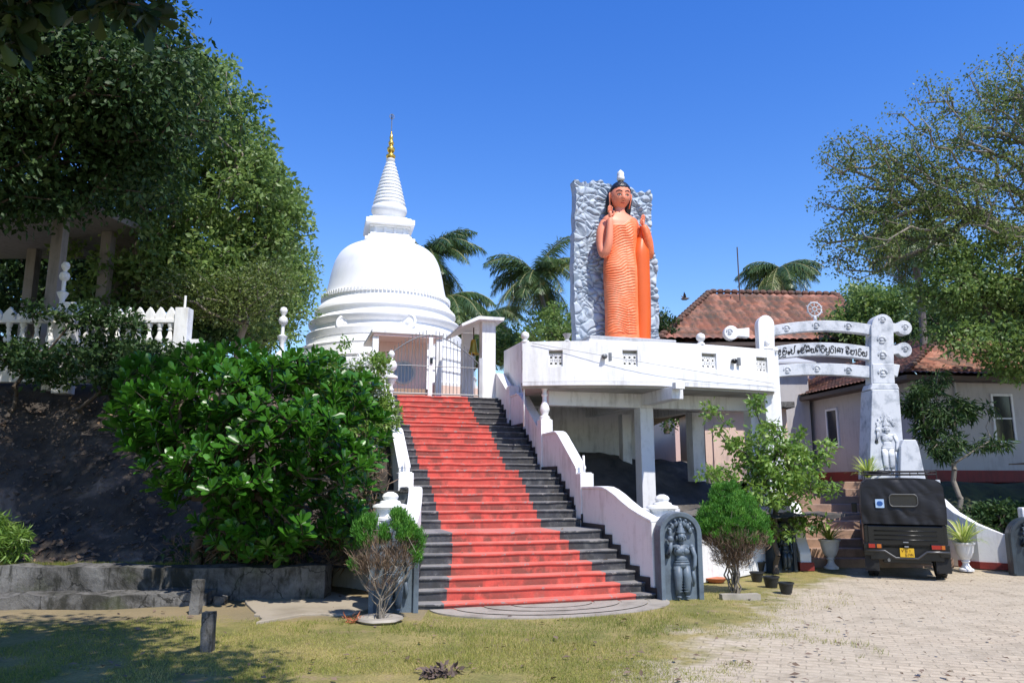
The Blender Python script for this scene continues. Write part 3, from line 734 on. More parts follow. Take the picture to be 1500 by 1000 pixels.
for y0, y1, mm in ((4.98, 5.16, 'glassd'), (5.42, 5.66, 'under')):
    f = lambda y: 1.19+(y-4.75)*.31
    mb = MB(); mb.add([(f(y0)-.012, y0, 4.28), (f(y1)-.012, y1, 4.28), (f(y1)-.012, y1, 4.70), (f(y0)-.012, y0, 4.70), (f(y0)+.06, y0, 4.28), (f(y1)+.06, y1, 4.28), (f(y1)+.06, y1, 4.70), (f(y0)+.06, y0, 4.70)], [(0, 1, 2, 3), (4, 7, 6, 5), (0, 4, 5, 1), (1, 5, 6, 2), (2, 6, 7, 3), (3, 7, 4, 0)])
    mb.build('side_opening', M[mm], pf)
# beams and columns
mb = MB(); mb.box(1.9, 7.2, 5.05, 5.35, 3.50, ZF-.151); mb.build('front_beam', M['white2'], pf, bev=.01)
mb = MB(); mb.box(4.2, 4.48, 3.55, 5.049, 3.56, ZF-.152); mb.box(4.2, 4.48, 5.351, 8.6, 3.56, ZF-.152); mb.build('cross_beam', M['white2'], pf, bev=.01)
mb = MB(); mb.box(6.3, 6.55, 5.351, 8.6, 3.58, ZF-.152); mb.build('cross_beam', M['white2'], pf, bev=.01)
mb = MB(); mb.box(4.20, 4.42, 3.36, 3.52, 3.76, ZF-.08); mb.build('beam_end', M['white'], pf, bev=.006)
for (x, y, w, z0) in ((4.33, 5.2, .17, 1.0), (4.9, 7.5, .13, 2.2), (6.42, 6.5, .17, 1.8), (7.1, 4.9, .16, .4), (2.25, 6.6, .12, 2.0)):
    MB().box(x-w, x+w, y-w, y+w, z0, 3.50 if y < 6 else 3.56).build('column', M['white2'], pf, bev=.012)
MB().box(1.9, 6.25, 8.55, 8.7, 1.8, ZF-.15).build('back_wall', M['white2'], pf)
MB().box(6.6, 6.7, 5.45, 8.6, 1.2, 3.5).build('end_wall', M['white2'], pf) if False else None
# lights on the parapet, small round cap stones along it
def fit(t, name, label, k):
    x, y = arc(t); th = thing(name, label, 'light', (x, y, 4.5), 'S', 'floodlights on the parapet')
    mb = MB(); mb.tube([(x, y-.01, 4.52), (x, y-.10, 4.50)], [.045, .06], 12); mb.build('lamp_head', M['black'] if k else M['steel'], th, smooth=True)
    mb = MB(); mb.box(x+.12, x+.19, y-.05, y-.004, 4.42, 4.60); mb.build('switch_box', M['steel'], th, bev=.005)
fit(.275, 'floodlight', 'small round floodlight with a grey box on the parapet below the statue slab', 0)
fit(.79, 'floodlight', 'small floodlight on the parapet near the arch', 1)
for t_, s, lab in ((.012, 1, 'round white knob on the left corner of the parapet'), (.155, .8, 'small white pot standing on the parapet left of the statue slab'), (.66, 1.1, 'round white knob on the parapet just right of the statue slab')):
    x, y = arc(t_); y += .07; k = thing('parapet_knob', lab, 'finial', (x, y, ZP), 'S')
    pr = [(.085, 0), (.085, .03), (.055, .045), (.05, .07), (.09, .11), (.10, .16), (.085, .21), (.03, .24)] if s != .8 else [(.10, 0), (.08, .03), (.05, .06), (.08, .12), (.12, .2), (.13, .22), (.11, .22)]
    MB().lathe([(r*s*.95, z*s) for r, z in pr], (x, y, ZP+.001), 14).build('knob', M['white'] if s != .8 else M['greyface'], k, auto=35)
# drain pipe at the corner and a cable sagging across the front
dp = thing('drain_pipe', 'thin white drain pipe hanging from the left corner of the platform', 'pipe', (1.42, 4.9, 3.1), 'S')
MB().tube([(1.30, 5.0, 3.96), (1.28, 4.93, 3.93), (1.28, 4.93, 3.0)], .018, 8).build('pipe', M['white'], dp, smooth=True)
cb = MB().tube([(LW(arc(.03)[0], arc(.03)[1]-.03, 4.82)).lerp(LW(arc(.98)[0], arc(.98)[1]-.05, 4.05), k/16)+Vector((0, -.62*sin(pi*k/16)*.95, -.12*sin(pi*k/16))) for k in range(17)], .0045, 5).build('cable', M['steel'], smooth=True)
tag(cb, 'thin cable slanting down across the white parapet front', 'cable')
# ================================================================ STATUE
sx_, sy_ = 4.28, 6.0; PZ = 5.24
pd = thing('statue_pedestal', 'low pale plinth under the orange statue, mostly hidden by the parapet', 'plinth', (sx_, sy_+.2, ZF), 'S')
MB().box(sx_-1.25, sx_+1.15, sy_-.65, sy_+1.1, ZF, PZ-.1).build('block', M['white2'], pd, bev=.02); MB().box(sx_-1.2, sx_+1.1, sy_-.6, sy_+1.05, PZ-.099, PZ).build('top', M['greyface'], pd, bev=.02)
sb = thing('carved_slab', 'tall grey slab carved all over in relief standing behind the orange statue', 'carved slab', (sx_, sy_+.75, PZ), 'S')
def slab_mesh():
    x0, x1 = 3.15, 5.46; z0, z1 = PZ+.001, 9.72; nx, nz = 170, 330
    u = np.linspace(0, 1, nx); v = np.linspace(0, 1, nz); U, Vv = np.meshgrid(u, v)
    def top(u):
        return 9.60-.06*np.sin(u*9+.4)**2-.07*sstep((u-.72)/.06)+.06*np.exp(-((u-.33)/.16)**2)-.06*sstep((u-.95)/.05)+.03*np.sin(u*60)
    eL = x0+.05*vnoise(np.stack([U*0, Vv*0, Vv*13], -1))*1-.05+.06*sstep((Vv-.66)/.03); eR = x1-.02+.07*vnoise(np.stack([U*0+9, Vv*0, Vv*17], -1))-.10*sstep((Vv-.6)/.02)
    X = eL+(eR-eL)*U; Z = z0+(top(U)-z0)*Vv
    P = np.stack([X, X*0, Z], -1); wq = P+np.stack([fbm(P, 1.7, 3), X*0, fbm(P+9, 1.7, 3)], -1)*.55
    rs = np.random.RandomState(5)
    S_ = np.stack([rs.uniform(x0-.2, x1+.2, 520), rs.uniform(z0-.2, 9.9, 520)], -1); q = wq[..., [0, 2]].reshape(-1, 2)
    sc = np.array([1.0, 1.25]); D = np.sqrt((((q[:, None, :]-S_[None])*sc)**2).sum(-1)) if False else None
    d1 = np.full(len(q), 9.); d2 = np.full(len(q), 9.)
    for s in S_:
        d = np.sqrt(((q-s)[:, 0]*1.0)**2+((q-s)[:, 1]*1.3)**2); m = d < d1; d2 = np.where(m, d1, np.minimum(d2, d)); d1 = np.where(m, d, d1)
    e = (d2-d1).reshape(X.shape); h = sstep(e/.11)*.055-.14*(d1.reshape(X.shape))**1.5
    swirl = np.sin((Z*7+np.sin(X*9)*1.5))*.010
    h = h+swirl*sstep(e/.04)+fbm(P, 4, 2)*.03
    # halo arc grooves on the upper right
    rr = np.sqrt((X-4.45)**2+((Z-8.6))**2); h = h+np.where((X > 4.45) & (Z > 8.0), .06*np.exp(-((rr-.72)/.03)**2)-.05*np.exp(-((rr-.62)/.03)**2), 0)
    yf = sy_+.50-h-.10*np.clip(1-np.abs(U-.5)*2, 0, 1)**.3*0
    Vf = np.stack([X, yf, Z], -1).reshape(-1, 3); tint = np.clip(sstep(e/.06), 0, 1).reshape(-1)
    i = np.arange(nz-1)[:, None]*nx+np.arange(nx-1)[None]; F = np.stack([i, i+1, i+nx+1, i+nx], -1).reshape(-1, 4)
    # back + sides
    b = len(Vf); back = Vf.copy(); back[:, 1] = sy_+.78
    ring = [k for k in range(nx)]+[nx*k+nx-1 for k in range(1, nz)]+[nx*(nz-1)+k for k in range(nx-2, -1, -1)]+[nx*k for k in range(nz-2, 0, -1)]
    rv = back[ring]; n = len(ring); S4 = np.array([[ring[k], ring[(k+1) % n], b+(k+1) % n, b+k] for k in range(n)])
    VV = np.concatenate([Vf, rv, [[4.2, sy_+.78, 7.4]]]); cc = len(VV)-1; T3 = np.array([[b+k, b+(k+1) % n, cc] for k in range(n)])
    tint = np.concatenate([tint, np.ones(n+1)*.6])
    off = np.array(OFF[sb.name]); return fast_mesh('relief_face', VV-off, [F, S4, T3], tint, smooth=False)
sf_ = slab_mesh(); sf_.polygons.foreach_set('use_smooth', [True]*len(sf_.polygons)); sf_.set_sharp_from_angle(angle=rad(50)); link('relief_face', sf_, M['relief'], sb)
stt = thing('standing_statue', 'tall standing statue in orange pleated robe with both hands raised before the carved slab', 'statue', (sx_, sy_, PZ), 'S')
def statue():
    X0, Y0, Z0 = sx_, sy_+.12, PZ
    TW = rad(3)      # turned slightly to the viewer's right
    rot = lambda p: (X0+p[0]*cos(TW)-p[1]*sin(TW), Y0+p[0]*sin(TW)+p[1]*cos(TW), Z0+p[2])
    # robe: lofted, pleats as real ridges.   z, half width, half depth, centre x
    prof = [(0.02, .43, .26, .02), (.10, .46, .29, .02), (.5, .45, .28, .02), (1.0, .45, .28, .01), (1.5, .47, .29, .0), (1.9, .47, .30, -.01), (2.2, .44, .28, -.01), (2.45, .41, .26, -.01), (2.75, .43, .27, 0), (3.0, .47, .27, 0), (3.15, .50, .24, 0), (3.26, .47, .19, 0), (3.34, .34, .15, 0), (3.40, .17, .13, 0), (3.46, .125, .12, 0), (3.56, .125, .12, 0)]
    zz = np.array([p[0] for p in prof]); nz = 420; na = 160
    Z = np.linspace(.02, 3.56, nz); a = np.linspace(0, 2*pi, na, endpoint=False); AA, ZZ = np.meshgrid(a, Z)
    hx = np.interp(ZZ, zz, [p[1] for p in prof]); hy = np.interp(ZZ, zz, [p[2] for p in prof])
    ker = np.ones(9)/9
    hx = np.apply_along_axis(lambda c_: np.convolve(np.pad(c_, 4, 'edge'), ker, 'valid'), 0, hx); hy = np.apply_along_axis(lambda c_: np.convolve(np.pad(c_, 4, 'edge'), ker, 'valid'), 0, hy)
    sq = 2.4; ca, sa = np.cos(AA), np.sin(AA); rr = (np.abs(ca)**sq+np.abs(sa)**sq)**(-1/sq)
    X = hx*rr*ca; Y = hy*rr*sa
    # robe covers below a slanting neckline: viewer's left shoulder bare
    neck = 3.02+ .30*sstep((X+.10)/.45) ; cover = sstep((neck-ZZ)/.03)
    front = sstep((-Y+.02)/.1)
    ph = ZZ*1.0 - (.30*sstep((ZZ-1.2)/1.6)+.06)*np.clip(X+.1, -1, 1)+.035*np.sin(X*9+ZZ*2.3)*np.where(X<0,1,.4)+.02*fbm(np.stack([X, X*0, ZZ], -1), 3.0, 3)*3+.10*X*X*np.where(ZZ < 2, 1, 0)+.05*np.sin(X*3+ZZ*1.3)+.012*np.sin(X*17+ZZ*9)
    per = np.where(ZZ > 2.3, .062, .078)
    saw = (ph/ .070) % 1.0; ridge = np.sin(saw*pi)**.7*.022*(.45+1.1*vnoise(np.stack([X*1.0, X*0, ZZ*1.3], -1), 2.2))
    right = sstep((X-.20)/.06); low = sstep((ZZ-.16)/.05)
    disp = cover*(.012+ridge*front*(1-right)*low)
    nrm = np.stack([X/np.maximum(hx, .01)**2, Y/np.maximum(hy, .01)**2], -1); nrm /= np.maximum(np.linalg.norm(nrm, axis=-1, keepdims=True), 1e-6)
    X = X+nrm[..., 0]*disp; Y = Y+nrm[..., 1]*disp
    Pw = np.stack([X0+X*cos(TW)-Y*sin(TW), Y0+X*sin(TW)+Y*cos(TW), Z0+ZZ], -1).reshape(-1, 3)
    i = (np.arange(nz-1)[:, None]*na+np.arange(na)[None]); j = (np.arange(nz-1)[:, None]*na+((np.arange(na)+1) % na)[None]); F = np.stack([i, j, j+na, i+na], -1).reshape(-1, 4)
    cov = (cover.reshape(-1)[F].mean(1) > .5)
    off = np.array(OFF[stt.name])
    me = fast_mesh('body', Pw-off, [F], smooth=True); o = link('body', me, [M['skin'], M['robe']], stt); me.polygons.foreach_set('material_index', cov.astype(np.int32))
    OFF[o.name] = OFF[stt.name]
    # arms
    def limb(pts, rs_, n=14):
        mb = MB(); P = [Vector(rot(p)) for p in pts]; Q = []; RR = []
        for k in range(len(P)-1):
            for s in range(5):
                t = s/5; p0 = P[max(k-1, 0)]; p3 = P[min(k+2, len(P)-1)]
                Q.append(.5*((2*P[k])+(P[k+1]-p0)*t+(2*p0-5*P[k]+4*P[k+1]-p3)*t*t+(-p0+3*P[k]-3*P[k+1]+p3)*t**3)); RR.append(rs_[k]+(rs_[k+1]-rs_[k])*t)
        Q.append(P[-1]); RR.append(rs_[-1]); mb.tube(Q, RR, n); return mb
    def hand(mb, w, upd, side, palm, s=1.0):
        """w wrist, fingers pointing up, palm toward -y; side=+1 thumb to +x"""
        w = Vector(w)
        def pt(x, y, z): return rot((w.x+x*s, w.y+y*s, w.z+z*s))
        mb.tube([pt(0, 0, -.02), pt(0, 0, .05), pt(.0, 0, .12), pt(0, .0, .18)], [.055*s, .068*s, .075*s, .066*s], 10, True, .6)
        for k, (x, L) in enumerate([(-.052, .15), (-.018, .19), (.018, .20), (.052, .17)]):
            x = -x*side; b = (.01 if k else .02)
            mb.tube([pt(x, 0, .16), pt(x*1.05, -.005, .16+L*.45), pt(x*1.05, -b-.01, .16+L*.8), pt(x, -b-.03, .16+L)], [.022*s, .020*s, .018*s, .011*s], 8)
        mb.tube([pt(side*.055, -.01, .04), pt(side*.095, -.035, .10), pt(side*.10, -.05, .16), pt(side*.085, -.06, .20)], [.028*s, .024*s, .02*s, .012*s], 8)
    mb = limb([(-.43, 0, 3.12), (-.54, .0, 2.85), (-.57, -.03, 2.45), (-.54, -.15, 2.22), (-.48, -.27, 2.50), (-.45, -.30, 2.95), (-.44, -.30, 3.13)], [.12, .135, .12, .115, .105, .085, .06])
    hand(mb, (-.44, -.30, 3.14), 1, 1, 1, .92); mb.build('arm', M['skin'], stt, smooth=True)
    mb = limb([(.42, 0, 3.10), (.54, .0, 2.85), (.68, -.04, 2.55), (.73, -.14, 2.32), (.66, -.27, 2.60), (.57, -.30, 2.92), (.52, -.28, 3.04)], [.12, .14, .14, .13, .12, .10, .07])
    mb.build('sleeve', M['robe'], stt, smooth=True)
    mb = MB(); hw_ = (.51, -.28, 3.04); hand(mb, hw_, 1, -1, 1, .85)
    mb.build('hand', M['skin'], stt, smooth=True)
    # robe panel that hangs from the raised forearm
    zs = np.linspace(.0, 3.08, 36); V = []; F = []; n = 14
    for z in zs:
        c0 = .46+.02*sin(z*2)+.04*z/2.6; w = (.20+.03*z/2.6)*(1-.72*float(sstep((z-2.25)/.8))); c0 += .04*float(sstep((z-2.25)/.8)) 
        for k in range(n):
            t = 2*pi*k/n; x = c0+.02+w*cos(t)*1.0; y = -.12+.06*float(sstep((z-2.3)/.7))+((.19+.02*sin(t*9+z*1.5))*sin(t)-.05*(z/2.6))*(1-.4*float(sstep((z-2.3)/.7))); V.append(rot((x, y, z)))
    for i in range(len(zs)-1):
        for k in range(n): F.append((i*n+k, i*n+(k+1) % n, (i+1)*n+(k+1) % n, (i+1)*n+k))
    F.append(tuple(range(n))); F.append(tuple((len(zs)-1)*n+k for k in range(n)))
    MB().add(V, F).build('robe_panel', M['robeplain'], stt, smooth=True)
    mb = limb([(.06, -.15, .04), (.10, -.18, .9), (.16, -.19, 1.7), (.20, -.18, 2.4), (.30, -.16, 3.0), (.36, -.02, 3.2)], [.03, .035, .035, .035, .04, .03], 8); mb.build('robe_border', M['robeplain'], stt, smooth=True)
    mb = MB()
    for sx in (-.17, .17):
        mb.ell(rot((sx, -.28, .045)), .10, .17, .06, 12, 6)
        for k in range(5): mb.ell(rot((sx-.07+.035*k, -.44, .035)), .022, .04, .03, 8, 5)
    mb.build('foot', M['skin'], stt, smooth=True)
    # head
    HC = Vector((.0, -.03, 3.86)); tl_c, tl_s = cos(rad(15)), sin(rad(15)); yaw = rad(-7); nA, nB = 64, 56; V = []; F = []
    def headp(a, b):
        # b latitude -pi/2..pi/2, a longitude, face at a=-pi/2
        x, y, z = cos(b)*cos(a), cos(b)*sin(a), sin(b)
        fx = max(0, -y)
        X = .275*x; Y = .28*y; Z = .385*z
        if z < 0: k = 1+.40*z; X *= (1-.42*(-z)**1.6); Y *= (1-.18*(-z)**2)
        u = X/.275; w = Z/.385
        if y < 0:
            nose = math.exp(-(u/.15)**2)*math.exp(-((w+.15)/.20)**2)*(1 if w > -.33 else 1); brid = math.exp(-(u/.09)**2)*(1 if -.33 < w < .16 else 0)
            Y -= .050*nose*fx+.018*brid*fx
            Y += .028*(math.exp(-((abs(u)-.36)/.20)**2)*math.exp(-((w-.06)/.10)**2))*fx           # sockets
            Y -= .016*(math.exp(-((abs(u)-.36)/.13)**2)*math.exp(-((w-.02)/.055)**2))*fx          # lids
            Y -= .020*math.exp(-(u/.20)**2)*(math.exp(-((w+.43)/.035)**2)+1.1*math.exp(-((w+.52)/.04)**2))*fx
            Y += .008*math.exp(-(u/.24)**2)*math.exp(-((w+.475)/.018)**2)*fx
            Y -= .022*math.exp(-(u/.25)**2)*math.exp(-((w+.76)/.12)**2)*fx
            Y -= .010*math.exp(-((abs(u)-.5)/.22)**2)*math.exp(-((w+.25)/.22)**2)*fx
        return (X, Y, Z)
    for i in range(nB+1):
        b = -pi/2+pi*i/nB
        for k in range(nA):
            p = headp(2*pi*k/nA, b); p = (p[0], p[1]*tl_c-p[2]*tl_s, p[2]*tl_c+p[1]*tl_s); q = (HC.x+p[0]*cos(yaw)-p[1]*sin(yaw), HC.y+p[0]*sin(yaw)+p[1]*cos(yaw), HC.z+p[2]); V.append(rot(q))
    for i in range(nB):
        for k in range(nA): F.append((i*nA+k, i*nA+(k+1) % nA, (i+1)*nA+(k+1) % nA, (i+1)*nA+k))
    hd = MB().add(V, F).build('head', M['skin'], stt, smooth=True)
    def R_(p):
        p = (p[0], p[1]*tl_c-p[2]*tl_s, p[2]*tl_c+p[1]*tl_s)
        return rot((HC.x+p[0]*cos(yaw)-p[1]*sin(yaw), HC.y+p[0]*sin(yaw)+p[1]*cos(yaw), HC.z+p[2]))
    for sx in (-1, 1):
        mb = MB(); mb.tube([R_((sx*.265, .0, .10)), R_((sx*.295, -.01, .05)), R_((sx*.295, -.02, -.05)), R_((sx*.28, -.03, -.16)), R_((sx*.265, -.03, -.30))], [.02, .045, .04, .03, .035], 10, True, .5); mb.build('ear', M['skin'], stt, smooth=True)
        def sp_(ang, b_, o_):
            q = Vector(headp(-pi/2+sx*ang, b_)); return R_(q*(1+o_/q.length))
        mb = MB(); mb.tube([sp_(.13+.13*k, .27+.10*sin(pi*(k+.4)/5.4), .004) for k in range(6)], [.006, .012, .014, .014, .011, .005], 8); mb.build('eyebrow', M['hairb'], stt, smooth=True)
        mb = MB(); mb.tube([sp_(.20+.10*k, .045-.012*sin(pi*k/4), .001) for k in range(5)], [.003, .008, .010, .008, .003], 8); mb.build('eye', M['eyew'], stt, smooth=True)
        mb = MB(); mb.tube([sp_(.17+.115*k, .060+.05*sin(pi*k/4), .006) for k in range(5)], [.005, .010, .011, .010, .005], 8); mb.tube([sp_(.36+.04*k, .035, .010) for k in range(3)], [.006, .010, .006], 8); mb.build('eyelid', M['hairb'], stt, smooth=True)
    def mp_(ang, b_, o_):
        q = Vector(headp(-pi/2+ang, b_)); return R_(q*(1+o_/q.length))
    mb = MB(); mb.tube([mp_(.26*(k-3)/3, -.49+.035*abs(k-3)/3, .003) for k in range(7)], [.005, .012, .015, .012, .015, .012, .005], 8); mb.build('mouth', M['lipred'], stt, smooth=True)
    mb = MB(); mb.tube([mp_(.10*(k-2)/2, -.345, .004) for k in range(5)], [.005, .007, .004, .007, .005], 6); mb.build('nostrils', M['wood'], stt, smooth=True)
    # hair: cap, long lobes of hair behind the ears, rows of curls
    V = []; F = []
    for i in range(25):
        b = -.62+(pi/2+.62)*i/24
        for k in range(nA):
            a = 2*pi*k/nA; x, y, z = cos(b)*cos(a), cos(b)*sin(a), sin(b)
            fr = max(0, -y); lift = 1.07
            p = Vector((.275*x, .28*y, .35*z))*lift+Vector((0, .0, .02))
            # open the face
            lim_ = .66*fr**.5
            if fr > .12 and z < lim_: p = Vector((.275*x*.85, .28*y*.85, .35*z*.85))
            p += Vector((x, y, z))*.008*sin(a*16)*cos(b*14)
            V.append(R_(p))
    for i in range(24):
        for k in range(nA): F.append((i*nA+k, i*nA+(k+1) % nA, (i+1)*nA+(k+1) % nA, (i+1)*nA+k))
    mb = MB(); mb.add(V, F)
    for sx in (-1, 1): mb.tube([R_((sx*.22, .06, .10)), R_((sx*.265, .07, -.10)), R_((sx*.26, .08, -.30)), R_((sx*.25, .07, -.50)), R_((sx*.22, .05, -.66))], [.09, .10, .095, .085, .05], 10)
    mb.ell(R_((0, .03, .34)), .10, .10, .09, 14, 8)
    mb.build('hair', M['hairb'], stt, smooth=True)
    mb = MB(); p = R_((0, .02, .40)); mb.lathe([(.06, 0), (.10, .03), (.105, .09), (.085, .15), (.095, .20), (.075, .25), (.04, .28), (.012, .31)], p, 12)
    mb.build('flame_finial', M['white'], stt, smooth=True)
statue()
# ================================================================ STUPA
def prof_from_px(cx, base, D, rows):
    """rows (y px, half width px) -> radius and height on an axis at depth D"""
    out = []
    for y, w in rows:
        P = A(cx, y, D); z = P.y*cos(PITCH)+(P.z-EYE)*sin(PITCH); out.append((w*z/FPX, P.z))
    return out
sc_ = A(562, 575, 28); sp_ = thing('stupa', 'large white bell-shaped stupa with ringed spire and gold pinnacle', 'stupa', (sc_.x, 28, 3.97))
def lathe_hi(mb, rows, n=96): mb.lathe([(r, z) for r, z in rows], (sc_.x, 28, 0), n, True)
rows = prof_from_px(562, 0, 28, [(600, 150), (585, 149), (584, 143), (572, 140), (570, 137), (558, 134), (556, 136), (553, 134), (552, 129), (540, 127), (538, 129), (535, 128), (534, 122), (522, 120), (520, 121), (517, 119), (516, 112), (507, 111)])
mb = MB(); lathe_hi(mb, rows); mb.build('base_terraces', M['dome'], sp_, auto=30)
rows = prof_from_px(562, 0, 28, [(508, 112), (499, 113), (497, 111), (495, 105), (489, 104), (485, 109), (481, 110), (478, 107), (474, 99), (469, 99), (466, 102), (462, 101), (458, 97), (452, 92)])
mb = MB(); lathe_hi(mb, rows); mb.build('rings', M['dome'], sp_, auto=50)
rows = prof_from_px(562, 0, 28, [(453, 91.5), (443, 91), (441, 90), (438, 87.5), (425, 84), (410, 81), (400, 78.5), (390, 75.5), (380, 70.5), (374, 65.5), (369, 59), (364, 48), (361.5, 38), (359.5, 20)])
mb = MB()
# smooth the dome profile
rr = np.array([r for r, z in rows]); zz = np.array([z for r, z in rows])
def cr(P, m=6):
    out = []
    for k in range(len(P)-1):
        p0, p1, p2, p3 = P[max(k-1, 0)], P[k], P[k+1], P[min(k+2, len(P)-1)]
        for s in range(m):
            t = s/m; out.append(tuple(.5*((2*p1[i])+(p2[i]-p0[i])*t+(2*p0[i]-5*p1[i]+4*p2[i]-p3[i])*t*t+(-p0[i]+3*p1[i]-3*p2[i]+p3[i])*t**3) for i in (0, 1)))
    return out+[tuple(P[-1])]
lathe_hi(mb, cr(rows)); mb.build('dome', M['dome'], sp_, smooth=True)
# dentil band round the dome foot
mb = MB(); rb, zb_ = rows[1]
for k in range(110):
    a = 2*pi*k/110; c = Vector((sc_.x+cos(a)*(rb+.01), 28+sin(a)*(rb+.01), zb_)); mb.M = Matrix.Translation(c) @ Matrix.Rotation(a, 4, 'Z'); mb.box(-.03, .05, -.045, .045, -.10, .04)
mb.build('dentil_band', M['dome'], sp_)
# garland medallions
for px, py in ((598, 471), (505, 474)):
    mb = MB(); c = A(px, py, 25.55); mb.lathe([(0, .0), (.30, 0), (.30, .06), (.24, .08), (.20, .04), (.08, .05), (.05, .10), (0, .10)], (0, 0, 0), 20, False)
    mb.v = [Matrix.Translation(c) @ (Matrix.Rotation(rad(-8 if px > 560 else 20), 4, 'Z') @ Matrix.Rotation(pi/2, 4, 'X')) @ p for p in mb.v]
    mb.build('medallion', M['dome'], sp_, auto=35)
# harmika: square box with cornice
z_of = lambda y: A(562, y, 28).z
mb = MB(); mb.M = Matrix.Translation((sc_.x, 28, 0)) @ Matrix.Rotation(rad(14), 4, 'Z')
for y0, y1, h in ((363, 358, .92), (358.1, 354, .80), (354.1, 350, .72), (350.1, 341, .66), (341.1, 338.5, .74)): mb.box(-h, h, -h, h, z_of(y0), z_of(y1))
h = .90; mb.box(-h, h, -h, h, z_of(338.6), z_of(331)); mb.box(-.78, .78, -.78, .78, z_of(331.1), z_of(328)); mb.box(-.64, .64, -.64, .64, z_of(328.1), z_of(325))
for i in range(4):
    for sgn in (-1, 1):
        a = -.54+i*.36; mb.box(a-.05, a+.05, sgn*.67-.04, sgn*.67+.04, z_of(350), z_of(341)); mb.box(sgn*.67-.04, sgn*.67+.04, a-.05, a+.05, z_of(350), z_of(341))
mb.build('harmika', M['dome'], sp_, bev=.02)
rows = [(327, 17), (320, 18), (318, 20), (315, 24), (312, 25.5), (309, 26), (305, 25), (303, 22)]
y = 303; w = 23.5
R_ = []
for k in range(12):
    f = k/12; w = 23.5*(1-f)**.88+5.2*f; R_ += [(302-k*5.3, w-1.6), (300.5-k*5.3, w), (298.5-k*5.3, w-.2), (297.4-k*5.3, w-1.8)]
rows = rows+R_+[(238, 4.5), (237, 6.2), (234, 6.5), (233, 5)]
mb = MB(); mb.lathe(prof_from_px(566, 0, 28, rows), (sc_.x, 28, 0), 40, True); mb.build('spire', M['dome'], sp_, auto=60)
rows = [(234, 5), (231, 6.6), (228, 6.8), (225, 3.2), (223, 4.5), (220, 5.6), (217, 5.4), (214, 2.6), (212, 3.6), (209, 4.0), (206, 2.2), (202, 2.8), (198, 1.6), (193, 1)]
mb = MB(); mb.lathe(cr(prof_from_px(569, 0, 28, rows), 3), (sc_.x, 28, 0), 20, True); mb.build('pinnacle', M['gold'], sp_, smooth=True)
mb = MB(); mb.tube([(sc_.x, 28, z_of(194)), (sc_.x, 28, z_of(172))], .018, 6)
for a in (0, pi/2): mb.M = Matrix.Translation((sc_.x, 28, z_of(171))) @ Matrix.Rotation(a+.4, 4, 'Z'); mb.tube([(.09*cos(t), 0, .10*sin(t)) for t in np.linspace(0, 2*pi, 13)], .013, 5)
mb.build('crystal_rod', M['steel'], sp_)
# ================================================================ SHRINE PORCH in front of the stupa
sh = thing('shrine_porch', 'small pink-walled shrine porch with a round window in front of the stupa', 'shrine', (-.3, 12.2, 3.97), 'S')
y0 = 11.6
MB().box(-1.15, .30, y0+.15, y0+1.6, 3.97, 5.98).build('wall', M['pinkwall'], sh)
mb = MB(); mb.box(-1.5, .62, y0-.85, y0+1.7, 6.06, 6.16); mb.build('roof', M['white'], sh, bev=.01)
MB().box(-1.45, .57, y0-.8, y0+.148, 5.98, 6.058).build('soffit', M['pinkwall'], sh)
MB().box(-1.15, .30, y0-.05, y0+.148, 3.97, 4.55).build('plinth', M['redband'] if False else M['tanstep'], sh)
mb = MB(); n = 24; c = (-.42, 5.05)
for (ra, rb_, ya, yb) in ((.36, .30, y0+.10, y0+.149),):
    V = [(c[0]+r*cos(2*pi*k/n), y, c[1]+r*sin(2*pi*k/n)) for y in (ya, yb) for r in (ra, rb_) for k in range(n)]; F = []
    for k in range(n):
        k2 = (k+1) % n; F += [(k, k2, n+k2, n+k), (2*n+k, 3*n+k, 3*n+k2, 2*n+k2), (k, 2*n+k, 2*n+k2, k2), (n+k, n+k2, 3*n+k2, 3*n+k)]
    mb.add(V, F)
mb.build('round_window', M['greyface'], sh)
mb = MB(); mb.prism([(c[0]+.30*cos(2*pi*k/n), c[1]+.30*sin(2*pi*k/n)) for k in range(n)], y0+.12, y0+.148, 'y'); mb.build('niche', simple('blue_niche', (.22, .30, .40), .4), sh)
for x in (-1.38, .50): MB().box(x-.09, x+.09, y0-.75, y0-.57, 3.97, 5.979).build('post', M['white'], sh, bev=.01)
# low ring wall round the stupa
rw = thing('ring_wall', 'low curved white wall round the foot of the stupa', 'wall', (sc_.x, 28, 3.97))
mb = MB(); pth = [(sc_.x+4.9*cos(a), 28+4.9*sin(a)) for a in np.linspace(rad(-62), rad(5), 16)]; mb.strip(pth, [3.97]*16, [4.75]*16, .2); mb.build('wall', M['peach'], rw)
mb.v and None
mb = MB(); mb.strip([(p[0]*1, p[1]) for p in pth], [4.751]*16, [4.83]*16, .26); mb.build('coping', M['white'], rw)
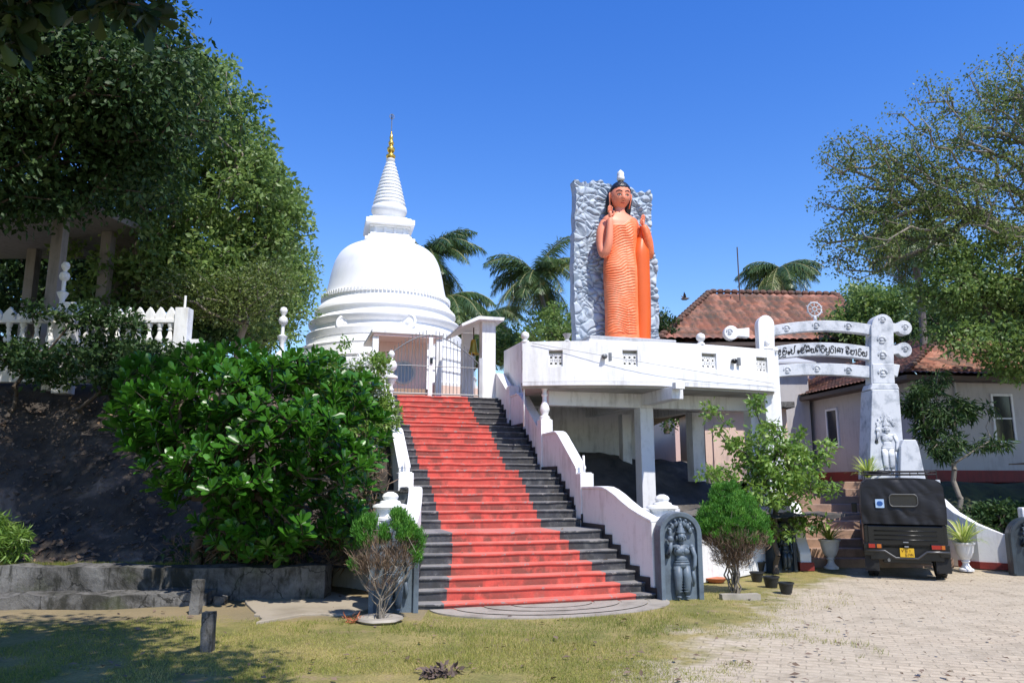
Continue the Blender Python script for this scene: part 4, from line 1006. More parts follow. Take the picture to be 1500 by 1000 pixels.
# ================================================================ GATE at the stair head
gt = thing('iron_gate', 'grey iron double gate with arched top rail across the top of the red striped stairs', 'gate', (0, 8.42, 4.0), 'S')
xa, xb, xm = -1.42, 1.10, -.20; gy = 8.42; zb = 4.03
def ztop(x): t = (x-xm)/(xb-xm) if x > xm else (xm-x)/(xm-xa); return 5.62-.72*(t**1.7)
for s, (l, r) in enumerate(((xa, xm-.035), (xm+.035, xb))):
    mb = MB(); n = 13
    for k in range(n+1):
        x = l+(r-l)*k/n; e = .13 if 0 < k < n else 0; mb.tube([(x, gy, zb), (x, gy, ztop(x)+e)], .0095 if 0 < k < n else .018, 6)
    mb.build('bars', M['steel'], gt)
    mb = MB(); mb.tube([(l+(r-l)*k/12, gy, ztop(l+(r-l)*k/12)) for k in range(13)], .016, 8); mb.build('top_rail', M['steel'], gt)
    mb = MB(); mb.tube([(l, gy, 4.78), (r, gy, 4.78)], .013, 6); mb.tube([(l, gy, zb+.02), (r, gy, zb+.02)], .022, 6); mb.build('rail', M['steel'], gt)
MB().box(xm-.055, xm+.055, gy-.03, gy+.03, zb, 5.55).build('centre_stile', M['white'], gt, bev=.005)
MB().box(xm-.02, xm+.05, gy-.06, gy-.031, 4.85, 5.0).build('lock', M['black'], gt)
MB().box(xb+.01, xb+.10, gy-.05, gy+.05, zb-.05, 5.05).build('gate_post', M['greyface'], gt)
MB().box(xa-.14, xa-.01, gy-.06, gy+.06, zb-.05, 5.05).build('gate_post', M['white'], gt)
# ================================================================ BELL TOWER
bt = thing('bell_tower', 'white bell shelter of two piers with a sloping slab roof beside the gate', 'bell shelter', (1.35, 8.7, 3.9), 'S')
MB().box(1.22, 1.60, 8.52, 8.85, 3.9, 6.10).build('pier', M['white'], bt, bev=.01)
MB().box(1.02, 1.36, 10.0, 10.2, 3.9, 6.02).build('pier', M['white2'], bt, bev=.01)
mb = MB(); mb.add([(1.06, 8.30, 6.10), (1.74, 8.30, 6.10), (1.74, 10.5, 6.10), (1.06, 10.5, 6.10), (.62, 10.5, 5.93), (.62, 8.30, 5.93)], []) if False else None
mb = MB(); mb.prism([(1.78, 6.10), (1.10, 6.10), (.62, 5.88), (.60, 5.95), (1.08, 6.19), (1.80, 6.19)], 8.32, 10.45, 'y'); mb.build('roof', M['white2'], bt, bev=.008)
bl = thing('bell', 'brass bell hanging inside the white bell shelter', 'bell', (1.12, 9.0, 5.2), 'S')
MB().lathe([(.0, .42), (.05, .41), (.08, .37), (.095, .28), (.11, .16), (.15, .04), (.17, 0), (.15, 0), (.10, .1)], (1.10, 9.0, 5.25), 20, False).build('bell_body', M['brass'], bl, smooth=True)
MB().tube([(1.10, 9.0, 5.66), (1.10, 9.0, 6.0)], .018, 6).build('hanger', M['wood'], bl); MB().ell((1.10, 9.0, 5.24), .03, .03, .04).build('clapper', M['wood'], bl)
# ================================================================ ARCH (torana) with lettering
ax_y = 18.3
ar = thing('entrance_arch', 'grey-veined white ceremonial arch of three curved beams with a wheel on top and black lettering', 'arch', (7.4, ax_y, 0))
def pa(px, py, dy=0): p = A(px, py, ax_y+dy); return (p.x, p.z)
def bodyprism(name, pts, y0, y1, mat, bev=.02): return MB().prism(pts, ax_y+y0, ax_y+y1, 'y').build(name, M[mat], ar, bev=bev)
def beam(l, r, yt, ym, yr, hpx, dy, name='beam', cl=None):
    n = 24; T = []; B = []
    for k in range(n+1):
        t = k/n; x = l+(r-l)*t; y = (1-t)**2*yt+2*t*(1-t)*(2*ym-.5*(yt+yr))+t*t*yr
        T.append(pa(x, y-hpx/2)); B.append(pa(x, y+hpx/2))
    return MB().prism(T+B[::-1], ax_y-dy, ax_y+dy, 'y').build(name, M['marble'], ar, bev=.012)
b1 = beam(1122, 1274, 487, 478, 484, 15, .10); b2 = beam(1126, 1274, 519, 512, 519, 19, .10); b3 = beam(1128, 1274, 545, 541, 546, 17, .10)
def roundend(l, r, y, hpx, rad_, right):
    n = 14; c = pa(r if right else l, y); w = pa(0, y)[0]-pa(rad_, y)[0]; w = abs(w)
    th0 = [(c[0]+w*cos(a), c[1]+w*sin(a)) for a in (np.linspace(-2.6, 2.6, n) if right else np.linspace(pi-2.6, pi+2.6, n))]
    o_ = pa(l if right else r, y+hpx/2); q = pa(l if right else r, y-hpx/2)
    mb = MB().prism([o_]+th0+[q] if right else [q]+th0+[o_], ax_y-.10, ax_y+.10, 'y'); return mb.build('beam_end', M['marble' if right else 'white'], ar, bev=.01)
roundend(1303, 1322, 481, 15, 11, True); roundend(1303, 1322, 513, 15, 11, True); roundend(1070, 1096, 488, 14, 10.5, False)
bodyprism('beam_end', [pa(1303, 549), pa(1312, 553), pa(1316, 535), pa(1303, 533)], -.1, .1, 'marble')
MB().prism([pa(1272, 563), pa(1305, 563), pa(1304, 478)]+[pa(1288.5+15.5*cos(a), 478-16*sin(a)) for a in np.linspace(0, pi, 12)]+[pa(1272, 478)], ax_y-.16, ax_y+.16, 'y').build('right_pillar', M['marble'], ar, bev=.02)
bodyprism('pillar_neck', [pa(1274, 563), pa(1306, 563), pa(1304, 534), pa(1273, 534)], -.18, .18, 'marble')
bodyprism('pillar_capital', [pa(1268, 572), pa(1311, 572), pa(1307, 563.5), pa(1271, 563.5)], -.24, .24, 'marble')
bodyprism('pillar_base', [pa(1265, 702), pa(1318, 702), pa(1308, 572.5), pa(1269, 572.5)], -.30, .30, 'marble')
bodyprism('side_block', [pa(1305, 702), pa(1342, 702), pa(1332, 655), pa(1328, 645), pa(1310, 645), pa(1306, 655)], -.44, -.302, 'marble')
# left pillar passes behind the end of the parapet; rounded head above it
MB().prism([pa(1114, 513), pa(1118, 513), (6.36, 0.0), (5.98, 0.0)] if False else [(6.30, 0), (5.92, 0), (5.78, 4.0), (6.16, 4.0)], ax_y-.14, ax_y+.14, 'y') if False else None
MB().box(5.98, 6.36, ax_y-.19, ax_y+.19, 0, 4.74).build('left_pillar', M['white'], ar, bev=.015)
MB().prism([(5.93, 4.741), (6.30, 4.741)]+[(6.03+.185*1+.0+.20*cos(a)-.08, 5.52+.24*sin(a)) for a in np.linspace(0, pi, 12)], ax_y-.14, ax_y+.14, 'y').build('pillar_head', M['white'], ar, bev=.02)
mb = MB(); mb.ell((6.13, ax_y-.15, 5.08), .07, .06, .08); mb.ell((6.13, ax_y-.15, 4.94), .16, .06, .05); mb.ell((6.30, ax_y-.15, 4.90), .08, .05, .05); mb.ell((6.0, ax_y-.15, 4.90), .05, .05, .05); mb.build('head_relief', M['white'], ar, smooth=True)
# wheel
wc = Vector((pa(1193, 453)[0], ax_y, pa(1193, 453)[1])); mb = MB(); mb.M = Matrix.Translation(wc)
mb.tube([(.17*cos(t), 0, .17*sin(t)) for t in np.linspace(0, 2*pi, 25)], .020, 8)
mb.tube([(.055*cos(t), 0, .055*sin(t)) for t in np.linspace(0, 2*pi, 13)], .02, 6)
for k in range(8):
    a = 2*pi*k/8; mb.tube([(.05*cos(a), 0, .05*sin(a)), (.165*cos(a), 0, .165*sin(a))], .011, 6); mb.ell((.20*cos(a+pi/8), 0, .20*sin(a+pi/8)), .016, .016, .016, 6, 4)
mb.tube([(0, 0, -.17), (0, 0, -.30)], [.03, .05], 8); mb.build('wheel', M['marble'], ar, smooth=True)
# small carved rosettes on the beams and figures on the right pillar
def rosette(px, py, s, dy=-.105):
    x, z = pa(px, py); mb = MB()
    for k in range(7): a = pi*k/6; mb.ell((x+.075*s*cos(a), ax_y+dy, z+.02+.05*s*sin(a)), .022*s, .02, .028*s, 8, 5)
    mb.ell((x, ax_y+dy, z), .045*s, .035, .035*s, 8, 5); mb.ell((x, ax_y+dy, z-.045*s), .06*s, .025, .02*s, 8, 5)
    mb.build('rosette', M['marble'], ar, smooth=True)
for px, py in ((1150, 482), (1193, 478), (1240, 479), (1151, 543), (1194, 541), (1240, 543)): rosette(px, py, 1.0)
for px, py in ((1067, 487), (1323, 480), (1323, 512)): rosette(px, py, .9)
rosette(1288, 548, 1.3, -.185); rosette(1287, 500, 1.2, -.165); rosette(1288, 522, 1.2, -.165); rosette(1288, 470, 1.0, -.165)
fb = MB(); x, z = pa(1294, 690); figure(fb, (0, 0), 1.25)
fb.v = [Vector((p.x+x, p.y*.32+ax_y-.30, p.z+z)) for p in fb.v]; fb.build('guardian_relief', M['marble'], ar, smooth=True)
# lettering: each character drawn from strokes on a unit square, laid along the middle beam
def arcp(cx, cy, rx, ry, a0, a1, n=8): return [(cx+rx*cos(rad(a0+(a1-a0)*k/n)), cy+ry*sin(rad(a0+(a1-a0)*k/n))) for k in range(n+1)]
def glyphs():
    loop = lambda cx, cy, r: arcp(cx, cy, r, r, 0, 360, 10)
    g = {}
    g['da'] = (.8, [arcp(.5, .5, .38, .38, 60, 290, 10)+[(.62, .25)], loop(.52, .58, .14), arcp(.55, -.12, .3, .2, 110, 330, 6)])
    g['mba'] = (1.0, [arcp(.5, .42, .42, .40, 150, 395, 12), loop(.28, .6, .13), [(.5, .75), (.55, .45), (.75, .5)], arcp(.45, -.12, .35, .2, 100, 330, 6)])
    g['i'] = (0, [arcp(-.5, .82, .34, .25, 10, 170, 8)])
    g['e'] = (.5, [loop(.2, .3, .15), arcp(.28, .3, .2, .3, 170, 380, 8)])
    g['pa'] = (.85, [[(.12, .8), (.08, .4)]+arcp(.45, .38, .36, .36, 190, 360, 8)+[(.8, .8)], loop(.2, .5, .12)])
    g['hook'] = (0, [[(-.12, .75), (-.02, 1.15), (.12, 1.2), (.1, 1.02)]])
    g['ca'] = (.95, [arcp(.5, .42, .42, .42, 40, 330, 12), loop(.45, .45, .16), [(.6, .5), (.9, .55)]])
    g['ta'] = (.95, [arcp(.5, .45, .42, .42, -40, 220, 12), loop(.25, .25, .14), loop(.55, .35, .12), [(.6, .25), (.9, .15)]])
    g['ya'] = (1.0, [loop(.2, .5, .14), [(.08, .5), (.1, .15)]+arcp(.35, .2, .22, .2, 200, 350, 6)+[(.57, .6)], arcp(.75, .25, .2, .24, 180, 360, 6)+[(.95, .8)]])
    g['ga'] = (.85, [arcp(.45, .42, .38, .42, -30, 200, 12), loop(.22, .25, .13)])
    g['ra'] = (.8, [arcp(.42, .32, .34, .34, 60, 400, 12), arcp(.5, .78, .3, .2, 200, 20, 8)])
    g['u'] = (0, [arcp(-.4, -.1, .35, .2, 200, 360, 6)+[(-.05, .1)]])
    g['aa'] = (.35, [[(.05, .75), (.15, .85), (.22, .6), (.2, .0), (.05, .05)]])
    g['na'] = (1.3, [loop(.2, .35, .15), arcp(.38, .4, .3, .4, 20, 200, 8), loop(.65, .3, .13), arcp(.9, .35, .3, .4, -60, 160, 8), [(1.05, .1), (1.3, .7)]])
    g['va'] = (.8, [arcp(.42, .42, .36, .42, 30, 340, 12), loop(.35, .35, .14), [(.4, .8), (.75, .8)]])
    g['ha'] = (.95, [loop(.22, .5, .15), arcp(.45, .4, .38, .4, 190, 350, 8)+[(.88, .7)], [(.4, .5), (.55, .6), (.88, .62)]])
    g[' '] = (.28, [])
    return g
GL = glyphs(); seq = ['da', 'mba', 'i', 'e', 'pa', 'hook', ' ', 'e', 'ca', 'hook', 'ta', 'i', 'ya', 'ga', 'i', 'ra', 'i', 'pa', 'u', 'ra', 'aa', 'na', ' ', 'va', 'i', 'ha', 'aa', 'ra', 'ya']
tot = sum(GL[g][0]+.10*(GL[g][0] > 0) for g in seq); pxl, pxr = 1137, 1268; cur = 0
for g in seq:
    adv, strokes = GL[g]; mb = MB()
    if strokes:
        for s in strokes:
            pts = []
            for (u, v) in s:
                t = (cur+u-(.10 if adv == 0 else 0))/tot; px = pxl+(pxr-pxl)*t; tt = (px-1126)/146; yc = (1-tt)**2*519+2*tt*(1-tt)*(2*512-519)+tt*tt*519
                x, z = pa(px, yc+5.0-v*10.0); pts.append((x, ax_y-.104, z))
            mb.tube(pts, .0115, 5, True, 1.0, (0, 1, 0))
        mb.build('letter', M['letter'], ar)
    cur += adv+(.10 if adv else 0)
# ================================================================ BROWN STEPS behind the jeep
bs = thing('brown_steps', 'flight of worn brown concrete steps behind the jeep leading up to the house', 'steps', (7.8, 17.1, 0))
mb = MB()
for k in range(10): mb.box(6.2, 9.45, 17.0+k*.34, 20.6, k*.18-.02, (k+1)*.18-(.001 if k < 9 else .0))
mb.build('steps', M['tanstep'], bs, bev=.015)
lw = thing('white_step_wall', 'rounded white step wall with red foot left of the brown steps', 'wall', (5.9, 16.8, 0))
mb = MB(); pf_ = [(16.35, 0), (16.35, .35), (16.55, .62), (16.6, 1.0), (16.8, 1.32), (17.3, 1.45), (18.05, 1.6), (18.05, 0)]
mb.prism(pf_, 5.93, 6.17, 'x'); mb.build('wall', M['white'], lw, bev=.03)
mb = MB(); mb.prism([(16.30, 0), (16.30, .17), (17.2, .17), (17.2, 0)], 5.90, 6.20, 'x'); mb.build('foot_band', M['redband'], lw, bev=.01)
rw2 = thing('wing_wall', 'stained white wing wall sweeping down to the right of the jeep with a red foot', 'wall', (9.9, 16.6, 0))
pth = [(9.5, 18.1), (9.52, 17.6), (9.62, 17.15), (9.85, 16.75), (10.25, 16.45), (10.8, 16.25)]
mb = MB(); mb.strip(pth, [0]*6, [1.78, 1.45, 1.15, .92, .72, .60], .2); mb.build('wall', M['white2'], rw2, bev=.015)
mb = MB(); mb.strip([(p[0]-.01, p[1]-.02) for p in pth[2:]], [0]*4, [.14]*4, .1); mb.build('foot_band', M['redband'], rw2)
pr2 = thing('pier', 'pale square pier under the right-hand side of the arch', 'pier', (9.55, 18.3, 0)); MB().box(8.35, 9.42, 18.05, 18.6, 0, 1.88).build('block', M['marble'], pr2, bev=.02); MB().box(9.46, 9.72, 17.7, 18.0, 0, 1.84).build('post', M['marble'], pr2, bev=.02)
pr3 = thing('pier', 'short white pier standing behind the dark blue guardstone at the right edge', 'pier', (10.5, 16.3, 0)); MB().box(10.42, 10.75, 16.05, 16.22, 0, 1.28).build('block', M['white2'], pr3, bev=.03)
# ================================================================ HOUSES
def tiled(name, parent, quads, row=.32, pitch=.24, amp=.035, seed=0):
    """quads: (eave0, eave1, ridge1, ridge0); real courses of rounded tiles"""
    rs = np.random.RandomState(seed); VV = []; FF = []; TT = []; base = 0
    for e0, e1, r1, r0 in quads:
        e0, e1, r1, r0 = [np.array(q, float) for q in (e0, e1, r1, r0)]
        ux = (e1-e0); L = np.linalg.norm(ux); ux /= L; mid = (r0+r1)/2-(e0+e1)/2; mid -= ux*mid.dot(ux); H = np.linalg.norm(mid); uy = mid/H; nn = np.cross(ux, uy)
        nn = nn if nn[2] > 0 else -nn
        a0 = (r0-e0).dot(ux); a1 = (r1-e0).dot(ux); nr = max(2, int(H/row)); m = 4; xs = np.arange(min(0, a0), max(L, a1)+pitch/m, pitch/m)
        wav = np.abs(np.sin(np.arange(len(xs))*pi/m))*amp
        ntile = len(xs)//m+2
        for r in range(nr):
            t0, t1 = r/nr, (r+1)/nr; tl = rs.rand(ntile)
            for t, lift in ((t0, row*.17), (t1, 0.0)):
                lo, hi = a0*t, L+(a1-L)*t; xc = np.clip(xs, lo, hi)
                V = e0+ux*xc[:, None]+uy*(H*t)+nn*(wav+lift)[:, None]; V[:, 2] += 0; VV.append(V); TT.append(tl[(np.arange(len(xs))//m)])
            k = base+np.arange(len(xs)-1); n = len(xs); FF.append(np.stack([k, k+1, k+n+1, k+n], -1)); base += 2*n
            # riser between courses
            if r:
                FF.append(np.stack([k-n, k-n+1, k+1, k], -1))
    off = np.array(OFF.get(parent.name, Vector())); V = np.concatenate(VV)-off
    return link(name, fast_mesh(name, V, FF, np.concatenate(TT)), M['tile'], parent)
# near house, its own frame
HT = rad(7.9); HO = Vector((12.06, 23, 1.79))
def H(x, y, z=0): return Vector((HO.x+x*cos(HT)-y*sin(HT), HO.y+x*sin(HT)+y*cos(HT), HO.z+z))
nh = thing('near_house', 'low pale house with clay tile roof and dark red wall foot behind the arch', 'house', tuple(HO), 'L', rz=HT); OFF[nh.name] = Vector((0, 0, 0))
EH = 3.15
mb = MB(); mb.box(0, 9, 0, 10.5, .34, EH); mb.build('wall', M['house'], nh)
mb = MB(); mb.box(-.03, 9.03, -.03, 10.53, -1.9, .34); mb.build('wall_foot', M['redband'], nh)
ov = .55; ez = EH-.02; rz_ = 5.35
e = [(-ov, -ov, ez), (9+ov, -ov, ez), (9+ov, 10.5+ov, ez), (-ov, 10.5+ov, ez)]; r = [(4.5, 4.2, rz_), (4.5, 7.2, rz_)]
tiled('roof', nh, [(e[0], e[1], r[0], r[0]), (e[1], e[2], r[1], r[0]), (e[2], e[3], r[1], r[1]), (e[3], e[0], r[0], r[1])], .30, .22, .03, 3)
mb = MB(); mb.box(-ov, 9+ov, -ov, 10.5+ov, ez-.16, ez-.03); mb.build('eave', M['wood'], nh)
mb = MB()
for k in range(16):
    for (a, b) in ((e[0], r[0]), (e[3], r[1]), (e[1], r[0])):
        p = Vector(a).lerp(Vector(b), (k+.5)/16); mb.ell(p+Vector((0, 0, .07)), .10, .16, .08, 8, 5)
for k in range(10): mb.ell(Vector(r[0]).lerp(Vector(r[1]), (k+.5)/10)+Vector((0, 0, .06)), .10, .18, .08, 8, 5)
mb.build('ridge_tiles', M['tile'], nh)
def window(parent, x, y, z, w, h, axis, bars=1, mat='glassd', fr='white'):
    """recessed sash window on a wall facing -x (axis 'x') or -y"""
    mb = MB(); mg = MB(); t = .07
    def bx(m, a0, a1, b0, b1, d0, d1):
        if axis == 'x': m.box(x+d0, x+d1, y+a0, y+a1, z+b0, z+b1)
        else: m.box(x+a0, x+a1, y+d0, y+d1, z+b0, z+b1)
    bx(mb, -t, 0, -t, h+t, -.05, .05); bx(mb, w, w+t, -t, h+t, -.05, .05); bx(mb, 0, w, h, h+t, -.05, .05); bx(mb, 0, w, -t, 0, -.07, .05)
    for k in range(1, bars+1): bx(mb, 0, w, h*k/(bars+1)-.02, h*k/(bars+1)+.02, -.035, .03)
    bx(mg, 0, w, 0, h, -.012, .04)
    o = mb.build('window', M[fr], parent, bev=.004); mg.build('pane', M[mat], o); return o
window(nh, -.0, 4.2, 1.25, .62, 1.25, 'x', 0); window(nh, 0, -.0, 0, 0, 0, 'x') if False else None
mb = MB(); mb.box(-.06, .04, 1.15, 2.1, .05, 2.25); dr = mb.build('door_frame', M['white'], nh); MB().box(-.075, -.061, 1.22, 2.03, .08, 2.18).build('door', simple('pale_door', (.42, .40, .42), .5), dr)
MB().box(-.09, -.076, 1.4, 1.62, 1.1, 1.6).build('notice', M['greyface'], dr)
window(nh, .12, 0, 1.22, .42, 1.35, 'y', 1); window(nh, 2.6, 0, 1.22, .6, 1.35, 'y', 1)
# downpipe and cable on the front wall
MB().tube([(1.35, -.06, 3.0), (1.35, -.06, 2.1)], .035, 8).build('downpipe', M['greyface'], nh)
# far house on the slope
fh = thing('far_house', 'large house with a hipped red clay tile roof behind the platform', 'house', (12, 34, 1.8))
FT = rad(4)
E0 = A(966, 498, 33); E1 = A(1275, 512, 33.5); R0 = A(1040, 430, 37.5); R1 = A(1226, 447, 38); ze = E0.z
E1.z = ze; R1.z = R0.z
Bk0 = Vector((E0.x-.3, 42.5, ze)); Bk1 = Vector((E1.x, 43, ze))
tiled('roof', fh, [(E0, E1, R1, R0), (E1, Bk1, R1, R1), (Bk1, Bk0, R0, R1), (Bk0, E0, R0, R0)], .62, .34, .06, 9)
mb = MB(); mb.box(E0.x+.7, E1.x-.7, 33.8, 42, 1.8, ze-.05); mb.build('wall', M['pinkwall'], fh)
mb = MB(); mb.box(E0.x+.1, E1.x-.1, 33.15, 42.4, ze-.22, ze-.06); mb.build('eave', M['wood'], fh)
for k in range(3): window(fh, E0.x+2.2+k*2.6, 33.8, 5.2, .8, 1.4, 'y', 1)
mb = MB()
for a, b, n in ((E0, R0, 18), (R0, R1, 18), (E1, R1, 18)):
    for k in range(n): mb.ell(a.lerp(b, (k+.5)/n)+Vector((0, 0, .12)), .2, .16, .13, 8, 5)
mb.build('ridge_tiles', M['tile'], fh)
an = thing('antenna', 'thin dark antenna mast rising from the far tiled roof', 'antenna', tuple(A(1084, 432, 36.5))); p = A(1084, 440, 36.5); MB().tube([p, (p.x, p.y, A(1084, 362, 36.5).z)], .03, 6).build('mast', M['wood'], an)
# peach annexe seen beneath the platform
px_ = thing('annexe', 'small peach-walled annexe with grey roof seen through the gap under the platform', 'outbuilding', (6.9, 25.5, 1.8))
MB().box(6.3, 9.0, 25.2, 29, 1.8, 4.15).build('wall', M['peach'], px_); MB().box(6.0, 9.15, 24.8, 29.2, 4.151, 4.35).build('roof', M['concrete'], px_, bev=.02)
MB().box(7.95, 8.1, 24.95, 25.1, 1.8, 4.15).build('post', M['white'], px_)
MB().box(6.55, 7.3, 25.15, 25.199, 1.8, 3.6).build('door', M['peach'], px_)
g0 = thing('grey_shed_roof', 'grey sheet roof glimpsed between the beams of the arch', 'shed', (9.4, 29, 1.8))
MB().prism([(28.2, 6.1), (31, 6.8), (31, 6.85), (28.2, 6.17)], 8.9, 11.3, 'x').build('roof_sheet', M['greyface'], g0); MB().box(9.1, 11.1, 28.6, 31, 1.8, 6.12).build('wall', M['house'], g0)
# ================================================================ LEFT: retaining wall, ledge, stone posts
rt = thing('retaining_wall', 'weathered grey concrete retaining wall at the foot of the rocky slope', 'wall', (-6, 12.5, 0))
def rough_box(x0, x1, y0, y1, z0, z1, amp, sc, n=(60, 5, 8), seed=0):
    nx, ny, nz = n; idx = {}; V = []; F = []
    def vid(i, j, k):
        if (i, j, k) not in idx: idx[(i, j, k)] = len(V); V.append((x0+(x1-x0)*i/nx, y0+(y1-y0)*j/ny, z0+(z1-z0)*k/nz))
        return idx[(i, j, k)]
    for i in range(nx):
        for j in range(ny): F += [(vid(i, j, nz), vid(i+1, j, nz), vid(i+1, j+1, nz), vid(i, j+1, nz)), (vid(i, j, 0), vid(i, j+1, 0), vid(i+1, j+1, 0), vid(i+1, j, 0))]
        for k in range(nz): F += [(vid(i, 0, k), vid(i+1, 0, k), vid(i+1, 0, k+1), vid(i, 0, k+1)), (vid(i, ny, k), vid(i, ny, k+1), vid(i+1, ny, k+1), vid(i+1, ny, k))]
    for j in range(ny):
        for k in range(nz): F += [(vid(0, j, k), vid(0, j, k+1), vid(0, j+1, k+1), vid(0, j+1, k)), (vid(nx, j, k), vid(nx, j+1, k), vid(nx, j+1, k+1), vid(nx, j, k+1))]
    V = np.array(V); V = V+np.stack([fbm(V+seed, sc, 4), fbm(V+seed+20, sc, 4), fbm(V+seed+40, sc, 4)], -1)*amp
    mb = MB(); mb.v = [Vector(p) for p in V]; mb.f = [list(f) for f in F]; mb.m = [0]*len(F); return mb
rough_box(-16, -2.9, 12.35, 12.75, -.05, .50, .10, 2.2, (150, 4, 8)).build('wall', M['concrete'], rt, auto=40)
ld = thing('stone_ledge', 'low dark rubble ledge in front of the grey retaining wall', 'ledge', (-6, 11.6, 0))
mb = rough_box(-15, 0, 0, .5, -.05, .17, .16, 3.2, (150, 6, 4), 5)
for p in mb.v: p.y += 11.35+(p.x+4.6)*.11*(1 if p.x > -9 else 1); p.x = p.x-4.55
mb.build('ledge', M['concrete'], ld, auto=40)
def post(px, py, h, w, label, tilt):
    g = G(px, py); t = thing('stone_post', label, 'post', tuple(g), 'L', 'old stone marker posts on the grass'); mb = rough_box(-w/2, w/2, -w/2, w/2, -.05, h, .03, 6, (4, 4, 10), px)
    mb.v = [Matrix.Rotation(tilt, 4, 'Y') @ p for p in mb.v]; mb.build('shaft', M['concrete'], t, auto=40)
post(286, 899, .46, .13, 'taller grey stone post at the end of the rubble ledge', .04); post(304, 951, .40, .12, 'short square grey stone post standing alone in the grass', -.02); post(322, 884, .12, .16, 'stub of a broken grey stone post', .1)
# ================================================================ TERRACE BALUSTRADE, top left
def spike_bal(x0, x1, y, zb, zt, label, nb):
    t = thing('terrace_balustrade', label, 'balustrade', ((x0+x1)/2, y, zb), 'W', 'white terrace balustrades')
    MB().box(x0, x1, y-.10, y+.10, zb-.6, zb+.16).build('plinth', M['white2'], t, bev=.01); MB().box(x0, x1, y-.08, y+.08, zt-.08, zt+.0).build('rail', M['white'], t, bev=.01)
    H_ = zt-.08-zb-.16
    for k in range(nb):
        x = x0+(x1-x0)*(k+.5)/nb; MB().lathe([(.07, 0), (.07, .05), (.04, .08), (.085, .2), (.09, .27), (.05, .38), (.035, .5), (.05, .52), (.05, .56), (.035, .58), (.06, .66), (.07, .7), (.07, .7+.0)] if False else [(r*1.0, q*H_) for r, q in [(.07, 0), (.07, .07), (.04, .12), (.08, .25), (.085, .35), (.05, .5), (.035, .66), (.05, .70), (.05, .75), (.035, .78), (.065, .92), (.065, 1)]], (x, y, zb+.16), 10).build('baluster', M['white'], t, auto=40)
    w = (x1-x0)/nb
    for k in range(nb):
        x = x0+w*(k+.5); MB().prism([(x-w*.46, zt+.001), (x+w*.46, zt+.001), (x+w*.46, zt+.10), (x+w*.3, zt+.17), (x, zt+.27), (x-w*.3, zt+.17), (x-w*.46, zt+.10)], y-.05, y+.05, 'y').build('petal_crest', M['white'], t, bev=.008)
    return t
q = A(262, 490, 16); zt = A(240, 468, 16).z; zb = A(240, 512, 16).z
spike_bal(-9.15, q.x-.08, 16.0, zb-.1, zt, 'sunlit white terrace balustrade with petal crests behind the big bush', 9)
spike_bal(-13.2, -9.65, 16.0, zb-.1, zt, 'shaded white terrace balustrade with petal crests at the far left', 12)
def tpost(x, y, w, z0, z1, label, pipe=True):
    t = thing('terrace_post', label, 'post', (x, y, z0)); MB().box(x-w, x+w, y-w, y+w, z0, z1).build('shaft', M['white'], t, bev=.012)
    if pipe: MB().tube([(x, y, z1), (x, y, z1+.28)], .025, 8).build('pipe', M['white'], t)
tpost(q.x+.08, 16, .14, 3.6, A(268, 452, 16).z, 'white square post with a short pipe at the end of the terrace balustrade'); tpost(q.x+.40, 16, .12, 3.6, A(290, 498, 16).z, 'lower white post beside the end post of the terrace balustrade', False)
tpost(-9.4, 16, .16, 3.6, zt+.35, 'shaded white post between the two terrace balustrades', False)
def lamp(px, D, pyt, label):
    p = A(px, pyt, D); t = thing('finial_lamp', label, 'finial', (p.x, D, p.z-1.15)); MB().lathe([(.14, 0), (.13, .05), (.06, .12), (.05, .3), (.10, .4), (.12, .46), (.04, .5), (.04, .72), (.09, .76), (.11, .83), (.09, .9), (.04, .93), (.04, .96), (.08, 1.02), (.09, 1.08), (.06, 1.14), (.0, 1.16)], (p.x, D, p.z-1.15), 14).build('shaft', M['white'], t, auto=40)
    MB().box(p.x-.16, p.x+.16, D-.16, D+.16, 3.7, p.z-1.15).build('pier', M['white2'], t, bev=.01)
lamp(416, 17.5, 450, 'slim white finial standing above the big bush left of the stupa'); lamp(97, 16.3, 384, 'white finial in the shade in front of the pavilion')
# stub balustrade below the stupa behind the flowering shrub
tb = thing('terrace_balustrade', 'low white terrace wall half hidden by the flowering shrub below the stupa', 'balustrade', (-3.9, 18.5, 3.97), 'W', 'white terrace balustrades')
MB().box(-5.6, -2.9, 18.4, 18.6, 3.6, 4.2).build('plinth', M['white2'], tb, bev=.01); MB().box(-5.6, -2.9, 18.42, 18.58, 4.62, 4.70).build('rail', M['white'], tb)
for k in range(9): MB().lathe([(.06, 0), (.04, .05), (.08, .15), (.04, .3), (.06, .42)], (-5.45+k*.3, 18.5, 4.2), 8).build('baluster', M['white'], tb, auto=40)
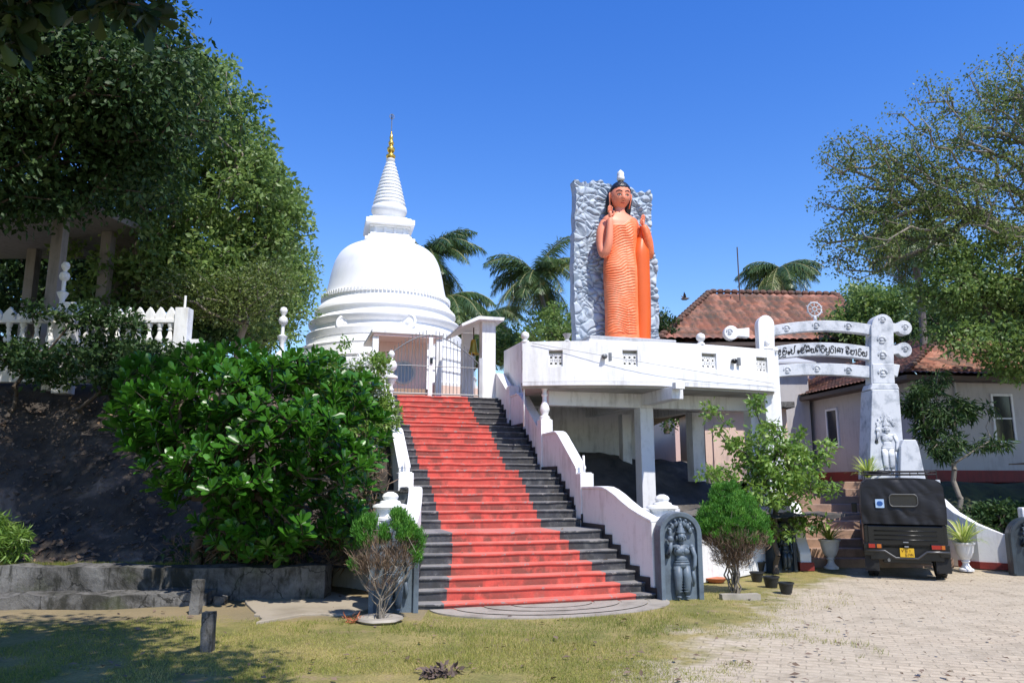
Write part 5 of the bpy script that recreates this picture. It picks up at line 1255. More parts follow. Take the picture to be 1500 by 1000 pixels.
# ================================================================ PAVILION
pv = thing('pavilion', 'shaded pavilion with pale pillars and a flat overhanging roof at the top left', 'pavilion', (-11.6, 18.5, 4))
zr = A(207, 325, 18.4).z
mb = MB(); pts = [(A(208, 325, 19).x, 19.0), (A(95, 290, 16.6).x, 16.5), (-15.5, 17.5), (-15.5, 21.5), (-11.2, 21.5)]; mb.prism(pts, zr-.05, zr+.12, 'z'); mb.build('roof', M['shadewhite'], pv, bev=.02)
ppos = [(-10.55, 17.2), (-10.45, 19.1), (-13.6, 18.0), (-13.3, 20.6), (-11.0, 20.9)]
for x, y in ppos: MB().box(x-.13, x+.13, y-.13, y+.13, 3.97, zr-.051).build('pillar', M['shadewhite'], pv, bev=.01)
def archwall(a, b):
    a, b = Vector(a+(0,)), Vector(b+(0,)); d = (b-a); L = d.length; d.normalize(); mb = MB(); mb.M = Matrix(((d.x, -d.y, 0, a.x), (d.y, d.x, 0, a.y), (0, 0, 1, 0), (0, 0, 0, 1)))
    r = L/2-.3; zc = zr-.35-r; pts = [(.131, zr-.052), (L-.131, zr-.052), (L-.131, zc-.3), (L/2+r, zc-.3)]+[(L/2+r*cos(t), zc+r*sin(t)) for t in np.linspace(0, pi, 14)]+[(L/2-r, zc-.3), (.131, zc-.3)]
    # build as quads between the outline top and the arch to stay planar
    n = 14; th_ = np.linspace(pi, 0, n); V = []; F = []
    for t in th_: V += [(L/2+r*cos(t), -.05, zc+r*sin(t)), (L/2+r*cos(t), -.05, zr-.052), (L/2+r*cos(t), .05, zc+r*sin(t)), (L/2+r*cos(t), .05, zr-.052)]
    for k in range(n-1): b_ = 4*k; F += [(b_, b_+4, b_+5, b_+1), (b_+2, b_+3, b_+7, b_+6), (b_, b_+2, b_+6, b_+4)]
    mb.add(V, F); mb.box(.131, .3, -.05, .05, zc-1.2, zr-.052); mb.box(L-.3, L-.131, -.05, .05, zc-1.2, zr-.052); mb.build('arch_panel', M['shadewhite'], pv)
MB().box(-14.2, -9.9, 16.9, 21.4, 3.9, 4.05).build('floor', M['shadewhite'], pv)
# ================================================================ JEEP
jp = thing('jeep', 'black jeep with canvas top and roof rack parked with its tail toward us', 'jeep', (7.46, 15.0, 0), 'L', rz=rad(-23))
jp.scale = (.89, 1, 1.02)
jb = simple('jeep_black', (.006, .006, .007), .28, 0, .1, 3, .5)
def canvas_mat():
    m = NB('black_canvas'); p = m.pos(True); n = m.noise(p, 2.2, 5, .6, .6); c = m.mix(n, (.004, .004, .005), (.012, .012, .015))
    return m.fin(c, .55, m.bump(m.noise(m.vmul(p, (1, 1, 2.2)), 2.2, 3, .5, .8), .35, .04), .4)
cv = canvas_mat()
MB().prism([(-.80, .52), (-.80, .98), (.80, .98), (.80, .52)], .0, 2.1, 'y').build('body', jb, jp, bev=.03)
mb = MB(); mb.box(-.60, .60, 2.1, 3.25, .55, 1.02); mb.build('bonnet', jb, jp, bev=.05)
for s in (-1, 1): MB().prism([(1.95, .55), (2.05, .88), (2.3, .95), (3.15, .92), (3.3, .72), (3.3, .66), (3.1, .80), (2.4, .82), (2.2, .55)], s*.60, s*.82, 'x').build('front_wing', jb, jp, bev=.01)
# rear mudguards over the wheels
for s in (-1, 1): MB().prism([(-.02, .40), (-.02, .62), (.9, .62), (.9, .40), (.78, .52), (.2, .52)], s*.62, s*.82, 'x').build('mudguard', jb, jp, bev=.01)
# canvas top: cross sections swept front to back, slightly bulging
V = []; F = []; secs = [(-.02, 0, 1.0), (.03, .0, 1.0), (.5, .015, 1.0), (1.0, .02, 1.0), (1.5, .015, .99), (2.0, 0, .97), (2.12, -.04, .94)]
outl = [(-.81, .975), (-.825, 1.3), (-.80, 1.62), (-.76, 1.74), (-.68, 1.79), (-.4, 1.815), (0, 1.825), (.4, 1.815), (.68, 1.79), (.76, 1.74), (.80, 1.62), (.825, 1.3), (.81, .975)]; n = len(outl)
for y, dz, s in secs:
    for k, (x, z) in enumerate(outl): V.append((x*s, y-(.0 if y > 0 else .0), z+(dz if z > 1.6 else 0)))
for i in range(len(secs)-1):
    for k in range(n-1): F.append((i*n+k, i*n+k+1, (i+1)*n+k+1, (i+1)*n+k))
mb = MB(); mb.add(V, F); mb.build('canvas_top', cv, jp, smooth=True)
# rear curtain with real creases
gx, gz = 60, 44; V = []; F = []
for j in range(gz+1):
    z = .985+(1.80-.985)*j/gz; wz = .81 if z < 1.3 else (.81-.012*(z-1.3)/.3 if z < 1.62 else .80-.14*((z-1.62)/.18)**2)
    for i in range(gx+1):
        u = i/gx*2-1; x = u*wz; b = .018*math.sin(x*3+z*5)*math.sin(z*4)+.010*math.sin((x+z)*13)*(1-abs(u))+.008*math.sin(x*22+z*3)*(1-(z-.985)/.8)
        V.append((x, -.035-abs(b)*1.2-.02*(1-u*u)+.03*(j/gz)**6, z))
for j in range(gz):
    for i in range(gx): a = j*(gx+1)+i; F.append((a, a+1, a+gx+2, a+gx+1))
MB().add(V, F).build('rear_curtain', cv, jp, smooth=True)
# rounded rear window
def rrect(cx, cz, w, h, r, n=6):
    P = []
    for sx, sz, a0 in ((1, 1, 0), (-1, 1, 90), (-1, -1, 180), (1, -1, 270)):
        for k in range(n+1): a = rad(a0+90*k/n); P.append((cx+sx*(w/2-r)+r*cos(a), cz+sz*(h/2-r)+r*sin(a)))
    return P
o = MB().tube([(x, -.085, z) for x, z in rrect(.02, 1.42, .54, .22, .07)]+[(.29-.0, -.085, 1.49)], .012, 6).build('window', simple('window_seal', (.10, .10, .095), .5), jp)
MB().prism(rrect(.02, 1.42, .53, .21, .07), -.078, -.07, 'y').build('pane', M['glassd'], o)
MB().prism(rrect(-.44, 1.36, .17, .16, .01, 2), -.079, -.075, 'y').build('sticker', simple('pale_blue_sticker', (.45, .62, .85), .4), jp)
st_ = MB(); st_.prism([(-.44+.06*cos(t), 1.36+.045*sin(t)) for t in np.linspace(0, 2*pi, 16)[:-1]], -.084, -.0795, 'y'); o2 = st_.build('sticker_mark', simple('blue_mark', (.02, .10, .35), .4), jp)
# tailgate with pressed lines
MB().box(-.72, .72, -.03, -.001, .60, .95).build('tailgate', jb, jp, bev=.012)
mb = MB()
for z in (.70, .78, .86): mb.tube([(-.6, -.034, z), (.6, -.034, z)], .012, 6)
mb.build('tailgate_rib', jb, jp, smooth=True)
MB().tube([(-.05, -.05, .655), (.05, -.05, .655)], .014, 6).build('handle', M['steel'], jp)
# bumper bars that dip to the plate
mb = MB(); mb.tube([(-.80, -.12, .50), (-.42, -.12, .50), (-.22, -.14, .38), (.20, -.14, .38), (.38, -.12, .50), (.80, -.12, .50)], .022, 8); mb.build('bumper', simple('bumper_steel', (.10, .10, .10), .35, .6), jp, smooth=True)
for s in (-1, 1):
    MB().box(s*.60-.14, s*.60+.14, -.10, -.03, .535, .635).build('tail_light_housing', M['black'], jp, bev=.008)
    o = MB().box(s*.60-.125, s*.60+.03*s+.03, -.115, -.101, .55, .62).build('tail_light', simple('red_lens', (.42, .025, .015), .2), jp)
    MB().box(min(s*.60+.035, s*.60+.12) if s > 0 else s*.60+.035, s*.60+.12, -.115, -.101, .55, .62).build('indicator', simple('amber_lens', (.6, .16, .02), .2), jp)
pl = MB().box(-.135, .135, -.165, -.158, .40, .56).build('number_plate', simple('yellow_plate', (.80, .48, .02), .4), jp, bev=.003)
MB().tube([(-.04, -.17, .585), (.04, -.17, .585)], .016, 6).build('plate_lamp', M['steel'], jp)
# worn, unreadable plate characters: two rows of dark strokes
mb = MB(); rn = random.Random(4)
segs = {'6': [(0, 1, 0, 0), (0, 0, 1, 0), (1, 0, 1, .5), (1, .5, 0, .5), (0, 1, 1, 1)], '1': [(.5, 0, .5, 1)], '4': [(0, 1, 0, .5), (0, .5, 1, .5), (1, 1, 1, 0)], '7': [(0, 1, 1, 1), (1, 1, .4, 0)], 'V': [(0, 1, .5, 0), (.5, 0, 1, 1)]}
def put_ch(ch, x, z, w, h):
    for a, b, c_, d in segs[ch]: mb.tube([(x+a*w, -.1665, z+b*h), (x+c_*w, -.1665, z+d*h)], .0045, 4)
for i, ch in enumerate('V 6 1'.split()): put_ch(ch, -.10+i*.07, .495, .035, .045)
for i, ch in enumerate('6 1 4 4'.split()): put_ch(ch, -.03+i*.038, .42, .025, .05)
mb.build('plate_writing', simple('plate_brown', (.25, .12, .01), .5), pl)
def wheel(x, y, r=.38, w=.22):
    mb = MB(); mb.lathe([(r*.6, -w/2), (r*.93, -w/2), (r, -w*.36), (r, w*.36), (r*.93, w/2), (r*.6, w/2)], (0, 0, 0), 28, False)
    for k in range(28):
        a = 2*pi*k/28; 
        for s in (-1, 1): mb.M = Matrix.Rotation(a+s*.05, 4, 'Z'); mb.box(r-.006, r+.014, -.025, .025, .01 if s > 0 else -w*.42, w*.42 if s > 0 else -.01)
    mb.M = None; R = Matrix.Translation((x, y, r)) @ Matrix.Rotation(pi/2, 4, 'Y'); mb.v = [R @ p for p in mb.v]; o = mb.build('wheel', M['rubber'], jp)
    m2 = MB(); m2.lathe([(0, -w*.2), (r*.2, -w*.3), (r*.5, -w*.2), (r*.6, -w*.45), (r*.62, w*.45), (r*.5, w*.2), (r*.2, w*.3), (0, w*.3)], (0, 0, 0), 20, False); m2.v = [R @ p for p in m2.v]; m2.build('rim', M['steel'], o)
for x in (-.66, .66):
    for y in (.52, 2.7): wheel(x, y)
MB().tube([(-.66, .52, .36), (.66, .52, .36)], .045, 8).build('axle', M['black'], jp); MB().ell((.05, .52, .36), .13, .13, .13).build('differential', M['black'], jp, smooth=True)
MB().box(-.5, .5, .1, 3.2, .44, .52).build('chassis', M['black'], jp); MB().box(-.46, .46, .02, .30, .27, .46).build('added_dark_box', M['black'], jp, bev=.02)  # black box added to darken the gap under the tail
for s in (-1, 1): MB().box(s*.68-.14, s*.68+.14, .03, .045, .12, .50).build('mud_flap', M['rubber'], jp)
MB().tube([(-.35, -.05, .33), (-.35, 1.2, .36)], .03, 8).build('exhaust', M['steel'], jp)
MB().box(-.70, .70, .0, .04, .33, .60).build('added_dark_panel', M['black'], jp, bev=.01)  # black panel added to keep the open underside dark
for s in (-1, 1): MB().box(s*.80-.02, s*.80+.02, .95, 2.0, .36, .55).build('added_dark_strip', M['black'], jp)  # black strips added to close and darken the sides below the body
# roof rack
mb = MB()
for z, e in ((1.90, .0), (1.955, 0)):
    P = [(-.70, .0, z), (.70, .0, z), (.70, 1.9, z), (-.70, 1.9, z), (-.70, .0, z)]
    for a, b in zip(P, P[1:]): mb.tube([a, b], .013, 6)
for k in range(7): y = .1+k*.28; mb.tube([(-.70, y, 1.90), (.70, y, 1.90)], .009, 6)
for x in (-.70, -.35, 0, .35, .70):
    for y in (.0, 1.9): mb.tube([(x, y, 1.80 if abs(x) > .6 else 1.88), (x, y, 1.98 if abs(x) > .6 else 1.955)], .011, 6)
mb.build('roof_rack', M['black'], jp)
MB().tube([(-.2, .3, 1.93), (-.55, .4, 1.94), (-.6, .9, 1.94), (-.3, 1.0, 1.95), (-.15, .6, 1.95), (-.4, .35, 1.96)], .03, 8).build('rope_coil', M['potblack'], jp, smooth=True)
for s in (-1, 1): MB().box(s*.93-.06, s*.93+.06, 1.95, 1.99, 1.12, 1.32).build('mirror', M['black'], jp, bev=.01)
MB().prism([(-.72, 1.02), (-.72, 1.60), (.72, 1.60), (.72, 1.02)], 2.14, 2.16, 'y').build('windscreen', M['glassd'], jp)
# ================================================================ POTS AND URNS
def blades(center, n, L, w, rs, droop=1.0, up=.6, seg=5):
    V = []; F = []; T = []; c = np.array(center)
    for i in range(n):
        a = rs.rand()*2*pi; el = up*(.4+1.1*rs.rand()); l = L*(.65+.5*rs.rand()); d = np.array([cos(a)*cos(el), sin(a)*cos(el), sin(el)]); s = np.array([-sin(a), cos(a), 0]); p = c.copy()+d*.02; b = len(V); t = rs.rand()
        for k in range(seg+1):
            ww = w*(.5+.9*(k/seg)*(1-k/seg)*2)*(1 if k < seg else .05); V += [p-s*ww, p+s*ww]; T += [t, t]; p = p+d*l/seg; d = d+np.array([0, 0, -droop*.42/seg*(1+k)*.55]); d /= np.linalg.norm(d)
        for k in range(seg): F.append([b+2*k, b+2*k+1, b+2*k+3, b+2*k+2])
    return np.array(V), np.array(F), np.array(T)
def urn(loc, label, plabel, s=1.0, seed=1, L=.5, n=60):
    t = thing('urn', label, 'urn', loc, 'L', 'white urns flanking the brown steps')
    MB().lathe([(r*s, z*s) for r, z in [(.15, 0), (.15, .04), (.11, .06), (.07, .12), (.06, .17), (.09, .20), (.07, .23), (.12, .28), (.17, .40), (.19, .52), (.20, .55), (.22, .57), (.22, .60), (.18, .60), (.16, .54)]], (0, 0, 0), 20, True).build('bowl', M['white2'], t, auto=40)
    p = thing('spider_plant', plabel, 'plant', (loc[0], loc[1], loc[2]+.56*s), 'L'); rs = np.random.RandomState(seed); V, F, T = blades((0, 0, 0), n, L, .014, rs, 1.3, .75, 6)
    link('leaves', fast_mesh('leaves', V, [F], T), M['leaf_spider'], p)
urn((6.72, 16.75, 0), 'white pedestal urn in front of the brown steps, left of the jeep', 'spiky variegated plant in the white urn left of the jeep', 1.0, 3, .52, 90)
urn((9.33, 16.35, 0), 'white pedestal urn standing to the right of the jeep', 'large spiky variegated plant in the white urn right of the jeep', .95, 5, .66, 110)
p = thing('spider_plant', 'spiky yellow-green plant growing at the foot of the right arch pillar above the jeep', 'plant', tuple(A(1272, 700, 17.8))); V, F, T = blades((0, 0, 0), 90, .55, .015, np.random.RandomState(9), 1.2, .9, 6)
link('leaves', fast_mesh('leaves', V, [F], T), M['leaf_spider'], p)
def pot(px, py, s, label, mat='potblack'):
    g = G(px, py); t = thing('plant_pot', label, 'pot', tuple(g), 'L', 'black plant pots on the grass'); MB().lathe([(.10*s, 0), (.14*s, .17*s), (.155*s, .175*s), (.155*s, .20*s), (.135*s, .20*s), (.12*s, .12*s)], (0, 0, 0), 18, True).build('pot_wall', M[mat], t, auto=40); MB().lathe([(.128*s, .14*s), (0.0, .15*s)], (0, 0, 0), 18, False).build('soil', M['soil'], t)
pot(1110, 838, 1.1, 'black plastic pot farthest back in the shade beside the garden wall'); pot(1109, 851, .85, 'black plastic pot in the middle of the row of pots'); pot(1130, 860, .95, 'wide black plastic pot third along the row'); pot(1152, 868, .85, 'black plastic pot nearest the paving')
tp = thing('clay_dish', 'orange clay dishes lying on the grass behind the round bush', 'dish', tuple(G(1038, 852)), 'L')
MB().lathe([(.14, 0), (.20, .06), (.21, .06), (.21, .08), (.18, .08)], (-.14, .12, 0), 18).build('dish', M['terracotta'], tp, auto=40); MB().lathe([(.13, 0), (.19, .06), (.20, .08), (.17, .08)], (.12, -.05, 0), 18).build('dish', M['terracotta'], tp, auto=40)
# ================================================================ CONIFER BUSHES (green tops on bare brown stems)
def cypress(px, py, W_, Hh, label, seed, bare, gaps=None, D=None, blobs=None, groups=None):
    g = G(px, py); rs = np.random.RandomState(seed); t = thing('cypress_bush', label, 'bush', tuple(g), 'W')
    o = np.array(g); T = []
    for (cx, cz, rx, rz, n) in blobs:
        u = unit(rs.randn(n, 3)); r = (.45+.55*rs.rand(n, 1)**.6); T.append(np.array([cx, 0, cz])+u*r*np.array([rx, rx*.9, rz]))
    T = np.concatenate(T)+o; VV = []; FF = []; kb = 0; ang = np.arctan2(T[:, 1]-o[1], T[:, 0]-o[0]); ordr = np.argsort(rs.rand(len(T)))
    ns = 11
    for q in range(ns):                    # many stems fan out from the foot
        Tq = T[ordr[q::ns]]; b0 = o+np.append(rs.randn(2)*.035, -.02); m_ = Tq.mean(0); b1 = b0+(m_-b0)*.25+np.append(rs.randn(2)*.05, 0)
        nodes, par, R = skeleton(b0, b1, Tq, rs, .09, .014, .0018, .016, .5, 4); V, F = skel_mesh(nodes, par, R, 4); VV.append(V); FF.append(F+kb); kb += len(V)
    link('stems', fast_mesh('stems', np.concatenate(VV)-o, [np.concatenate(FF)], smooth=True), M['barkpale'], t)
    B = []
    for (cx, cz, rx, rz, n) in bare:
        u = unit(rs.randn(n, 3)); r = rs.rand(n, 1)**.5; B.append(np.array([cx, 0, cz])+u*r*np.array([rx, rx*.9, rz]))
    B = np.repeat(np.concatenate(B), 9, axis=0); n = len(B); B = B+rs.randn(n, 3)*.03; ax = unit(unit(B-np.array([0, 0, .05]))+rs.randn(n, 3)*.45)
    V, F, tn = leaf_arrays(B, ax, rs.randn(n, 3), .05+.09*rs.rand(n), 'twig', rs)
    link('dead_twigs', fast_mesh('dead_twigs', V, [F], tn), M['leaf_dry'], t)
    C = np.repeat(T-o, 75, axis=0); n = len(C); C = C+unit(rs.randn(n, 3))*rs.rand(n, 1)**.6*.075; ax = unit(unit(C-np.array([0, 0, .5]))*.7+np.array([0, 0, .6])+rs.randn(n, 3)*.4)
    tnt = np.clip(np.repeat(rs.rand(len(T)), 75)*.8+rs.rand(n)*.25, 0, 1)
    V, F, tn = leaf_arrays(C, ax, rs.randn(n, 3), .03+.035*rs.rand(n), 'long', rs, tnt)
    link('foliage', fast_mesh('foliage', V, [F], tn), M['leaf_cyp'], t)
    return t
cypress(1077, 868, .5, 1.5, 'round clipped conifer bush with green top and bare brown stems right of the stairs', 11,
        bare=[(-.02, .86, .48, .24, 620), (0, .60, .33, .24, 380), (.38, .82, .18, .18, 110), (-.38, .88, .16, .12, 90)],
        blobs=[(-.05, 1.16, .50, .42, 300), (.05, .86, .40, .2, 40), (-.12, 1.54, .22, .20, 70), (.05, 1.66, .08, .10, 14), (-.25, 1.62, .06, .1, 10), (-.42, 1.08, .20, .16, 50), (.42, 1.12, .18, .2, 45), (.12, 1.42, .3, .2, 70), (.56, .92, .08, .14, 14), (.1, 1.1, .45, .15, 60)])
cypress(558, 910, .4, 1.4, 'half-dead conifer bush with a few green tufts in front of the left guardstone', 12,
        bare=[(-.02, .80, .36, .26, 120), (.26, .85, .22, .2, 60), (-.25, .72, .2, .22, 60), (0, .5, .22, .2, 30), (.3, .98, .16, .16, 40), (-.2, 1.0, .14, .12, 30)],
        blobs=[(-.24, 1.14, .13, .20, 45), (-.20, 1.28, .10, .08, 16), (.0, 1.10, .07, .10, 14), (.26, 1.18, .14, .18, 45), (.38, 1.04, .14, .17, 38), (.17, 1.32, .08, .10, 14), (.42, .80, .05, .12, 8), (-.36, .70, .05, .06, 4)])
sr = thing('stone_ring', 'flat grey stone ring on the grass round the half-dead bush', 'edging', tuple(G(556, 911)), 'L')
mb = MB(); mb.lathe([(.24, 0), (.30, .04), (.28, .07), (.16, .07), (.12, .03)], (0, 0, 0), 18, False); mb.v = [p+Vector((.02*sin(p.y*17), .02*sin(p.x*19), 0)) for p in mb.v]; mb.build('ring', M['moon'], sr, auto=40)
sr = thing('stone_block', 'long pale stone block on the grass at the foot of the round bush', 'stone', tuple(G(1085, 877)), 'L', rz=.1); rough_box(-.32, .3, -.07, .07, -.03, .08, .03, 5, (16, 4, 3)).build('block', M['moon'], sr, auto=40)
# ================================================================ GRASS, LITTER
def grass():
    rs = np.random.RandomState(21); n = 150000; px = rs.uniform(-60, 1560, n); py = 868+(1015-868)*rs.rand(n)**.8
    u = (px-750)/FPX; v = (500-py)/FPX; ry = cos(PITCH)-v*sin(PITCH); rz = sin(PITCH)+v*cos(PITCH); t = -EYE/rz; X = u*t; Y = ry*t
    P = np.stack([X, Y, X*0], -1); d = X*.93-Y*.60+3.55+fbm(P, .55, 3)*5.5
    keep = (d*.6+.45+fbm(P, 3, 3)*1.5 < rs.rand(n)*.8) & ~((X < -1.2) & (Y > 10.6+fbm(P, 2, 2)*1.5))
    lx = (X-SO.x)*cos(TH)+(Y-SO.y)*sin(TH); ly = -(X-SO.x)*sin(TH)+(Y-SO.y)*cos(TH); keep &= ~((ly > -.1) & (np.abs(lx) < 2.6)) & ~(((lx-.15)/1.9)**2+((ly+.1)/1.2)**2 < 1)
    keep &= rs.rand(n) < sstep((vnoise(P, 1.7)+.25*(vnoise(P, 9)-.5)-.12)/.3)
    P = P[keep]; n = len(P); P[:, 2] = fbm(P, .5, 4)*.09-.012; h = .018+.035*rs.rand(n)**2+.02*(vnoise(P, 1.2) > .6); a = rs.rand(n)*2*pi; w = .0035
    s = np.stack([np.cos(a)*w, np.sin(a)*w, a*0], -1); ln = np.stack([rs.randn(n)*.02, rs.randn(n)*.02, h], -1)
    V = np.stack([P-s, P+s, P+ln], 1).reshape(-1, 3); F = np.arange(3*n).reshape(-1, 3)
    tn = np.clip(np.repeat(.25+.75*vnoise(P, .9)*.9+rs.randn(n)*.18, 3), 0, 1)
    o = link('grass', fast_mesh('grass', V, [F], tn), M['grass']); tag(o, 'short dry grass growing over the forecourt', 'grass', kind='stuff')
grass()
def litter():
    rs = np.random.RandomState(5); C = []
    for _ in range(260):
        px, py = rs.uniform(100, 1500), 835+165*rs.rand(); g = G(px, py)
        if px > 570 and px < 970 and py < 900: continue
        C.append((g.x, g.y, .02))
    for _ in range(22): n = rs.randint(0, 26); C.append(tuple(LW(rs.uniform(-1.4, 1.4), y_of(n)+.12, ZT(n)+.012)))
    C = np.array(C); n = len(C); ax = unit(np.stack([rs.randn(n), rs.randn(n), rs.randn(n)*.15], -1)); nn = unit(np.stack([rs.randn(n)*.3, rs.randn(n)*.3, np.ones(n)], -1))
    V, F, t = leaf_arrays(C, ax, nn, .05+.06*rs.rand(n), 'dia', rs); tag(link('fallen_leaves', fast_mesh('fallen_leaves', V, [F], t), M['leaf_dry']), 'dry brown leaves scattered over grass, paving and steps', 'leaves', kind='stuff')
litter()
def slope_litter():
    rs = np.random.RandomState(15); n = 4500; X = rs.uniform(-13, -2.6, n); Y = rs.uniform(12.8, 16.2, n); Z = hillz(X, Y)
    C = np.stack([X, Y, Z+.02], -1); ax = unit(np.stack([rs.randn(n), rs.randn(n), rs.randn(n)*.5-.3], -1)); V, F, t = leaf_arrays(C, ax, unit(np.stack([rs.randn(n)*.5, rs.randn(n)*.5-.6, np.ones(n)], -1)), .06+.08*rs.rand(n), 'dia', rs)
    tag(link('slope_litter', fast_mesh('slope_litter', V, [F], t), M['leaf_dry']), 'dry leaves lying over the shaded rocky slope', 'leaves', kind='stuff')
slope_litter()
cp = thing('leaf_clump', 'small heap of dead brown leaves on the grass in the foreground', 'leaves', tuple(G(645, 987)), 'L'); rs = np.random.RandomState(2); V, F, t = scatter_leaves(np.array([[0, 0, .02], [.08, .03, .02], [-.08, .0, .015]]), 40, .10, .08, 'dia', rs, .5, 0, .15); link('dead_leaves', fast_mesh('dead_leaves', V, [F], t), M['twig'], cp)
cp = thing('leaf_clump', 'reddish brown dead frond lying left of the half-dead bush', 'leaves', tuple(G(515, 912)), 'L'); V, F, t = scatter_leaves(np.array([[0, 0, .03], [.06, .0, .03]]), 30, .08, .09, 'long', rs, .5, 0, .3); link('dead_leaves', fast_mesh('dead_leaves', V, [F], t), M['terracotta'], cp)
# ================================================================ BROADLEAF BUSH left of the stairs
def broadleaf():
    rs = np.random.RandomState(31); D = 11.9
    base = G(292, 818); base = Vector((A(290, 790, 12.9).x, 12.9, .45))
    t = thing('broadleaf_tree', 'dense small tree with big glossy paddle leaves left of the stairs', 'tree', tuple(base)); o = np.array(base)
    def bl(px, py, D, rx, ry, rz): p = A(px, py, D); return ((p.x, p.y, p.z), (rx, ry, rz))
    blobs = [bl(300, 600, 12.2, 1.25, .9, .72), bl(400, 590, 11.9, 1.15, .9, .75), bl(470, 640, 11.6, .82, .7, .62), bl(235, 620, 12.3, .78, .7, .60), bl(360, 680, 11.5, 1.1, .7, .55), bl(500, 690, 11.4, .50, .5, .42), bl(520, 600, 11.8, .42, .5, .6), bl(220, 560, 12.6, .5, .5, .5), bl(330, 540, 12.4, .9, .7, .45), bl(430, 550, 12.3, .8, .7, .42), bl(440, 760, 11.9, .85, .5, .5), bl(510, 770, 11.9, .4, .4, .45), bl(340, 720, 12.3, 1.0, .5, .5), bl(420, 700, 12.2, 1.0, .6, .5), bl(270, 640, 12.5, .9, .6, .5), bl(390, 800, 12.2, .9, .4, .25), bl(545, 640, 11.8, .25, .35, .4), bl(250, 690, 12, .45, .4, .3), bl(360, 770, 12.2, .9, .5, .45), bl(185, 600, 12.5, .35, .35, .3)]
    T = sample_blobs(blobs, 900, rs, .45, .10); nodes, par, R = skeleton(o+[0, 0, -.1], o+[.15, -.15, .7], T, rs, .3, .03, .0055, .09, .55, 5)
    V, F = skel_mesh(nodes, par, R, 6); link('trunk', fast_mesh('trunk', V-o, [F], smooth=True), M['bark'], t)
    # rosettes: leaves fan out round each shoot tip, shoots point up and outward
    cen = np.array([.0, 0, 0]); C = []; Ax = []; Nn = []; Sz = []; Tn = []
    mid = T.mean(0)
    for p in T:
        out = unit((p-mid)*[1, 1, .4]); sh = unit(out*.65+np.array([0, 0, .85])+rs.randn(3)*.2); u = unit(np.cross(sh, [.3, .5, .1])); w = np.cross(sh, u); n = rs.randint(9, 14); tt = rs.rand()*.4
        for k in range(n):
            a = k*2.4+rs.rand()*.4; lev = k/n; ca = u*cos(a)+w*sin(a); op = .35+lev*1.0; ax = unit(ca*sin(op)+sh*cos(op)); C.append(p+sh*(.05-.10*lev)); Ax.append(ax); Nn.append(sh*sin(op)-ca*cos(op)+rs.randn(3)*.12); Sz.append((.14+.13*rs.rand())*(.7+.35*lev)); Tn.append(min(1, tt+(.45 if lev < .3 else 0)*rs.rand()+.35*rs.rand()))
    V, F, tn = leaf_arrays(np.array(C), np.array(Ax), np.array(Nn), np.array(Sz), 'obo', rs, np.array(Tn))
    link('crown', fast_mesh('crown', V-o, [F], tn, smooth=True), M['leaf_big'], t)
broadleaf()
def blob(px, py, D, rx, ry, rz): p = A(px, py, D); return ((p.x, p.y, p.z), (rx, ry, rz))
# flowering shrub between the bush and the stairs
fs = tree('flowering_shrub', 'loose light green shrub with small white flowers at the left edge of the upper stairs', 'shrub', (A(520, 650, 14.6).x, 14.6, 2.0), (A(515, 600, 14.8).x, 14.8, 2.8),
     [blob(510, 570, 14.8, .75, .6, .50), blob(545, 560, 15, .45, .45, .60), blob(470, 545, 15, .55, .5, .45), blob(560, 610, 14.8, .32, .4, .5), blob(440, 560, 15, .4, .4, .4), blob(520, 620, 14.5, .6, .5, .4), blob(495, 520, 15, .3, .3, .3), blob(538, 515, 15, .12, .2, .25)],
     170, 80, .17, .075, 'dia', 'leaf_light', 'bark', 41, .04, seg=.25, tipr=.004, wob=.03)
rs = np.random.RandomState(8); T = sample_blobs([blob(478, 545, 14.6, .35, .3, .12), blob(520, 535, 14.6, .5, .3, .25), blob(552, 555, 14.6, .25, .3, .35), blob(445, 520, 14.8, .3, .2, .1)], 60, rs, .3); V, F, t = scatter_leaves(T, 10, .05, .075, 'dia', rs, .4)
ob = link('flowers', fast_mesh('flowers', V-np.array(OFF[fs.name]), [F], t), M['flower'], fs)
fs2 = thing('undergrowth', 'tangle of dry brown twigs and dark leaves under the big-leaved tree', 'undergrowth', (-3.6, 12.9, .5))
rs = np.random.RandomState(44); T = sample_blobs([blob(400, 790, 12.9, 1.3, .3, .45), blob(500, 770, 12.9, .6, .3, .6), blob(535, 700, 13.2, .3, .3, .5), blob(330, 800, 13.0, .9, .3, .3)], 260, rs, .1); n = 260*14; C = np.repeat(T, 14, axis=0)+rs.randn(n, 3)*.09
V, F, t = leaf_arrays(C, unit(rs.randn(n, 3)+[0, 0, .6]), rs.randn(n, 3), .12+.2*rs.rand(n), 'twig', rs); link('twigs', fast_mesh('twigs', V-np.array(OFF[fs2.name]), [F], t), M['leaf_dry'], fs2)
V, F, t = scatter_leaves(T[::2], 16, .22, .11, 'dia', rs, .3); link('leaves', fast_mesh('leaves', V-np.array(OFF[fs2.name]), [F], t), M['leaf_dark'], fs2)
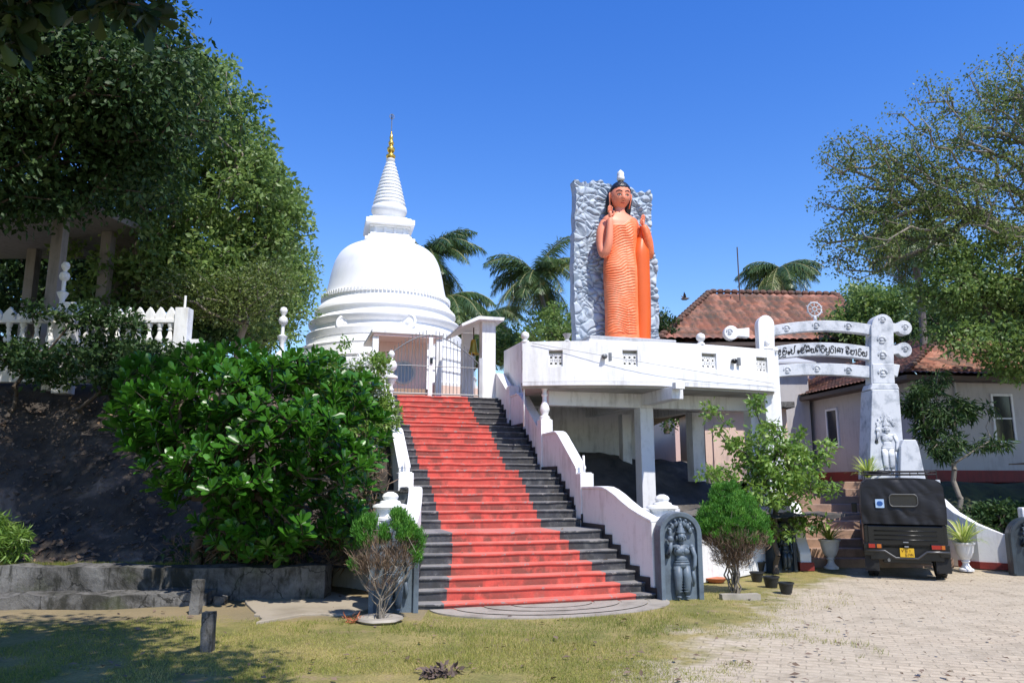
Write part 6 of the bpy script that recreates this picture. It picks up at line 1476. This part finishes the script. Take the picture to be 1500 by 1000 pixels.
# young tree between round bush and brown steps
tree('young_tree', 'slender young tree with bright light green leaves standing before the arch', 'tree', (A(1136, 830, 15.9).x, 15.9, 0), (A(1136, 745, 15.9).x, 15.9, 1.25),
     [blob(1120, 660, 15.8, .65, .6, .55), blob(1160, 690, 15.6, .75, .6, .35), blob(1060, 625, 16, .32, .3, .25), blob(1045, 600, 16, .15, .2, .2), blob(1190, 660, 15.8, .4, .4, .3), blob(1130, 720, 15.5, .9, .6, .30), blob(1060, 700, 15.6, .5, .35, .14), blob(1210, 715, 15.6, .32, .3, .12), blob(1115, 590, 16, .22, .25, .25), blob(1168, 625, 15.9, .2, .25, .2), blob(1150, 770, 15.8, .5, .4, .22), blob(1030, 690, 15.7, .2, .2, .08), blob(1085, 650, 15.9, .3, .3, .2), blob(1185, 765, 15.9, .3, .3, .15)],
     170, 34, .16, .105, 'dia', 'leaf_light', 'bark', 43, .05, seg=.22, tipr=.0045, wob=.03, droop=.3)
# ================================================================ TREES on the left
tree('canopy_tree', 'huge dark leafy tree overhanging the pavilion at the top left', 'tree', (-13.2, 15.5, 4), (-12.2, 15.2, 7.8),
     [blob(60, 130, 15, 3.2, 2.5, 2.3), blob(170, 190, 16, 2.4, 2.2, 2.0), blob(-60, 180, 15, 2.8, 2.2, 2.3), blob(130, 60, 16, 2.3, 2.2, 1.7), blob(30, -30, 15, 3.2, 2.5, 1.8), blob(200, 110, 16.5, 1.6, 1.8, 1.4), blob(-20, 270, 15, 1.8, 1.5, .8), blob(60, 275, 15.5, 1.4, 1.3, .6), ((-9.0, 14.6, 10.2), (2.2, 1.6, 1.0)), ((-8.0, 15.4, 8.9), (1.3, 1.2, .9))],
     620, 105, .62, .15, 'dia', 'leaf_dark', 'bark', 51, .32, seg=.7, shell=.25, tipr=.012, droop=.5)
tree('leafy_tree', 'tall leafy green tree behind the pavilion whose crown slopes down toward the stupa', 'tree', (-11.2, 21.5, 4), (-10.6, 21.5, 8.5),
     [blob(260, 190, 21, 2.6, 2.4, 2.5), blob(300, 300, 21, 2.8, 2.4, 2.2), blob(340, 230, 22, 1.5, 1.6, 1.7), blob(380, 330, 21.5, 1.5, 1.5, 1.4), blob(210, 330, 20.5, 2.4, 2, 1.6), blob(290, 120, 22, 1.0, 1.2, .9), blob(380, 260, 22, .7, .9, .6), blob(425, 275, 22, .55, .6, .45), blob(330, 400, 21, 2.2, 2, 1.3), blob(220, 420, 20, 2.0, 1.6, 1.2), blob(420, 300, 22, .5, .5, .4), blob(280, 75, 22, .5, .5, .35), blob(400, 200, 22, .35, .4, .3)],
     520, 85, .42, .17, 'dia', 'leaf_mid', 'barkpale', 52, .26, seg=.7, shell=.5, tipr=.011, droop=.3)
tree('leafy_tree', 'smaller leafy tree filling the gap between the tall tree and the stupa dome', 'tree', (-9.0, 26, 3.9), (-8.8, 26, 6.0),
     [blob(390, 400, 25, 1.7, 1.6, 1.5), blob(395, 450, 25, 1.4, 1.5, 1.2), blob(360, 460, 24, 2.0, 1.5, 1.2), blob(430, 390, 26, .7, .8, .8), blob(440, 440, 25.5, .5, .6, .7), blob(340, 480, 22, 1.6, 1.2, .7)],
     230, 95, .5, .13, 'dia', 'leaf_mid', 'bark', 53, .18, seg=.6, shell=.4, tipr=.011)
tree('dry_tree', 'olive coloured tree with thin pale twigs just behind the terrace balustrade', 'tree', (-7.2, 19.4, 4), (-7.0, 19.4, 5.3),
     [blob(370, 430, 19, .9, .9, .8), blob(330, 440, 18.8, 1.1, .8, .7), blob(395, 410, 19.5, .5, .6, .6), blob(270, 430, 18.6, .9, .8, .7)],
     170, 55, .38, .085, 'dia', 'leaf_olive', 'barkpale', 54, .1, seg=.4, shell=.3, tipr=.008, wob=.1)
tree('dark_tree', 'dark dense tree filling the view behind the pavilion pillars', 'tree', (-15.5, 24.5, 4), (-15.5, 24.5, 6),
     [blob(60, 400, 24, 3.0, 1.5, 2.2), blob(180, 400, 24, 2.4, 1.5, 2.2), blob(-60, 380, 24, 2.6, 1.5, 2.4), blob(20, 470, 22, 3, 1.2, 1.2), blob(180, 470, 21, 2.2, 1, 1.0), blob(270, 480, 20, 1.4, .9, .8)], 330, 90, .6, .2, 'dia', 'leaf_dark', 'bark', 57, .25, seg=.9, shell=.2)
# shade tree whose crown hangs over the lawn; its outer leaves hang into the top left corner
tree('shade_tree', 'big shade tree whose dark lower leaves hang into the top left corner', 'tree', (-9.5, 3.5, 0), (-8.8, 4.0, 4.8),
     [((-3.4, 4.9, 7.6), (1.7, 1.7, .8)), ((-1.9, 4.3, 7.5), (1.2, 1.2, .6)), ((-1.0, 3.9, 7.7), (1.1, 1.0, .5)), ((-.4, 3.3, 7.6), (.8, .8, .4)), ((-1.6, 2.8, 7.4), (1.2, .8, .5)), ((-2.8, 5.4, 7.8), (1.4, 1.0, .6)), ((-5.6, 5.4, 7.6), (2.2, 2.0, 1.1)), ((-2.2, 3.6, 7.4), (1.1, 1.2, .6)), ((-1.2, 3.3, 7.3), (.7, .7, .4)), ((-7.8, 5.0, 7.6), (2.2, 2.2, 1.2)), ((-4.6, 3.0, 7.4), (1.6, 1.5, .8)), ((-9.5, 6.5, 8.2), (2.4, 2.2, 1.3)), ((-9.8, 2.5, 7.8), (2.4, 2.2, 1.4)), ((-7.0, 1.8, 7.6), (2.0, 1.8, 1.1)), ((-11, 9, 9.4), (2.4, 2.0, 1.4))],
     720, 80, .55, .17, 'dia', 'leaf_dark', 'bark', 55, .38, seg=.7, shell=.2, tipr=.014)
tree('shade_tree', 'tall spreading tree beyond the left edge whose high crown shades the rocky slope', 'tree', (-14.5, 9.5, 0), (-12.5, 9.6, 8.2),
     [((-4.4, 9.2, 11.0), (2.3, 1.5, .9)), ((-7.2, 9.6, 10.9), (2.4, 1.7, 1.1)), ((-10.2, 10, 10.4), (2.6, 2.0, 1.4)), ((-13.2, 10.2, 9.8), (2.4, 2.4, 1.8)), ((-2.9, 9.3, 11.2), (.9, 1.0, .5)), ((-15.5, 12, 9.6), (2.4, 2.4, 1.8))],
     520, 85, .6, .18, 'dia', 'leaf_dark', 'bark', 56, .34, seg=.8, shell=.15, tipr=.012)
# spray of large dark leaves close to the camera at the top edge
sp = thing('leaf_spray', 'dark close-up spray of large leaves hanging from the top edge at the left', 'branch', tuple(A(150, -20, 4.2))); o = np.array(OFF[sp.name]); rs = np.random.RandomState(77)
T = np.array([A(x, y, d) for x, y, d in ((60, -25, 4.2), (110, -15, 4.2), (150, 0, 4.1), (185, 5, 4.1), (205, 8, 4.1), (20, 20, 4.3), (-10, 60, 4.3), (140, -25, 4.3), (0, -10, 4.4), (80, -5, 4.3), (40, 5, 4.3), (170, -15, 4.2), (10, 45, 4.4))])
nodes, par, R = skeleton(o+[-3.6, -.3, 1.4], o+[-1.4, -.2, .7], T, rs, .2, .02, .006, .03, .5, 4); V, F = skel_mesh(nodes, par, R, 5); link('stem', fast_mesh('stem', V-o, [F], smooth=True), M['bark'], sp)
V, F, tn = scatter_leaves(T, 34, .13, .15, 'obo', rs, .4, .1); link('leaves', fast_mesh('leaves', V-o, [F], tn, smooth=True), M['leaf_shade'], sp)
# ivy-like shrubs tumbling over the terrace balustrade and up the slope
tree('creeper_shrub', 'dark creeper spilling over the terrace balustrade at the left', 'shrub', (-10.2, 15.6, 3.2), (-10, 15.6, 3.9),
     [blob(130, 465, 15.6, .55, .3, .25), blob(185, 470, 15.6, .45, .3, .16), blob(60, 455, 15.5, .4, .3, .12), blob(150, 510, 15.5, .8, .4, .25), blob(30, 520, 15.4, .8, .4, .25), blob(90, 540, 15, .9, .5, .3)], 110, 50, .22, .11, 'dia', 'leaf_dark', 'bark', 61, .04, seg=.3, tipr=.005)
tree('low_shrub', 'sunlit low shrub with narrow bright leaves on the retaining wall at left', 'shrub', (-8.2, 13.0, .45), (-8.2, 13.0, .6), [blob(10, 795, 12.9, .42, .3, .26), blob(-20, 780, 13, .4, .3, .3)], 60, 40, .12, .13, 'long', 'leaf_light', 'bark', 62, .02, seg=.1, tipr=.004)
tree('slope_shrub', 'dark shrub on the shaded slope under the terrace balustrade', 'shrub', (-8.6, 15.2, 3.0), (-8.6, 15.1, 3.3), [blob(230, 530, 15, .8, .5, .4), blob(180, 560, 14.8, .6, .4, .3)], 60, 60, .22, .11, 'dia', 'leaf_dark', 'bark', 63, .04, seg=.3, tipr=.005)
# grass fringe along the wall top
rs = np.random.RandomState(3); n = 5000; X = rs.uniform(-8.6, -5.0, n); Y = 12.72+rs.rand(n)*.3; z = .42+0*X; P = np.stack([X, Y, z], -1); a = rs.rand(n)*6.28; s = np.stack([np.cos(a)*.006, np.sin(a)*.006, a*0], -1); ln = np.stack([rs.randn(n)*.03, rs.randn(n)*.03-.02, .05+.08*rs.rand(n)], -1)
tag(link('wall_top_grass', fast_mesh('wall_top_grass', np.stack([P-s, P+s, P+ln], 1).reshape(-1, 3), [np.arange(3*n).reshape(-1, 3)], rs.rand(3*n)*.6+.1), M['grass']), 'thin strip of grass along the top of the retaining wall', 'grass', kind='stuff')
# ================================================================ PALMS
def palm(label, base, crown, nf, L, seed, wind=(0, 0, 0), up=.5, spread=1.0, lean=.3, tr=.14, drop=1.0, skew=None):
    rs = np.random.RandomState(seed); t = thing('palm_tree', label, 'palm', tuple(base), 'W', 'coconut palms'); o = np.array(base); c = np.array(crown)
    pts = [Vector(o+(c-o)*k/10+np.array([lean*sin(pi*k/10), 0, 0])) for k in range(11)]; MB().tube(pts, [tr*1.4]+[tr*(1-.03*k) for k in range(10)], 10).build('trunk', M['palmbark'], t, smooth=True)
    V = []; F = []; TT = []; MBr = MB()
    for i in range(nf):
        a = i*2.4+rs.rand()*.5; el = -0.5+1.75*((i*.7548+.13) % 1)*up*1.15; d = np.array([cos(a)*cos(el)*spread, sin(a)*cos(el)*spread, sin(el)]); d = unit(d+np.array(wind)*.5); l = L*(.8+.3*rs.rand()); p = c.copy(); n = 34; tn = rs.rand()*.7; R = [Vector(p)]
        dry = el < -.3
        for k in range(n):
            f = k/n; d = unit(d+np.array([0, 0, -.034*drop*(1+f)])+np.array(wind)*.03); p = p+d*l/n
            R.append(Vector(p))
            if k < 2: continue
            side = unit(np.cross(d, [0, 0, 1])); upv = np.cross(side, d); ll = L*.30*sin(pi*min(1, (.12+f*.9)))**.6*(.85+.3*rs.rand())
            for s in (-1, 1):
                for q in (0, .5):
                    pp = p-d*l/n*q; ld = unit(side*s*.85+d*.65+upv*.10-np.array([0, 0, .45+.25*rs.rand()])+np.array(wind)*.6+rs.randn(3)*.16); w = .024*L/3; b = len(V); m_ = pp+ld*ll*.5+np.array([0, 0, .03]); e = pp+ld*ll+np.array([0, 0, -.16*ll]); wd = d*w
                    V += [pp-wd*.6, pp+wd*.6, m_+wd, m_-wd, e]; F += [[b, b+1, b+2, b+3]]; F += [[b+3, b+2, b+4, b+4]]; tv = min(1, tn+rs.rand()*.3+(.3 if dry else 0)); TT += [tv]*5
        MBr.tube(R[::3], [.03*L/3]*(len(R[::3])-1)+[.008], 4)
    F = np.array(F); q4 = F[::2]; q3 = F[1::2][:, :3]; link('fronds', fast_mesh('fronds', np.array(V)-o, [q4, q3], np.array(TT)), M['leaf_palm'], t)
    MBr.build('frond_ribs', M['leaf_rib'], t)
    mb = MB()
    for k in range(7): a = k*.9; mb.ell((c[0]+.3*cos(a), c[1]+.3*sin(a), c[2]-.35-.1*(k % 2)), .14, .14, .17, 8, 6)
    mb.build('coconuts', M['coconut'], t, smooth=True)
M['leaf_rib'] = simple('frond_rib', (.20, .20, .07), .6); M['coconut'] = simple('coconut', (.42, .26, .06), .6)
def pal(label, px, py, D, fx, fy, **k):
    c = A(px, py, D); b = A(fx, fy, D); b.z = 3.9; palm(label, b, c, **k)
pal('windblown coconut palm with swept fronds standing between stupa and statue', 786, 404, 38, 812, 500, nf=46, L=2.9, seed=3, wind=(-.22, 0, .10), up=.80, lean=.35, drop=1.0)
pal('coconut palm rising immediately right of the stupa dome', 622, 375, 36, 660, 500, nf=46, L=3.1, seed=8, wind=(.06, 0, .08), up=.80, drop=1.0, lean=-.2)
pal('lower coconut palm behind the stupa and the bell shelter', 648, 440, 34, 668, 520, nf=42, L=2.8, seed=5, wind=(.08, 0, -.05), up=.6, drop=.9)
pal('small distant coconut palm just above the bell shelter', 716, 462, 46, 716, 520, nf=42, L=2.6, seed=6, wind=(0, 0, .2), up=.6)
pal('low coconut palm drooping behind the bell shelter', 752, 490, 42, 756, 530, nf=38, L=2.6, seed=7, wind=(0, 0, -.1), up=.4)
pal('coconut palm crown showing above the far tiled roof', 1142, 392, 48, 1142, 520, nf=44, L=3.0, seed=9, wind=(.0, 0, .0), drop=.8, up=.55)
pal('dark coconut palm half hidden in the sparse tree at the right', 1330, 330, 27, 1338, 500, nf=30, L=2.4, seed=10, wind=(-.1, 0, -.25), up=.5)
tree('bushy_tree', 'bright green bushy tree beyond the parapet between palm and slab', 'tree', (A(815, 500, 36).x, 36, 3.9), (A(815, 500, 36).x, 36, 6.0), [blob(822, 475, 36, .9, .9, .9), blob(800, 490, 35, 1.2, .9, .6), blob(835, 500, 35, .9, .8, .6), blob(790, 470, 37, .6, .6, .6)], 90, 70, .4, .17, 'dia', 'leaf_mid', 'bark', 71, .12, seg=.5)
tree('bushy_tree', 'small leafy tree just right of the carved slab', 'tree', (A(972, 500, 34).x, 34, 3.9), (A(972, 500, 34).x, 34, 6.5), [blob(970, 475, 34, .5, .5, .5), blob(978, 495, 34, .6, .5, .5)], 40, 60, .3, .15, 'dia', 'leaf_dark', 'bark', 72, .1, seg=.5)
tree('bushy_tree', 'leafy tree seen over the annexe beneath the platform', 'tree', (7.6, 31, 1.8), (7.6, 31, 3.4), [((7.2, 30.5, 4.6), (1.4, 1, .9)), ((8.2, 30.5, 5.0), (1.2, 1, .8))], 80, 60, .35, .15, 'dia', 'leaf_light', 'bark', 73, .1, seg=.5)
for i, (px, py, D, rx, rz, lb) in enumerate([(690, 500, 40, 3.0, 1.2, 'low green tree at the foot of the palms right of the stupa'), (1262, 455, 42, 2.2, 1.5, 'green tree behind the right end of the far tiled roof'), (1330, 460, 33, 3.5, 1.5, 'dense green tree behind the near house roof'), (1460, 465, 30, 3.4, 1.5, 'dark green tree behind the near house at the right edge')]):
    c = A(px, py, D); tree('background_tree', lb, 'tree', (c.x, D, 3.5), (c.x, D, c.z-rz*.6), [((c.x, D, c.z), (rx, 2, rz)), ((c.x+rx*.5, D, c.z-.5), (rx*.6, 1.6, rz*.7)), ((c.x-rx*.5, D, c.z-.6), (rx*.6, 1.6, rz*.7))], 150, 75, .6, .20, 'dia', 'leaf_mid' if i != 3 else 'leaf_dark', 'bark', 80+i, .2, 'trees beyond the houses', seg=.8, shell=.4)
# ================================================================ BIG SPARSE TREE on the right
tree('sparse_tree', 'large sparse tree with bare pale branches spreading from the right edge', 'tree', (17.2, 20.5, 1.8), (15.6, 20.0, 7.4),
     [blob(1330, 240, 19, 2.0, 1.8, 1.5), blob(1420, 200, 19, 1.8, 1.8, 1.6), blob(1260, 300, 19.5, 1.2, 1.3, 1.0), blob(1400, 310, 18.5, 1.7, 1.6, 1.2), blob(1480, 140, 19, 1.3, 1.6, 1.3), blob(1480, 270, 18.5, 1.6, 1.6, 1.4), blob(1240, 230, 19.5, .8, .9, .6), blob(1310, 350, 18.5, 1.3, 1.2, .8), blob(1230, 340, 19.5, .7, .8, .7), blob(1375, 140, 19.5, .8, 1.0, .5), blob(1460, 350, 18, 1.4, 1.2, .7), blob(1540, 200, 19, 1.6, 1.6, 2.0), blob(1280, 390, 19, .9, .8, .6), blob(1230, 380, 19.5, .6, .8, .5), blob(1350, 300, 18.8, 1.5, 1.4, 1.0), blob(1300, 320, 19, 1.2, 1.2, .9)],
     900, 40, .30, .082, 'dia', 'leaf_olive', 'barkpale', 91, .34, seg=.45, shell=.1, tipr=.0095, droop=.3, wob=.12)
tree('leafy_tree', 'leafy green tree hanging in front of the near house roof at the right', 'tree', (15.2, 19.2, 1.2), (14.2, 19, 5.0),
     [blob(1400, 420, 18.5, 1.2, 1.0, .6), blob(1470, 440, 18.5, 1.3, 1.0, .8), blob(1440, 500, 18, 1.0, .8, .5), blob(1490, 520, 18, .8, .8, .5), blob(1380, 480, 18.5, .5, .5, .4), blob(1430, 380, 19, 1.4, 1.0, .5)], 220, 70, .36, .11, 'dia', 'leaf_mid', 'bark', 92, .14, seg=.5, tipr=.009, droop=.5)
tree('leafy_tree', 'thick dark foliage hanging over the near house wall at the right edge', 'tree', (18.6, 20.6, .8), (17.4, 21.0, 5.2), [((15.6, 21.2, 6.4), (1.8, 1.2, .8)), ((14.0, 20.6, 6.5), (1.0, .9, .5)), ((17.4, 21.0, 6.4), (1.6, 1.3, 1.0)), ((16.2, 20.4, 7.4), (2.2, 1.3, .7)), ((15.8, 19.6, 5.8), (1.3, .9, .4))], 380, 90, .42, .14, 'dia', 'leaf_dark', 'bark', 97, .2, seg=.5, shell=.2, droop=.5)
tree('slim_tree', 'slim twin-stemmed tree with dark narrow leaves in front of the shaded house wall', 'tree', (A(1412, 770, 18).x, 18, .9), (A(1398, 690, 18.2).x, 18.2, 2.2),
     [blob(1370, 620, 18.2, .50, .4, .45), blob(1385, 655, 18, .42, .4, .32), blob(1350, 590, 18.3, .4, .4, .35), blob(1400, 600, 18.3, .35, .35, .4), blob(1450, 650, 18, .4, .3, .14), blob(1370, 560, 18.4, .4, .3, .25), blob(1446, 600, 18.2, .15, .2, .12)], 110, 40, .17, .17, 'long', 'leaf_dark', 'barkpale', 93, .055, seg=.25, tipr=.006, droop=.7)
tt = thing('tree_trunk', 'dark tree trunk crossing the right edge in front of the house', 'tree', (12.75, 18.6, .5)); MB().tube([(12.75, 18.6, .5), (12.72, 18.6, 2), (12.76, 18.6, 3.4), (12.9, 18.7, 5.5), (13.3, 18.9, 7.4)], [.20, .16, .15, .14, .10], 12).build('trunk', M['bark'], tt, smooth=True)
MB().tube([(12.72, 18.6, 2.25), (12.2, 18.4, 2.22), (11.7, 18.3, 2.2)], [.04, .03, .015], 6).build('branch', M['bark'], tt)
tree('ground_shrub', 'dark low shrubs in the shade behind the white urn at the right', 'shrub', (11.0, 17.6, .7), (11.0, 17.6, .9), [((10.9, 17.6, .95), (.9, .4, .35)), ((12.2, 17.8, 1.0), (1.0, .4, .4))], 90, 50, .2, .11, 'dia', 'leaf_dark', 'bark', 94, .03, seg=.3, tipr=.005)
# canopy that shades the right-hand house and garden, standing outside the frame to the right
tree('shade_tree', 'large leafy shade tree at the right beyond the edge, over the garden', 'tree', (19.5, 15.5, .3), (17.5, 15.2, 6.4), [((16.6, 19.4, 8.7), (2.4, 1.8, 1.1)), ((15.4, 16.3, 8.3), (2.3, 1.9, 1.2)), ((17.4, 14.6, 8.2), (2.4, 2.2, 1.4)), ((14.9, 14.2, 7.9), (1.3, 1.5, .8)), ((18, 18, 8.4), (2.4, 2, 1.4))], 520, 90, .6, .18, 'dia', 'leaf_dark', 'bark', 95, .32, seg=.7, shell=.3)
# bird
bd = thing('bird', 'small dark bird gliding left of the far tiled roof', 'bird', tuple(A(1003, 438, 30)), 'L'); mb = MB(); mb.tube([(-.16, 0, .0), (-.08, 0, .0), (.06, 0, .01), (.14, 0, .03), (.2, 0, .03)], [.01, .05, .055, .03, .008], 8)
mb.add([(-.04, 0, .02), (.08, 0, .02), (.02, -.12, .16), (-.06, -.2, .26), (-.08, -.1, .12)], [(0, 1, 2), (0, 2, 4), (2, 3, 4)]); mb.add([(-.04, 0, .02), (.08, 0, .02), (.02, .12, .12), (-.1, .24, .20), (-.08, .1, .08)], [(0, 2, 1), (0, 4, 2), (2, 4, 3)]); mb.build('body', M['wood'], bd, smooth=True)
